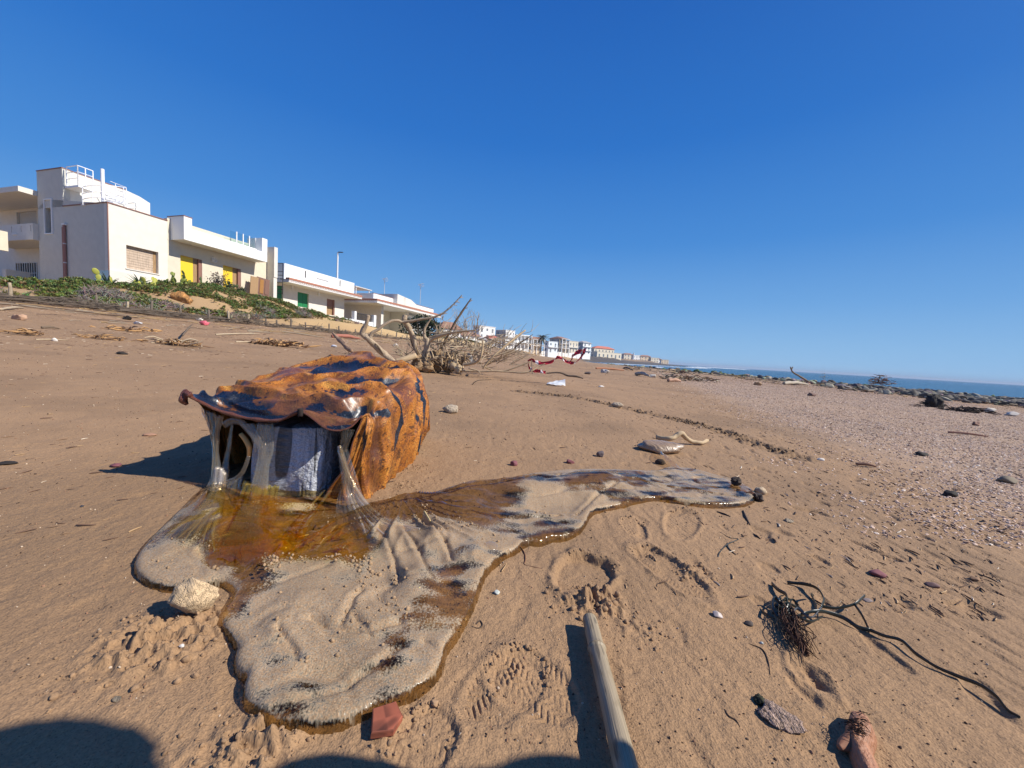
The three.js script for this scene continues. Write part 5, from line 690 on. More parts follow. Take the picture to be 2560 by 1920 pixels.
  stone(2192, 1438, 20, .5, 81, mWeedRed, 'dark red weed tuft on the sand above the seagrass', 'weed', 'weed_tuft'); stone(2332, 1466, 17, .4, 82, M(.16, .09, .08), 'dull brown weed tuft right of the red one', 'weed', 'weed_tuft'); stone(2436, 1448, 12, .4, 83, M(.26, .15, .08), 'small brown curled weed at far right of the near sand', 'weed', 'weed_tuft'); stone(2170, 1502, 12, .3, 84, M(.26, .20, .18), 'grey brown bit of bark just above the seagrass fork', 'bark', 'bark_piece'); stone(1794, 1537, 14, .6, 85, MP(.5, .42, .38), 'pale grey shell lump on sand left of the seagrass', 'shell', 'shell_lump'); stone(1872, 1558, 11, .6, 86, M(.09, .07, .06), 'small dark pebble just left of the seagrass', 'pebble', 'pebble'); stone(1904, 1606, 6, .6, 87, MP(.35, .38, .38), 'tiny blue grey pebble below the seagrass', 'pebble', 'pebble');
  // left sand
  stone(290, 1165, 14, .4, 88, mWeedRed, 'purplish weed scrap on sand left of the drum shadow', 'weed', 'weed_tuft'); stone(18, 1160, 20, .3, 89, mWeed, 'dark weed scrap at the left edge of the sand', 'weed', 'weed_tuft'); stone(205, 1268, 5, .6, 90, M(.05, .05, .06), 'tiny dark pebble on the sand below the drum shadow', 'pebble', 'pebble'); stone(305, 885, 12, .4, 97, mWeed, 'dark flat scrap on the far left sand', 'weed', 'weed_tuft'); stone(372, 1088, 16, .3, 98, M(.34, .19, .12), 'brown leaf on the sand left of the drum rim', 'leaf', 'leaf'); stone(1010, 1085, 8, .4, 99, mWeed, 'dark weed scrap right of the drum', 'weed', 'weed_tuft');
}
{ // washed up wood and rubbish in the middle distance, each where it shows
  const P = (pts) => pts.map(([px, py, r]) => { const p = ground(px, py + (pts.up ?? 0)); return [p, r * pxm(p)]; });
  const lay = (label, x0, y0, x1, y1, r, mat = mTwigPale, name = 'stick', category = 'stick') => { const a = ground(x0, y0), b = ground(x1, y1), k = r * pxm(a); a.y += k; b.y += k; return solo(name, limb([[a, k], [a.clone().lerp(b, .5).add(V(0, k * .8, 0)), k * 1.1], [b, k * .5]], { n: 6, step: 5, rough: .25, seed: x0 }), mat, label, category); };
  lay('long pale reed lying across the left sand near the drum', 590, 856, 758, 860, 1.6); lay('yellowish cane lying left of the leaning stick', 540, 838, 650, 836, 1.8); lay('short stick leaning up from dry weed on the left sand', 456, 858, 482, 822, 2.4, mBarkDark).position.y += .12;
  lay('pale plank lying at the far left of the beach', 0, 776, 60, 772, 3); lay('dark bent stick on the left sand below the dune', 104, 822, 148, 824, 3, mBarkDark); lay('thin pale reed on sand below the fence', 90, 850, 170, 852, 1.4);
  lay('long thin cane on the mid beach behind the leaning stick', 700, 830, 812, 846, 1.5); lay('reddish plank lying before the fence stakes', 830, 844, 900, 850, 4, M(.34, .13, .09)); lay('dark stick in the wrack below the barrier tape', 1560, 921, 1582, 928, 2, mBarkDark); lay('long reddish board among the shore wrack', 1490, 923, 1560, 928, 2.2, M(.34, .15, .08)); lay('pale pinkish log before the wrack heap', 1670, 955, 1702, 957, 4, M(.46, .28, .19), 'log', 'log');
  lay('grey log in front of the boulders', 1590, 938, 1622, 944, 4, M(.40, .36, .30), 'log', 'log'); lay('pale log lying among the boulders', 1960, 962, 2020, 965, 4, M(.38, .33, .26), 'log', 'log'); lay('dark branch across the shell gravel edge', 2140, 1163, 2190, 1170, 4, M(.26, .14, .09)); lay('reddish reed lying across the far shell gravel', 2370, 1082, 2470, 1094, 2.4, M(.32, .16, .11)); lay('pale plank at the right among the boulders', 2440, 996, 2466, 1010, 3);
  // heaps of dry leaves and reeds: each heap a thing
  const heap = (label, px, py, w, h, n, mats, seed, name = 'reed_heap', category = 'reeds') => { let p = ground(px, py); if (-p.z > 40 && px > 1900) p = at(px, py, 30); const k = pxm(p), o = thing(name, p, label, category), r = rng(seed), L = mats.map(() => []); for (let i = 0; i < n; i++) { const x = (r() + r() - 1) * w * k, z = (r() - .5) * w * k * .7, y = h * k * r() * (1 - Math.abs(x) / (w * k)), a = r() * 6.3, l = w * k * (.15 + .3 * r()), q = V(x, y + .01, z); L[i % mats.length].push(limb([[q, .05 * l], [q.clone().add(V(Math.cos(a) * l * .5, (r() - .3) * l * .4, Math.sin(a) * l * .5)), .07 * l], [q.clone().add(V(Math.cos(a) * l, (r() - .4) * l * .4, Math.sin(a) * l)), .02 * l]], { n: 5, step: 2, rough: .4, seed: i })); } if (name === 'seaweed_heap' && h > 20) mesh('mound', rockGeo(seed, w * k * .55, h * k * .62, w * k * .45, 4, .4, 2, .1, .4, 5).translate(0, h * k * .3, 0), mats[0], o); L.forEach((l, i) => l.length && tag(mesh(category === 'reeds' ? 'stalks' : 'strands', merge(l), mats[i], o), null, null, null, 'stuff')); return o; };
  const tan = M(.42, .24, .10), br = M(.20, .12, .07), gr = M(.33, .29, .22);
  heap('flat heap of orange brown dry reeds around the leaning stick on the left sand', 440, 862, 75, 13, 130, [tan, br, mTwigPale], 1); heap('low heap of dry reeds left of the drum top', 690, 864, 80, 12, 120, [tan, br], 2); heap('thin spread of dry weed near the left edge of the beach', 60, 836, 60, 10, 60, [br, tan], 3); heap('small tan weed scrap left of the reed heap', 250, 848, 60, 8, 50, [tan, br], 4); heap('dry weed line below the left fence', 330, 828, 70, 7, 60, [br, tan], 5);
  heap('wide grey and brown heap of driftwood and canes before the boulders', 1690, 950, 50, 26, 100, [gr, br, mWoodPale, mRockDark], 6, 'driftwood_heap', 'driftwood'); heap('second driftwood heap right of the wide one', 1760, 955, 42, 14, 70, [gr, br, mWoodPale], 7, 'driftwood_heap', 'driftwood'); heap('reddish brush heap standing on the boulders at right', 2205, 962, 34, 26, 90, [M(.22, .10, .07), br], 8, 'brush_heap', 'driftwood'); heap('grey brush heap on the boulders left of the reddish one', 2058, 950, 14, 18, 40, [gr], 9, 'brush_heap', 'driftwood');
  heap('tall black heap of seaweed on the right of the beach', 2333, 1018, 32, 34, 160, [mWeed, M(.035, .026, .02)], 10, 'seaweed_heap', 'seaweed'); heap('low brown seaweed drift right of the black heap', 2420, 1030, 58, 12, 90, [mWeed, M(.06, .035, .025)], 11, 'seaweed_heap', 'seaweed'); heap('low brown seaweed left of the black heap', 2300, 1018, 22, 8, 30, [M(.07, .04, .03)], 12, 'seaweed_heap', 'seaweed');
  heap('black weed behind the top of the drum', 880, 888, 26, 14, 50, [mWeed], 13, 'seaweed_heap', 'seaweed'); heap('dark brushwood mound in front of the bright white far house', 1285, 884, 16, 9, 40, [mBarkDark, br], 14, 'brush_heap', 'driftwood');
  { const d = 30, q = (px, py, r) => [at(px, py, d), r * d / FPX], o = thing('upright_branch', at(2020, 955, d), 'forked dark branch sticking up from the boulders against the sea', 'branch'); partW('stem', limb([q(2024, 956, 2.2), q(2008, 946, 2.4), q(1998, 940, 2.2), q(1981, 929, 1.9), q(1977, 920, 1.5)], { n: 8, step: 6, rough: .25 }), mBarkDark, o); partW('fork', limb([q(1979, 925, 2), q(1976, 917, 1.2)], { n: 6 }), mBarkDark, o); partW('fork', limb([q(1978, 924, 2), q(1982, 917, 1)], { n: 6 }), mBarkDark, o); const s = (a, b, c2, e) => partW('twig', limb([q(a, b, 1.6), q(c2, e, .8)], { n: 5 }), mBarkDark, o); s(2196, 955, 2200, 938); s(2198, 944, 2204, 942); s(2172, 952, 2196, 956); }
  // white and pink rubbish by the fence
  const rub = (px, py, r, mat, label, name = 'plastic_scrap', cat = 'litter') => { const p = ground(px, py), k = pxm(p) * r, g = rockGeo(px, k, k * .6, k * .6, 3, .6, 1.8, .5); solo(name, g.translate(p.x, p.y + k * .3, p.z), mat, label, cat); };
  rub(510, 813, 12, MP(.62, .12, .16, { roughness: .4 }), 'crumpled pink plastic bag by the brushwood fence'); rub(497, 802, 9, mWhiteBit, 'whitish lump just above the pink bag'); rub(345, 811, 9, MP(.5, .5, .52), 'grey white plastic scrap below the fence'); rub(320, 800, 11, mWeed, 'black plastic scrap at the foot of the fence'); rub(835, 868, 8, MP(.55, .55, .58), 'crumpled grey foil left of the forked trunk'); rub(136, 852, 9, mWhiteBit, 'white shell on the left sand'); rub(50, 800, 16, M(.45, .28, .18), 'brown lump of wood on the far left sand', 'wood_lump', 'wood'); rub(60, 832, 14, M(.42, .25, .15), 'reddish bark piece on the left sand', 'bark_piece', 'bark'); rub(1512, 932, 12, M(.5, .46, .42), 'grey white rag among wrack left of the log', 'cloth_scrap', 'litter'); rub(1470, 936, 9, M(.12, .09, .08), 'small dark stump right of the tape stick', 'wood_lump', 'wood'); rub(1632, 944, 10, M(.5, .46, .4), 'pale grey sack in front of the driftwood heap', 'cloth_scrap', 'litter'); rub(990, 866, 8, mWhiteBit, 'small white scrap behind the drum between the trunks'); rub(700, 962, 6, mWeed, 'dark pebble between drum and left sand', 'pebble', 'pebble');
  rub(2470, 1030, 14, M(.5, .46, .4), 'pale grey driftwood piece right of the low seaweed', 'wood_lump', 'wood'); rub(2530, 1040, 14, M(.55, .5, .44), 'pale flat rag at the right edge near the boulders', 'cloth_scrap', 'litter'); rub(2440, 1064, 10, M(.3, .17, .12), 'small reddish stone on the far shell gravel', 'stone', 'stone'); rub(1894, 963, 12, M(.34, .22, .13), 'brown stump in the wrack before the boulders', 'wood_lump', 'wood'); rub(2030, 990, 10, M(.16, .09, .07), 'dark reddish stump at the far edge of the gravel', 'wood_lump', 'wood');
}
// ---------------------------------------------------------------- the crushed rusty drum
const dents = (s, t) => { // s across the skin, t along it; metres of push, negative inwards
  const wx = s + .25 * noise2(s * 2 + 9, t * 2.2), n = fbm2(wx * 3.2 + 3, t * 3.0 + 8, 3);
  return .016 * n + .007 * (ridge(noise2(wx * 3.4 + 5, t * 2.8 + 2)) ** 4 - .25) + .0008 * noise2(s * 22, t * 12);
};
const drumSkin = (() => { // cross-sections from mouth to rear, each from the right foot over the top to the left foot
  const A = (l) => l.map(([x, y, d]) => at(x, y, d));
  const W = (d, l) => l.map(([x, y]) => V(x, y, -d));
  return [
    A([[838, 1287, 1.11], [815, 1238, 1.125], [862, 1168, 1.115], [884, 1100, 1.115], [906, 1040, 1.12], [872, 1070, 1.085], [820, 1073, 1.07], [754, 1031, 1.09], [700, 1050, 1.10], [640, 1049, 1.11], [560, 1031, 1.12], [502, 1006, 1.11], [468, 988, 1.11], [505, 1018, 1.17], [531, 1090, 1.18], [539, 1155, 1.19], [533, 1242, 1.19]]),
    A([[926, 1270, 1.165], [932, 1200, 1.165], [940, 1130, 1.165], [948, 1070, 1.17], [944, 1022, 1.175], [912, 1022, 1.16], [858, 1012, 1.15], [800, 1000, 1.16], [735, 1004, 1.18], [665, 1001, 1.20], [604, 990, 1.22], [560, 984, 1.22], [535, 985, 1.24], [545, 1015, 1.28], [555, 1080, 1.32], [560, 1130, 1.34], [556, 1200, 1.35]]),
    W(1.36, [[-.415, -.01], [-.398, .09], [-.392, .19], [-.40, .29], [-.43, .355], [-.49, .372], [-.56, .372], [-.64, .372], [-.71, .374], [-.78, .368], [-.86, .362], [-.93, .352], [-.975, .338], [-1.00, .27], [-1.01, .18], [-1.0, .09], [-.97, -.01]]),
    W(1.62, [[-.425, -.01], [-.392, .09], [-.385, .20], [-.392, .31], [-.415, .385], [-.47, .415], [-.55, .425], [-.63, .430], [-.71, .430], [-.79, .424], [-.87, .412], [-.94, .392], [-.985, .36], [-1.01, .28], [-1.02, .18], [-1.0, .09], [-.96, -.01]]),
    W(1.88, [[-.46, -.01], [-.432, .07], [-.424, .16], [-.432, .26], [-.455, .335], [-.50, .400], [-.56, .435], [-.63, .452], [-.71, .458], [-.79, .452], [-.87, .432], [-.93, .40], [-.97, .35], [-.99, .27], [-1.0, .18], [-.98, .09], [-.94, -.01]]),
    W(1.985, [[-.50, .0], [-.445, .06], [-.432, .13], [-.445, .23], [-.475, .31], [-.53, .37], [-.585, .405], [-.65, .42], [-.71, .425], [-.78, .42], [-.85, .40], [-.90, .37], [-.94, .33], [-.96, .26], [-.97, .18], [-.95, .09], [-.91, .0]]),
  ];
})();
const cat = (a, b, c, d, t) => { const q = (k) => .5 * (2 * b[k] + (c[k] - a[k]) * t + (2 * a[k] - 5 * b[k] + 4 * c[k] - d[k]) * t * t + (3 * b[k] - a[k] - 3 * c[k] + d[k]) * t * t * t); return V(q('x'), q('y'), q('z')); };
const skinAt = (s, t) => { // s, t in 0..1
  const rows = drumSkin, R = rows.length - 1, C = rows[0].length - 1, get = (i, j) => rows[clamp(i, 0, R)][clamp(j, 0, C)];
  const tt = Math.min(R - 1e-6, t * R), i = Math.floor(tt), ss = Math.min(C - 1e-6, s * C), j = Math.floor(ss), row = (k) => cat(get(k, j - 1), get(k, j), get(k, j + 1), get(k, j + 2), ss - j);
  return cat(row(i - 1), row(i), row(i + 1), row(i + 2), tt - i);
};
{
  const o = thing('rusty_drum', V(-.72, 0, -1.5), 'crushed rusty steel drum with blue paint remnants, torn open at the front', 'oil drum');
  const SGN = -1, NS = 300, NT = 240, P = [], N = [];
  for (let i = 0; i <= NT; i++) for (let j = 0; j <= NS; j++) P.push(skinAt(j / NS, Math.pow(i / NT, 1.15)));
  const nrm = (i, j) => { const a = P[i * (NS + 1) + Math.min(NS, j + 1)].clone().sub(P[i * (NS + 1) + Math.max(0, j - 1)]), b = P[Math.min(NT, i + 1) * (NS + 1) + j].clone().sub(P[Math.max(0, i - 1) * (NS + 1) + j]); return a.cross(b).normalize(); };
  const hollow = (s, t) => { const wx = s + .05 * noise2(s * 14, t * 12), wt = t + .05 * noise2(s * 12 + 7, t * 10); return Math.min(1, 1.75 * Math.pow(Math.abs(noise2(wx * 3.4 + wt * 1.2 + 3, wt * 5.6 - wx * 1.6)), .95) + .16 * Math.abs(noise2(wx * 8 + 6, wt * 9)) + .04 * Math.abs(noise2(wx * 17, wt * 13 + 4))); };
  const folds = (s, t) => { // upright wrinkles on the right flank, long hollows over the top
    const flank = smooth(.27, .20, s), ph = t * 30 + 2.2 * noise2(s * 5, t * 3) ; return flank * (.030 * (.28 - Math.abs(noise2(ph * .42, s * 3.2 + .8 * noise2(t * 9, s * 6)))) + .010 * (.25 - Math.abs(noise2(ph * 1.1 + 5, s * 5))) - .0015 * Math.abs(noise2(t * 9, s * 60))) * smooth(0, .08, t) + (1 - flank) * smooth(.78, .72, s) * -.050 * (hollow(s, t) - .3) * smooth(.02, .17, t) ;
  };
  const push = (s, t) => (dents(s * 1.6, t * 1.5) * smooth(0, .10, t) + folds(s, t)) * smooth(0, .03, t);
  const pos = [], uv = [], idx = [], NR = []; for (let i = 0; i <= NT; i++) for (let j = 0; j <= NS; j++) NR.push(nrm(i, j));
  for (let i = 0; i <= NT; i++) for (let j = 0; j <= NS; j++) { const s = j / NS, t = Math.pow(i / NT, 1.15), k = push(s, t), n = NR[i * (NS + 1) + j], p = P[i * (NS + 1) + j]; p.addScaledVector(n, SGN * k); }
  for (const p of P) pos.push(p.x, p.y, p.z); for (let i = 0; i <= NT; i++) for (let j = 0; j <= NS; j++) uv.push(j / NS, Math.pow(i / NT, 1.15));
  for (let i = 0; i < NT; i++) for (let j = 0; j < NS; j++) { const a = i * (NS + 1) + j, b = a + NS + 1; idx.push(a, a + 1, b, a + 1, b + 1, b); }
  // rust, bare orange, dark blue paint left in the hollows, a wet-looking coat of resin
  const blueAt = (u, v) => { const t = v, k = push(u, t), n = fbm2(u * 9 + 2, v * 7, 4), top = smooth(.26, .31, u) * smooth(.80, .74, u);
    let b = top * smooth(.45, .63, hollow(u, v) + .5 * n + .16 * noise2(u * 40, v * 30) + .1 * noise2(u * 110, v * 80)) ; b = Math.max(b, top * smooth(.50, .62, u + .25 * n) * smooth(.19, .12, v + .05 * n) * smooth(.015, .035, v) * smooth(.77, .73, u) * smooth(-.3, .0, n + .12));   // the lip at the left
    const fl = smooth(.27, .235, u), st = noise2(v * 19 + 2.0 * noise2(u * 9, v * 5), u * 5.2 + 7); b = Math.max(b, fl * smooth(.20, .36, st + .5 * n + .12 * noise2(u * 50, v * 60)) * smooth(.05, .1, v)); return clamp(b); };
  const SZ = 1280, blue = new Float32Array(SZ * SZ); for (let y = 0; y < SZ; y++) for (let x = 0; x < SZ; x++) blue[y * SZ + x] = blueAt((x + .5) / SZ, (y + .5) / SZ);
  const B = (u, v) => blue[clamp((v * SZ) | 0, 0, SZ - 1) * SZ + clamp((u * SZ) | 0, 0, SZ - 1)];
  const map = tex(SZ, SZ, (u, v) => {
    const flank = smooth(.27, .23, u), a = u * 15, b = v * 9, n1 = fbm2(a * .8, b * .9, 5), n2 = fbm2(a * 4 + 9, b * 4 * lerp(1, .75, flank), 4), n3 = noise2(a * 22, b * 26 * lerp(1, .7, flank)), n4 = noise2(a * 60, b * 60), k = push(u, v);
    let c = [.47, .160, .020]; const mixc = (q, w) => { c = c.map((e, i) => lerp(e, q[i], clamp(w))); };
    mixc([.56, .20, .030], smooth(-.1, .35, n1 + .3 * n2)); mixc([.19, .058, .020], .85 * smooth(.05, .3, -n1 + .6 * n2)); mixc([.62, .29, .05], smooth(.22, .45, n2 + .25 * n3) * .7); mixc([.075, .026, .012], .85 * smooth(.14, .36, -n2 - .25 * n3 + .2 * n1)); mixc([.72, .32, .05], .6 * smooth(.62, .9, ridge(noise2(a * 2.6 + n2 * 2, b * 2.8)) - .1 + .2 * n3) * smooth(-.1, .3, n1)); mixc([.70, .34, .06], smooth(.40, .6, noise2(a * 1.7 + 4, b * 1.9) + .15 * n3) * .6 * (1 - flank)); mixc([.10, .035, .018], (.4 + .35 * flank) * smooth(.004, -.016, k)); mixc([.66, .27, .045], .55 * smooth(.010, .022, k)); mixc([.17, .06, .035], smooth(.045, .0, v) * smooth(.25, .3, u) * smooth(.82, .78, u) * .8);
    mixc([.15, .062, .036], smooth(.30, .16, v + .08 * n1) * smooth(.27, .31, u) * smooth(.62, .55, u) * .75); const e = B(u, v), bl = [.013, .021, .042].map((q, i) => q * (1 + .8 * n3) + [.06, .07, .08][i] * smooth(.45, .65, noise2(a * 30, b * 8))); const edge = e * (1 - e) * 4; mixc([.17, .055, .018], edge * .5); mixc(bl, smooth(.35, .62, e + .25 * n3 - .38 * smooth(.2, .55, noise2(a * 5 + 2 * n1, b * 34 + 9)) * (1 - flank)));
    const crust = smooth(.42, .5, noise2(a * 9 + 3, b * 9)) * smooth(.52, .49, Math.abs(u - .42) * 10) * smooth(.8, .86, v) * smooth(.94, .9, v); mixc([.6, .52, .42], crust);
    const sc = .72 + .32 * n4 + .38 * n3; return c.map((q) => Math.max(.004, q * sc));
  }, true, false);
  const rough = tex(768, 768, (u, v) => { const e = B(u, v), n = noise2(u * 200, v * 120), m = fbm2(u * 12, v * 9, 4); const r = clamp(.50 + .25 * m + .16 * n - .16 * e); return [r, r, r]; }, false, false);
  const bump = tex(SZ, SZ, (u, v) => { const n = .5 + .22 * fbm2(u * 40, v * 26, 3) + .05 * noise2(u * 240, v * 160) + .05 * smooth(.28, .2, u) * noise2(u * 20, v * 90); return [n, n, n]; }, false, false);
  const skin = new THREE.MeshPhysicalMaterial({ map, roughnessMap: rough, roughness: 1, bumpMap: bump, bumpScale: .003, clearcoat: .10, clearcoatRoughness: .22, metalness: 0, ior: 1.5 });
  partW('shell', geoFrom(pos, idx, uv), skin, o);
  { // rear cap
    const last = P.slice(NT * (NS + 1)), c = last.reduce((a, b) => a.add(b), V()).divideScalar(last.length).add(V(0, 0, .02)), pp = [c.x, c.y, c.z], ii = []; last.forEach((p) => pp.push(p.x, p.y, p.z)); for (let j = 1; j <= NS; j++) ii.push(0, j + 1, j); ii.push(0, 1, NS + 1); partW('bottom_plate', geoFrom(pp, ii), M(.2, .07, .03), o); }
  { // floor of the drum, so that it is closed below
    const pp = [], ii = []; for (let i = 0; i <= NT; i += 4) { const a = P[i * (NS + 1)], b = P[i * (NS + 1) + NS]; pp.push(a.x, a.y + .004, a.z, b.x, b.y + .004, b.z); } for (let i = 0; i < pp.length / 6 - 1; i++) ii.push(i * 2, i * 2 + 1, i * 2 + 2, i * 2 + 1, i * 2 + 3, i * 2 + 2); partW('shell_floor', geoFrom(pp, ii), M(.05, .03, .02), o); }
  { // rolled rim along the torn mouth
    const rim = (a, b, r, seed) => { const pts = []; for (let i = 0; i <= 26; i++) { const p = P[Math.round(lerp(a, b, i / 26) * NS)].clone(); pts.push([p, r * (.8 + .4 * noise2(i * .4, seed))]); } partW('rim', limb(pts, { n: 9, step: 3, rough: .25, f: 40 }), rimMat, o); };
    const rimMat = MP(.22, .065, .035, { roughness: .5, bumpMap: T.grit, bumpScale: .003, map: T.mottle, clearcoat: .3 });
    rim(.445, .755, .006, 2); rim(.255, .43, .0034, 3); rim(.02, .25, .003, 4);
    const tip = P[Math.round(.752 * NS)]; partW('rim', limb([[tip.clone().add(V(.02, 0, .01)), .008], [tip.clone().add(V(-.006, .006, 0)), .0095], [tip.clone().add(V(-.008, -.014, .004)), .009], [tip.clone().add(V(0, -.028, .0)), .004]], { n: 10, rough: .3, f: 60 }), rimMat, o);
    const tear = P[Math.round(.44 * NS)]; partW('torn_edge', limb([[tear.clone().add(V(0, .012, .004)), .007], [tear.clone().add(V(.003, -.012, .004)), .008]], { n: 8, rough: .3 }), M(.02, .012, .01), o);
  }
  o.userData.P = undefined;
}
{ // grey block of set contents inside the mouth
  const c = V(-.685, .035, -1.232), pos = [], idx = [], uv = [], n = 90, m = 50;
  for (let i = 0; i <= m; i++) for (let j = 0; j <= n; j++) { const t = i / m, a = j / n * Math.PI * 2, sx = Math.sign(Math.cos(a)) * Math.pow(Math.abs(Math.cos(a)), .62), sz = Math.sign(Math.sin(a)) * Math.pow(Math.abs(Math.sin(a)), .62), lean = .05 * t, k = (1 + .06 * Math.sin(t * 3) - .1 * Math.max(0, .18 - t)) * (i === m ? 0 : 1) , g = .004 * noise3(sx * 14, t * 2, sz * 14) + .003 * Math.min(0, noise2(sx * 9 + sz * 9, t * .6) + .3) * 4; pos.push(c.x + sx * (.118 + g) * k, -.02 + Math.min(t, .98) * .265, c.z + sz * (.095 + g) * k + .03 * (1 - t)); uv.push(j / n * 2.2, t); }
  for (let i = 0; i < m; i++) for (let j = 0; j < n; j++) { const a = i * (n + 1) + j, b = a + n + 1; idx.push(a, a + 1, b, a + 1, b + 1, b); }
  const map = tex(1024, 512, (u, v) => { const g = noise2(u * 220, v * 150), g2 = noise2(u * 90, v * 70), st = noise2(u * 34, v * 2.2), k = clamp(.42 + .35 * g + .3 * g2); const gap = smooth(.44, .52, noise2(u * 13 + 3, v * .7)); const q = lerp(.58, .08, k) * (1 - .75 * gap) * (1 + .35 * st); return [q * .93, q * .98, q * 1.12]; });
  solo('grey_block', geoFrom(pos, idx, uv), MP(1, 1, 1, { map, roughness: .45, bumpMap: T.grit, bumpScale: .006 }), 'grey speckled stone-like block sitting in the mouth of the rusty drum', 'block');
}
// ---------------------------------------------------------------- the spilled resin
const outline = [[506, 1228], [494, 1240], [449, 1285], [404, 1330], [375, 1357], [345, 1392], [331, 1424], [337, 1450], [375, 1476], [429, 1488], [466, 1487], [510, 1480], [554, 1470], [572, 1480], [585, 1493], [577, 1508], [561, 1530], [549, 1550], [549, 1572], [564, 1600], [592, 1636], [583, 1652], [580, 1672], [590, 1694], [614, 1708], [601, 1742], [608, 1777], [638, 1803], [683, 1828], [723, 1840], [777, 1835], [837, 1834], [897, 1808], [937, 1788], [986, 1768], [1036, 1752], [1086, 1717], [1114, 1675], [1117, 1640], [1143, 1608], [1168, 1563], [1190, 1518], [1209, 1459], [1220, 1436], [1262, 1396], [1296, 1384], [1312, 1368], [1327, 1364], [1353, 1367], [1375, 1357], [1407, 1355], [1443, 1342], [1466, 1317], [1476, 1294], [1497, 1281], [1542, 1274], [1588, 1262], [1633, 1252], [1678, 1258], [1732, 1267], [1791, 1271], [1836, 1270], [1877, 1263], [1893, 1248], [1890, 1231], [1850, 1210], [1805, 1197], [1746, 1183], [1700, 1172], [1665, 1174], [1640, 1186], [1588, 1184], [1520, 1181], [1452, 1180], [1384, 1184], [1316, 1193], [1249, 1210], [1181, 1215], [1127, 1227], [1081, 1242], [1045, 1246], [1000, 1250], [936, 1268], [890, 1264], [842, 1238], [760, 1215], [660, 1205], [575, 1212]].map(([x, y]) => { const p = ground(x, y); return [p.x, -p.z]; });
function polyDist(poly, x, d) { let best = 1e9, inside = false, bx_ = 0, bd = 0; for (let i = 0, j = poly.length - 1; i < poly.length; j = i++) { const [ax, ad] = poly[j], [cx, cd] = poly[i], ex = cx - ax, ed = cd - ad, t = clamp(((x - ax) * ex + (d - ad) * ed) / (ex * ex + ed * ed)), qx = ax + ex * t, qd = ad + ed * t, q = (x - qx) ** 2 + (d - qd) ** 2; if (q < best) { best = q; bx_ = qx; bd = qd; } if ((ad > d) !== (cd > d) && x < (cx - ax) * (d - ad) / (cd - ad) + ax) inside = !inside; } return [Math.sqrt(best) * (inside ? 1 : -1), bx_, bd]; }
{ // round the corners of the outline
  let p = outline; for (let k = 0; k < 2; k++) { const q = []; for (let i = 0; i < p.length; i++) { const a = p[i], b = p[(i + 1) % p.length]; q.push([a[0] * .75 + b[0] * .25, a[1] * .75 + b[1] * .25], [a[0] * .25 + b[0] * .75, a[1] * .25 + b[1] * .75]); } p = q; } outline.length = 0; outline.push(...p); }
const BOX = { x0: -.90, x1: 1.02, d0: .42, d1: 1.80 };
// places on the resin, given in the photograph and turned into ellipses on the ground
const spot = (px, py, rx, ry, v) => { const c = G2(px, py), a = G2(px + rx, py), b = G2(px, py + ry), ax = a[0] - c[0], ad = a[1] - c[1], bx_ = b[0] - c[0], bd = b[1] - c[1], det = ax * bd - ad * bx_; return { c, v, f: (x, d) => { const dx = x - c[0], dd = d - c[1], s = (dx * bd - dd * bx_) / det, t = (ax * dd - ad * dx) / det; return s * s + t * t; } }; };
const CLEAR = [spot(590, 1350, 170, 66, 1.2), spot(740, 1375, 160, 56, .85), spot(880, 1345, 90, 44, .8), spot(700, 1320, 120, 60, .8), spot(870, 1400, 60, 60, .7), spot(1000, 1285, 110, 40, .8), spot(630, 1460, 50, 50, .8), spot(590, 1545, 48, 40, .8), spot(560, 1430, 60, 25, .5), spot(1120, 1480, 60, 70, .7), spot(1150, 1560, 40, 60, .6), spot(1075, 1580, 60, 26, .8), spot(930, 1690, 100, 26, .95), spot(800, 1760, 100, 30, .95), spot(720, 1805, 60, 20, .8), spot(1000, 1640, 50, 24, .7), spot(1060, 1420, 30, 70, .5), spot(1170, 1420, 60, 30, .7), spot(1150, 1270, 150, 34, .9), spot(1250, 1310, 130, 34, 1), spot(1330, 1225, 220, 30, .8), spot(1400, 1335, 60, 24, 1), spot(1500, 1230, 60, 20, .7), spot(1650, 1215, 140, 40, .9), spot(1800, 1240, 80, 24, .8), spot(1560, 1200, 80, 18, .9), spot(1660, 1255, 140, 10, .9), spot(1480, 1300, 40, 20, .9), spot(1080, 1245, 70, 20, .9), spot(700, 1255, 160, 24, 1.4), spot(520, 1245, 60, 30, 1.4), spot(900, 1275, 90, 24, 1)];
const SANDY = [spot(960, 1340, 60, 34, 1), spot(1020, 1400, 50, 60, .8), spot(1100, 1330, 100, 34, .9), spot(1400, 1275, 78, 26, 1.2), spot(1345, 1238, 52, 12, .9), spot(1120, 1230, 60, 10, .7), spot(1560, 1240, 40, 14, .8), spot(1790, 1250, 40, 12, .7), spot(800, 1440, 120, 16, .7), spot(420, 1420, 90, 60, .6), spot(830, 1560, 200, 110, .7), spot(560, 1390, 40, 10, .3), spot(660, 1420, 20, 30, .4), spot(1660, 1200, 60, 10, .5), spot(1230, 1372, 60, 18, .7), spot(735, 1285, 60, 16, .8), spot(640, 1392, 60, 10, .5), spot(800, 1340, 40, 14, .5)];
const AMBER = [spot(600, 1350, 160, 60, 1), spot(760, 1390, 160, 50, .9), spot(860, 1370, 100, 50, .7), spot(660, 1300, 120, 40, .8), spot(1060, 1590, 50, 22, .5), spot(760, 1790, 120, 40, .28), spot(900, 1700, 120, 30, .2), spot(1400, 1340, 70, 18, .5), spot(1650, 1262, 160, 10, .7), spot(1140, 1500, 60, 80, .28), spot(700, 1260, 180, 30, .7)];
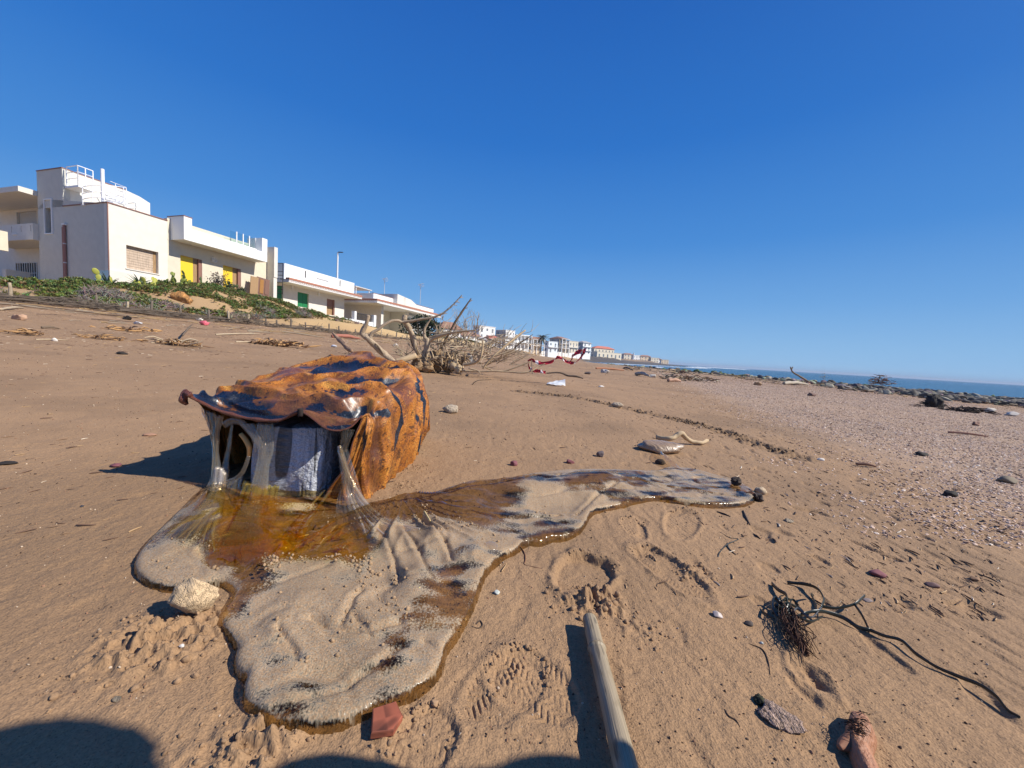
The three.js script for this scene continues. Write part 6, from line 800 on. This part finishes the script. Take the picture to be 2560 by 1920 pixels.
const BULGE = [spot(590, 1340, 130, 60, .030), spot(520, 1268, 60, 40, .03), spot(640, 1260, 60, 40, .008), spot(1040, 1475, 42, 50, .022), spot(1400, 1280, 90, 22, -.008), spot(1330, 1232, 190, 26, .026), spot(1500, 1215, 120, 22, .022), spot(1640, 1190, 60, 14, .014), spot(1085, 1370, 22, 42, .012), spot(1180, 1405, 40, 22, .014), spot(1000, 1260, 90, 30, .02), spot(1500, 1215, 40, 16, .010), spot(430, 1420, 90, 50, .006), spot(780, 1560, 200, 100, .006), spot(920, 1720, 120, 40, -.006), spot(1000, 1700, 80, 40, .008), spot(680, 1760, 80, 50, .006), spot(850, 1425, 34, 14, .012), spot(605, 1440, 20, 30, -.008), spot(1110, 1640, 20, 22, .008)];
const sum = (list, x, d) => { let s = 0; for (const e of list) { const q = e.f(x, d); if (q < 6) s += e.v * Math.exp(-q * 1.1); } return s; };
const dust = (x, d) => { // how much sand lies on the resin, 0 .. 1
  const n = fbm2(x * 5.5 + 3, d * 5.5, 4), m = fbm2(x * 22, d * 22 + 5, 3), wisp = noise2(x * 6 + d * 3, d * 30 - x * 9), right = smooth(.02, .16, x - .55 * (d - 1.2) + .05);
  return clamp(.82 + 1.05 * n + .55 * m + .22 * wisp + right * (.35 * wisp + .05) - (1.2 - .65 * right) * sum(CLEAR, x, d) + .75 * sum(SANDY, x, d) - .10 * right, 0, .78);
};
const foldDir = G2(1000, 1270);
const resinTop = (x, d, e) => { // thickness over the sand, e: metres in from the edge
  const w = .017, k = clamp(e / w), edge = Math.sqrt(Math.max(0, 1 - (1 - k) * (1 - k))), s = dust(x, d), a = Math.atan2(x - foldDir[0], foldDir[1] - d), rr = Math.hypot(x - foldDir[0], d - foldDir[1]);
  const fan = smooth(.42, .12, rr) * smooth(.02, .06, rr) * (ridge(noise2(a * 5.5, rr * 4)) ** 3 - .45) * .016, crease = -.006 * smooth(.10, .02, Math.abs(noise2(x * 5 + 30, d * 7))) ;
  const in_ = smooth(.0, .06, e);
  const cq = creaseAt(x + .004 * noise2(x * 40, d * 40), d + .004 * noise2(x * 40, d * 40 + 9)), cr = -.006 * Math.exp(-Math.pow(cq / .0045, 2)) + .0022 * Math.exp(-Math.pow((cq - .013) / .008, 2));
  return edge * (.0175 + .004 * noise2(x * 9, d * 9)) + in_ * (1.15 * sum(BULGE, x, d) + .011 * fbm2(x * 7 + 2, d * 7, 3) + crease * .6 + cr + fan + .0009 * s * (noise2(x * 60, d * 60) + .7 * noise2(x * 130, d * 130)) + .0035 * smooth(.9, 1.3, s * (1 + n3s(x, d))) );
};
const CREASES = [[[578, 1492], [612, 1462], [650, 1440], [690, 1392]], [[500, 1400], [520, 1430], [560, 1470], [580, 1492]], [[692, 1605], [716, 1636], [745, 1676]], [[640, 1640], [690, 1640], [745, 1672]], [[900, 1500], [872, 1545], [850, 1590]], [[880, 1568], [905, 1590], [925, 1616]], [[770, 1580], [850, 1600], [915, 1612], [1000, 1580]], [[1010, 1640], [940, 1690], [830, 1760], [740, 1790]], [[1060, 1630], [1090, 1650], [1100, 1680]], [[960, 1350], [985, 1420], [1000, 1480]], [[1010, 1330], [1050, 1400], [1075, 1470]], [[1045, 1300], [1110, 1370], [1130, 1420]], [[1180, 1290], [1280, 1310], [1400, 1302]], [[1100, 1250], [1250, 1232], [1400, 1205]], [[1440, 1300], [1490, 1255], [1560, 1222]], [[1580, 1215], [1680, 1230], [1800, 1245]]].map((l) => l.map((p) => G2(...p)));
const creaseAt = (x, d) => { let b = 1; for (const l of CREASES) for (let i = 1; i < l.length; i++) { const [ax, ad] = l[i - 1], [cx, cd] = l[i]; if (x < Math.min(ax, cx) - .03 || x > Math.max(ax, cx) + .03 || d < Math.min(ad, cd) - .03 || d > Math.max(ad, cd) + .03) continue; const ex = cx - ax, ed = cd - ad, t = clamp(((x - ax) * ex + (d - ad) * ed) / (ex * ex + ed * ed)); b = Math.min(b, Math.hypot(x - ax - ex * t, d - ad - ed * t)); } return b; };
const n3s = (x, d) => Math.max(0, noise2(x * 30 + 4, d * 30)) * smooth(.2, .35, fbm2(x * 7 + 8, d * 7, 2));
const resin = thing('resin_spill', V(-.15, 0, -.95), 'glossy clear amber resin spill dusted with sand, flowing from the rusty drum', 'resin');
{
  const TW = 1920, TH = 1380, fu = (u) => BOX.x0 + u * (BOX.x1 - BOX.x0), fv = (v) => BOX.d0 + v * (BOX.d1 - BOX.d0);
  const S = .0042, nx = Math.ceil((BOX.x1 - BOX.x0) / S), nd = Math.ceil((BOX.d1 - BOX.d0) / S), info = new Array((nx + 1) * (nd + 1));
  for (let j = 0; j <= nd; j++) for (let i = 0; i <= nx; i++) info[j * (nx + 1) + i] = polyDist(outline, BOX.x0 + i * S, BOX.d0 + j * S);
  const rim = (u, v) => { const a = clamp(u * nx, 0, nx - 1e-3), b = clamp(v * nd, 0, nd - 1e-3), i = a | 0, j = b | 0, k = j * (nx + 1) + i; return lerp(lerp(info[k][0], info[k + 1][0], a - i), lerp(info[k + nx + 1][0], info[k + nx + 2][0], a - i), b - j); };
  const cover = new Float32Array(TW * TH), amb = new Float32Array(TW * TH);
  for (let y = 0, i = 0; y < TH; y++) for (let x = 0; x < TW; x++, i++) { const X = fu((x + .5) / TW), D = fv((y + .5) / TH); cover[i] = dust(X, D); amb[i] = clamp(sum(AMBER, X, D)); }
  const grains = (x, y) => noise2(x * .55, y * .55);
  const cov = (u, v, x, y) => { const g = .6 * grains(x, y) + .5 * noise2(x * .23, y * .23), c = cover[y * TW + x] * smooth(.002, .0062, rim(u, v) + .003 * noise2(u * 60, v * 45)); return smooth(.18, .85, c * .95 + .55 * g); };
  const map = tex(TW, TH, (u, v, x, y) => {
    const X = fu(u), D = fv(v), big = fbm2(X * 7, D * 7, 3), c = cov(u, v, x, y), g = grains(x, y), g2 = noise2(x * .3 + 50, y * .3), a = clamp(Math.pow(amb[y * TW + x], 1.25) * (.62 + 1.1 * fbm2(X * 11, D * 11, 3))), f = noise2(X * 40 + D * 30, D * 12) , str = smooth(.35, .6, noise2(X * 16 + 6 * noise2(X * 4, D * 4), D * 70));
    const rk = .25 * smooth(.009, .001, rim(u, v)), clear = [lerp(.72, .92, a), lerp(.64, .72, a), lerp(.48, .17, a)].map((q, i) => q * (1 + .14 * f) * (1 - .22 * str) * (1 - rk * [.25, .36, .5][i])), k = .78 + .62 * g + .34 * g2; const dark = g2 > .42 ? .55 : 1;
    return [.42, .28, .165].map((q, i) => (1 + .25 * big) * lerp(clear[i], q * k * dark, c));
  }, true, false);
  const pass = tex(TW, TH, (u, v, x, y) => { const c = cov(u, v, x, y), r = lerp(.05, .55, c) + .03 * grains(x, y); return [1 - c, r, 0, 1 - .8 * c]; }, false, false);
  const bump = tex(TW, TH, (u, v, x, y) => { const X = fu(u), D = fv(v), c = cov(u, v, x, y), n = .5 + c * (.16 * grains(x, y) + .10 * noise2(x * .25, y * .25)) + .12 * noise2(X * 26 + 30 * D, D * 60) * (1 - c) ; return [n, n, n]; }, false, false);
  const mat = new THREE.MeshPhysicalMaterial({ map, transmission: 1, transmissionMap: pass, roughness: 1, roughnessMap: pass, specularIntensityMap: pass, specularIntensity: .7, thickness: 0, ior: 1.5, bumpMap: bump, bumpScale: .003 });
  const pos = [], uv = [], idx = [], id = new Map();
  const vert = (i, j) => { const k = j * (nx + 1) + i; if (id.has(k)) return id.get(k); let [e, qx, qd] = info[k], x = BOX.x0 + i * S, d = BOX.d0 + j * S; if (e <= .0004) { x = qx; d = qd; e = 0; } const y = e ? Hb(x, -d) + .4 * micro(x, d) + Math.max(.0025, resinTop(x, d, e)) + .002 : Math.min(H(x, -d), 0) - .004; const n = pos.length / 3; pos.push(x, y, -d); uv.push((x - BOX.x0) / (BOX.x1 - BOX.x0), (d - BOX.d0) / (BOX.d1 - BOX.d0)); id.set(k, n); return n; };
  for (let j = 0; j < nd; j++) for (let i = 0; i < nx; i++) { const k = j * (nx + 1) + i; if (info[k][0] > 0 || info[k + 1][0] > 0 || info[k + nx + 1][0] > 0 || info[k + nx + 2][0] > 0) { const a = vert(i, j), b = vert(i + 1, j), c = vert(i, j + 1), e = vert(i + 1, j + 1); idx.push(a, b, c, b, e, c); } }
  partW('pool', geoFrom(pos, idx, uv), mat, resin);
}
{ // damp sand crumbs heaped on the resin
  const r = rng(53), list = [], cg = rockGeo(2, 1, .85, .9, 2, .35, 1.5, .2);
  for (const [px, py, rx, ry, n] of [[870, 1425, 70, 22, 130], [960, 1470, 70, 40, 190], [1120, 1330, 80, 24, 170], [1060, 1300, 26, 12, 50], [680, 1440, 20, 26, 60], [930, 1560, 90, 50, 110], [750, 1420, 90, 12, 70], [1210, 1365, 60, 16, 50], [840, 1330, 160, 30, 40], [470, 1420, 90, 50, 60], [1400, 1290, 70, 16, 50], [830, 1600, 220, 130, 120]]) for (let i = 0; i < n; i++) { const a = r() * 6.3, q = Math.sqrt(r()), p = G2(px + Math.cos(a) * rx * q, py + Math.sin(a) * ry * q), e = polyDist(outline, p[0], p[1])[0]; if (e < .006) continue; if (r() < .45) continue; const s = .0009 + .0034 * Math.pow(r(), 3.4), y = Hb(p[0], -p[1]) + .4 * micro(p[0], p[1]) + resinTop(p[0], p[1], e) + .002, t = .8 + .35 * r(); list.push([V(p[0], y + s * .35, -p[1]), Q(r() * 6, r() * 6, r() * 6), V(s, s * .85, s), col(.44 * t, .29 * t, .165 * t)]); }
  instanced('resin_sand_crumbs', cg, M(1, 1, 1, { roughness: .95, map: T.mottle }), list, 'damp sand crumbs heaped on top of the resin');
}
// strings and curtains pulled between the rim and the pool
const mClear = new THREE.MeshPhysicalMaterial({ color: col(.96, .92, .84), roughness: .03, transmission: .96, thickness: 0, ior: 1.55 });
const mFrost = new THREE.MeshPhysicalMaterial({ color: col(.86, .82, .78), roughness: .12, transmission: .78, thickness: 0, ior: 1.55 });
const mClearAmber = new THREE.MeshPhysicalMaterial({ color: col(.94, .74, .24), roughness: .03, transmission: .93, thickness: 0, ior: 1.55 });
const mMilky = new THREE.MeshPhysicalMaterial({ color: col(.95, .91, .83), roughness: .06, transmission: .955, thickness: 0, ior: 1.55 });
{
  const top = (x, y, d) => y > 1255 ? Math.min(d, -ground(x, y).z * lerp(.99, .968, smooth(1255, 1310, y))) : d;
  const S = (pts, mat = mClear, o = {}) => partW('strand', limb(pts.map(([x, y, d, r]) => [at(x, y, top(x, y, d)), r * d / FPX]), { n: 14, step: 10, rough: .18, f: 26, ...o }), mat, resin);
  // left pillar of joined strings
  S([[548, 1040, 1.13, 10], [545, 1075, 1.13, 5], [543, 1130, 1.13, 4], [548, 1190, 1.12, 6], [540, 1225, 1.10, 9], [505, 1270, 1.06, 10], [462, 1325, 1.0, 10], [415, 1380, .95, 9]], mMilky, { flat: .6 });
  S([[530, 1030, 1.15, 7], [535, 1080, 1.14, 4], [537, 1140, 1.13, 4], [532, 1200, 1.11, 7], [505, 1250, 1.07, 10], [470, 1290, 1.03, 12]], mClear); S([[580, 1060, 1.16, 3], [574, 1105, 1.15, 5], [566, 1150, 1.14, 6], [560, 1190, 1.12, 10], [545, 1230, 1.09, 13], [520, 1290, 1.03, 14], [490, 1345, .98, 10]], mMilky, { flat: .5 });
  // middle bundle of fine threads
  const r = rng(8); for (let i = 0; i < 17; i++) { const x = 600 + i * 4.2, y = 1060, k = r(); S([[x + 20 * k, y, 1.12, 2 + 2.4 * r()], [645 + i * 2.4, 1120, 1.10, 1 + 1.4 * r()], [648 + i * 1.9 - 6, 1165, 1.085, 1.2 + 1.6 * r()], [625 + i * 2.6, 1230, 1.06, 1.6 + 2.4 * r()], [600 + i * 3.4 - 6, 1290, 1.02, 2 + 3 * r()], [565 + i * 5.6, 1350, .97, 2 + 3 * r()]], i % 3 ? mClear : mMilky, { n: 9, step: 8 }); }
  for (let i = 0; i < 3; i++) S([[652 + i * 14, 1058, 1.12, 2], [655 + i * 6, 1100, 1.11, 1.4], [652 + i * 4, 1150, 1.09, 1.8]], mClear, { n: 8 });
  // edge of the round hole: joins pillar and bundle above and below
  S([[560, 1062, 1.13, 8], [582, 1052, 1.13, 10], [612, 1062, 1.125, 8], [632, 1092, 1.115, 6], [640, 1130, 1.105, 4]], mClear, { flat: .5 }); S([[552, 1215, 1.11, 8], [572, 1206, 1.10, 8], [592, 1196, 1.095, 6], [612, 1170, 1.095, 6], [622, 1140, 1.10, 5]], mMilky, { flat: .5 });
  // curtains: ruled sheets with ripples
  const curtain = (L, Rr, mat, amp, name = 'curtain') => { const a = new THREE.CatmullRomCurve3(L.map(([x, y, d]) => at(x, y, top(x, y, d)))), b = new THREE.CatmullRomCurve3(Rr.map(([x, y, d]) => at(x, y, top(x, y, d)))), n = 60, m = 36, pos = [], idx = [], uv = []; for (let i = 0; i <= n; i++) for (let j = 0; j <= m; j++) { const p = a.getPoint(i / n).lerp(b.getPoint(i / n), j / m), w = Math.sin(Math.PI * j / m), rp = amp * (noise2(j * .42, i * .05 + L[0][0]) + .5 * noise2(j * 1.1, i * .06)); p.z += rp * 2 + .012 * w; p.x += rp * .5; pos.push(p.x, p.y, p.z); uv.push(j / m, i / n); } for (let i = 0; i < n; i++) for (let j = 0; j < m; j++) { const c = i * (m + 1) + j; idx.push(c, c + 1, c + m + 1, c + 1, c + m + 2, c + m + 1); } return partW(name, geoFrom(pos, idx, uv), mat, resin); };
  curtain([[843, 1125, 1.085], [862, 1180, 1.07], [845, 1240, 1.06], [840, 1290, 1.04], [852, 1345, 1.0], [872, 1385, .97]], [[870, 1122, 1.09], [890, 1190, 1.08], [908, 1240, 1.075], [940, 1285, 1.06], [985, 1312, 1.04], [1040, 1320, 1.03]], mClear, .006);
  curtain([[850, 1060, 1.08], [852, 1095, 1.085], [848, 1130, 1.085]], [[888, 1075, 1.10], [876, 1100, 1.09], [868, 1130, 1.09]], mClear, .004);
  S([[848, 1128, 1.085, 3], [858, 1165, 1.075, 3], [880, 1215, 1.07, 4], [905, 1262, 1.06, 5], [940, 1300, 1.05, 7], [990, 1322, 1.03, 9], [1050, 1328, 1.03, 8]], mMilky); S([[846, 1128, 1.084, 2], [856, 1190, 1.07, 3], [868, 1250, 1.055, 4], [882, 1295, 1.03, 6], [915, 1335, 1.0, 8]], mClear); S([[852, 1130, 1.084, 2], [872, 1185, 1.075, 3], [898, 1232, 1.065, 4], [930, 1276, 1.055, 5]], mClear);
  curtain([[500, 1015, 1.17], [520, 1060, 1.16], [535, 1110, 1.15], [530, 1190, 1.13]], [[560, 1040, 1.13], [548, 1080, 1.13], [546, 1130, 1.13], [548, 1195, 1.12]], mClear, .004);
  curtain([[540, 1212, 1.12], [500, 1262, 1.07], [450, 1325, 1.01], [400, 1385, .95]], [[610, 1190, 1.10], [600, 1240, 1.06], [560, 1310, 1.0], [520, 1390, .93]], mMilky, .008);
  curtain([[541, 1196, 1.125], [522, 1225, 1.10], [455, 1310, 1.03], [385, 1372, .97]], [[556, 1198, 1.122], [560, 1225, 1.10], [520, 1300, 1.02], [455, 1385, .94]], mMilky, .010);
  for (let i = 0; i < 15; i++) { const k = i / 14, j = r() - .5; S([[540 + 22 * k, 1175 + 20 * j, 1.122, 3 + 3 * r()], [530 + 30 * k, 1225 + 10 * j, 1.095, 4], [480 + 66 * k + 8 * j, 1290, 1.03, 4 + 4 * r()], [425 + 110 * k + 14 * j, 1330 - 10 * r(), .985, 2 + 3 * r()], [375 + 165 * k + 20 * j, 1384 - 34 * r(), 2, .9]], i % 2 ? mFrost : mMilky, { n: 9, step: 8 }); }
  for (let i = 0; i < 11; i++) { const k = i / 10, j = r() - .5; S([[846 + 6 * k, 1120 + 14 * j, 1.085, 2 + 2 * r()], [862 + 14 * k, 1190, 1.075, 3], [880 + 34 * k + 6 * j, 1255, 1.055, 3 + 3 * r()], [900 + 80 * k, 1308 - 10 * r(), 1.03, 2 + 3 * r()], [915 + 150 * k, 1350 - 26 * k - 16 * r(), 2, .9]], i % 3 ? mMilky : mFrost, { n: 9, step: 8 }); }
  curtain([[610, 1200, 1.09], [590, 1270, 1.04], [570, 1340, .98], [555, 1385, .95]], [[700, 1215, 1.09], [690, 1290, 1.04], [680, 1350, .98], [700, 1395, .94]], mClearAmber, .008);
  // low amber webs under the block and the black gap at the right of the mouth
  S([[828, 1225, 1.07, 3], [800, 1262, 1.05, 4], [770, 1305, 1.02, 6], [750, 1340, .99, 9]], mClearAmber); S([[812, 1225, 1.08, 2], [790, 1250, 1.06, 3], [760, 1285, 1.03, 4], [730, 1330, 1.0, 6]], mClearAmber); S([[838, 1300, 1.03, 4], [800, 1325, 1.0, 4], [770, 1345, .98, 4]], mClearAmber);
  for (let i = 0; i < 18; i++) { const x = 690 + r() * 170, y = 1320 + r() * 60, a = -.9 + r() * 1.2; const p = ground(x, y), d = -p.z, l = 20 + r() * 30; S([[x, y - 4, d, 3], [x + Math.cos(a) * l * .5, y - 12 + Math.sin(a) * l * .5, d, 2.6], [x + Math.cos(a) * l, y - 3 + Math.sin(a) * l, d, 1]], mClearAmber, { n: 6, step: 4 }); }
  // bubbles
  const bub = (px, py, rx, up, mat) => { const p = ground(px, py), k = rx * pxm(p), g = new THREE.SphereGeometry(k, 28, 16).scale(1, up, 1.15); partW('bubble', g.translate(p.x, H(p.x, p.z) + .016, p.z), mat, resin); }; bub(1038, 1478, 32, .75, mMilky); bub(725, 1298, 14, .9, mClear); bub(640, 1376, 9, .8, mClear); bub(1083, 1365, 16, .6, mMilky); bub(846, 1420, 20, .5, mMilky); bub(1225, 1383, 22, .6, mClear);
  // amber dome where the light gathers
  { const p = ground(560, 1372), g = new THREE.SphereGeometry(.105, 40, 24, 0, 6.3, 0, 1.57).scale(1.15, .52, .72).rotateY(.35); const q = g.attributes.position; for (let i = 0; i < q.count; i++) { const k = 1 + .08 * noise3(q.getX(i) * 14, q.getY(i) * 14, q.getZ(i) * 14); q.setXYZ(i, q.getX(i) * k, q.getY(i) * k, q.getZ(i) * k); } g.computeVertexNormals(); partW('amber_dome', g.translate(p.x + .04, .004, p.z - .03), new THREE.MeshPhysicalMaterial({ color: col(.99, .86, .32), roughness: .02, transmission: .95, thickness: 0, ior: 1.5 }), resin); }
  // the small separate blob beyond the tongue, joined by a skin
  { const p = ground(1650, 1128), k = pxm(p), g = rockGeo(33, 58 * k, 17 * k, 30 * k, 5, .22, 1.2, .05).translate(p.x, H(p.x, p.z) + 10 * k, p.z); partW('lump', g, MP(.40, .275, .175, { roughness: .4, map: T.mottle, clearcoat: .3, clearcoatRoughness: .15, bumpMap: T.grit, bumpScale: .003 }), resin); S([[1640, 1128, -p.z + .02, 10], [1662, 1150, 1.86, 12], [1680, 1168, 1.80, 16], [1700, 1185, 1.72, 10]], mMilky, { flat: .5 }); }
}
{ // sticks in and by the resin
  const W = (pts) => pts.map(([x, y, r, up = 1]) => { const p = ground(x, y); const k = r * pxm(p); p.y = H(p.x, p.z) + k * up; return [p, k]; });
  solo('rusty_peg', limb([[at(885, 1361, .985), .0105], [at(915, 1372, .965), .011], [at(940, 1378, .95), .0105], [at(952, 1390, .935), .011], [at(957, 1398, .925), .009]], { n: 12, step: 8, rough: .35, f: 60 }), MP(.26, .06, .025, { roughness: .7, map: T.mottle, bumpMap: T.grit, bumpScale: .004 }), 'short rust red twig stuck in the resin below the drum', 'twig');
  solo('curved_twig', limb([[at(602, 1085, 1.13), .0065], [at(614, 1100, 1.125), .0072], [at(623, 1120, 1.12), .0072], [at(622, 1142, 1.115), .005]], { n: 10, rough: .1 }), MP(.55, .30, .09, { roughness: .5 }), 'curved tan twig hanging in the strings at the drum mouth', 'twig');
  solo('pale_crooked_twig', limb(W([[1640, 1105, 6, 2], [1672, 1112, 6, 2.4], [1688, 1112, 6, 3.6], [1700, 1112, 6, 5], [1712, 1112, 5.6, 3.4], [1728, 1112, 5.2, 1.8], [1750, 1113, 5, 1.3], [1768, 1108, 4, 2]]), { n: 10, step: 8, rough: .2, f: 30 }), mWoodPale, 'crooked pale twig arching over the small resin lump', 'twig');
  solo('dark_root_lump', rockGeo(44, .021, .018, .02, 4, .5, 2, .1).translate(ground(1838, 1222).x, H(ground(1838, 1222).x, ground(1838, 1222).z) + .036, ground(1838, 1222).z), M(.045, .03, .022), 'round dark lump stuck on the tip of the resin tongue', 'root');
  { const p = ground(1868, 1240), o = thing('wood_chunk', p, 'splintered brown wood chunk at the tip of the resin tongue', 'wood'); partW('chunk', limb(W([[1840, 1236, 7], [1865, 1242, 8], [1888, 1248, 8]]), { n: 9, rough: .4, f: 60 }), M(.20, .085, .045, { map: T.wood }), o); partW('broken_end', limb(W([[1886, 1248, 9], [1896, 1250, 10], [1903, 1254, 5]]), { n: 8, rough: .6, f: 60 }), M(.05, .035, .03), o); }
  { const q = ground(1902, 1232), k = pxm(q) * 14; solo('sand_lump', rockGeo(61, k, k * .7, k, 3, .4, 2, .2).translate(q.x, H(q.x, q.z) + k * .4, q.z), M(.56, .42, .27, { map: T.mottle }), 'pale lump of sand behind the wood chunk on the tongue tip', 'sand lump'); }
  solo('dark_lump', rockGeo(46, .022, .016, .02, 3, .5, 2.2, .1).translate(ground(1650, 1160).x, H(ground(1650, 1160).x, ground(1650, 1160).z) + .01, ground(1650, 1160).z), M(.06, .042, .03), 'dark crusty lump between the resin lump and the tongue', 'root');
  solo('black_stalk', limb([[at(1222, 1362, 1.0), .0022], [at(1215, 1378, .985), .0026], [at(1218, 1392, .97), .0028], [at(1245, 1412, .945), .0028], [at(1270, 1432, .925), .003], [at(1282, 1442, .915), .0036]], { n: 8, rough: .3, f: 90 }), M(.018, .014, .012), 'thin black bent stalk sticking out of the resin at its right corner', 'stalk');
  for (const [x, y, r, l] of [[1160, 1388, 2.4, 'pale straw laid on the resin near its right corner'], [1060, 1300, 2.4, 'short straw on the resin right of the drum']]) solo('straw', limb(W([[x, y, r, 9], [x + 14, y + 20, r, 8]]), { n: 6 }), M(.55, .42, .2), l, 'straw');
  { const p = ground(930, 1690); solo('shell_crumb', rockGeo(52, .006, .003, .004, 2).translate(ground(985, 1700).x, .028, ground(985, 1700).z), mWhiteBit, 'small curled shell crumb on the lower resin lobe', 'shell'); }
}
// ---------------------------------------------------------------- the photographer, beside the camera and outside the picture: casts the shadows along the lower edge
{
  const o = thing('person', V(.86, 0, .10), 'person in dark jacket and trousers crouching beside the camera, only the shadow in view', 'person');
  const body = (bones, res, size, c, mat, name, s = .035) => { const N = res, mc = new MarchingCubes(N, mat, false, false, 400000); const h = size / 2; mc.isolation = 0; const f = mc.field; for (let z = 0; z < N; z++) for (let y = 0; y < N; y++) for (let x = 0; x < N; x++) { const px = c.x + (x - N / 2) / (N / 2) * h, py = c.y + (y - N / 2) / (N / 2) * h, pz = c.z + (z - N / 2) / (N / 2) * h; let k = 1e9; for (const [a, b, ra, rb] of bones) { const ex = b[0] - a[0], ey = b[1] - a[1], ez = b[2] - a[2], t = clamp(((px - a[0]) * ex + (py - a[1]) * ey + (pz - a[2]) * ez) / (ex * ex + ey * ey + ez * ez + 1e-9)), q = Math.hypot(px - a[0] - ex * t, py - a[1] - ey * t, pz - a[2] - ez * t) - lerp(ra, rb, t), hh = clamp(.5 + .5 * (k - q) / s); k = lerp(k, q, hh) - s * hh * (1 - hh); } f[x + y * N + z * N * N] = -k; } mc.update(); const n = mc.count, g = new THREE.BufferGeometry(), p = mc.positionArray.slice(0, n * 3); for (let i = 0; i < n * 3; i += 3) { p[i] = c.x + p[i] * h; p[i + 1] = c.y + p[i + 1] * h; p[i + 2] = c.z + p[i + 2] * h; } g.setAttribute('position', new THREE.BufferAttribute(p, 3)); g.setAttribute('uv', new THREE.BufferAttribute(new Float32Array(n * 2), 2)); return partW(name, weld(g), mat, o); };
  const jk = M(.04, .05, .08, { roughness: .9 }), tr = M(.05, .05, .055, { roughness: .9 }), sk = MP(.48, .29, .20, { roughness: .55 }), hr = M(.03, .02, .015);
  body([[[.98, .22, .06], [.84, .55, -.06], .15, .16], [[.84, .55, -.06], [.76, .82, -.13], .16, .15], [[.64, .82, -.20], [.90, .84, -.04], .075, .075], [[.64, .82, -.20], [.56, .66, -.285], .07, .06], [[.56, .66, -.285], [.34, .50, -.06], .06, .035], [[.90, .84, -.08], [.86, .68, -.295], .075, .065], [[.86, .68, -.295], [.62, .64, -.285], .065, .055], [[.62, .64, -.285], [.42, .50, -.02], .055, .035]], 72, 1.2, V(.68, .55, -.05), jk, 'jacket');
  body([[[.94, .24, .02], [.74, .52, -.30], .11, .085], [[.74, .52, -.30], [.95, .10, -.22], .08, .055], [[1.02, .24, .10], [.86, .46, -.16], .11, .085], [[.86, .46, -.16], [1.06, .08, .02], .08, .055], [[.94, .24, .04], [1.04, .24, .1], .13, .13]], 64, 1.0, V(.9, .3, -.08), tr, 'trousers');
  for (const [x, z] of [[.90, -.24], [1.0, .0]]) partW('shoe', new RoundedBoxGeometry(.27, .09, .10, 4, .035).rotateY(.35).translate(x, .05, z), M(.05, .045, .04), o);
  const hx = .70, hz = -.17;
  body([[[hx, 1.02, hz], [hx, 1.06, hz], .088, .092], [[hx - .04, .97, hz - .015], [hx, 1.0, hz], .055, .07], [[hx + .06, .84, hz + .04], [hx + .02, .97, hz + .01], .055, .052], [[hx - .095, 1.015, hz - .025], [hx - .088, .995, hz - .023], .012, .016], [[hx, 1.02, hz + .095], [hx, .99, hz + .095], .018, .012], [[hx, 1.02, hz - .095], [hx, .99, hz - .095], .018, .012]], 64, .34, V(hx, .98, hz), sk, 'head', .018);
  partW('hair', new THREE.SphereGeometry(.105, 24, 16, 0, 6.3, 0, 1.75).rotateZ(-.55).translate(hx + .015, 1.07, hz), hr, o);
  for (const z of [-.038, .032]) partW('eye', new THREE.SphereGeometry(.011, 10, 8).translate(hx - .078, 1.035, hz + z - .01), M(.1, .08, .07), o);
  o.position.z += .09; o.position.x += .04;
  for (const [x, y, z] of [[.32, .50, .07], [.38, .50, .17]]) body([[[x + .03, y, z], [x - .02, y + .012, z], .026, .024], [[x + .02, y, z], [x - .025, y - .012, z], .024, .022], ...[0, 1, 2, 3].map((i) => [[x - .025, y + .030 - i * .021, z], [x - .068 + Math.abs(i - 1) * .006, y + .034 - i * .023, z - .012], .0095, .0085]), [[x, y + .02, z], [x - .04, y + .06, z - .012], .011, .009]], 60, .22, V(x - .02, y + .01, z), sk, 'hand', .007);
}
scene.traverse((m) => { if (m.isMesh && m.userData.kind !== 'structure') m.castShadow = m.receiveShadow = true; });
renderer.render(scene, camera);
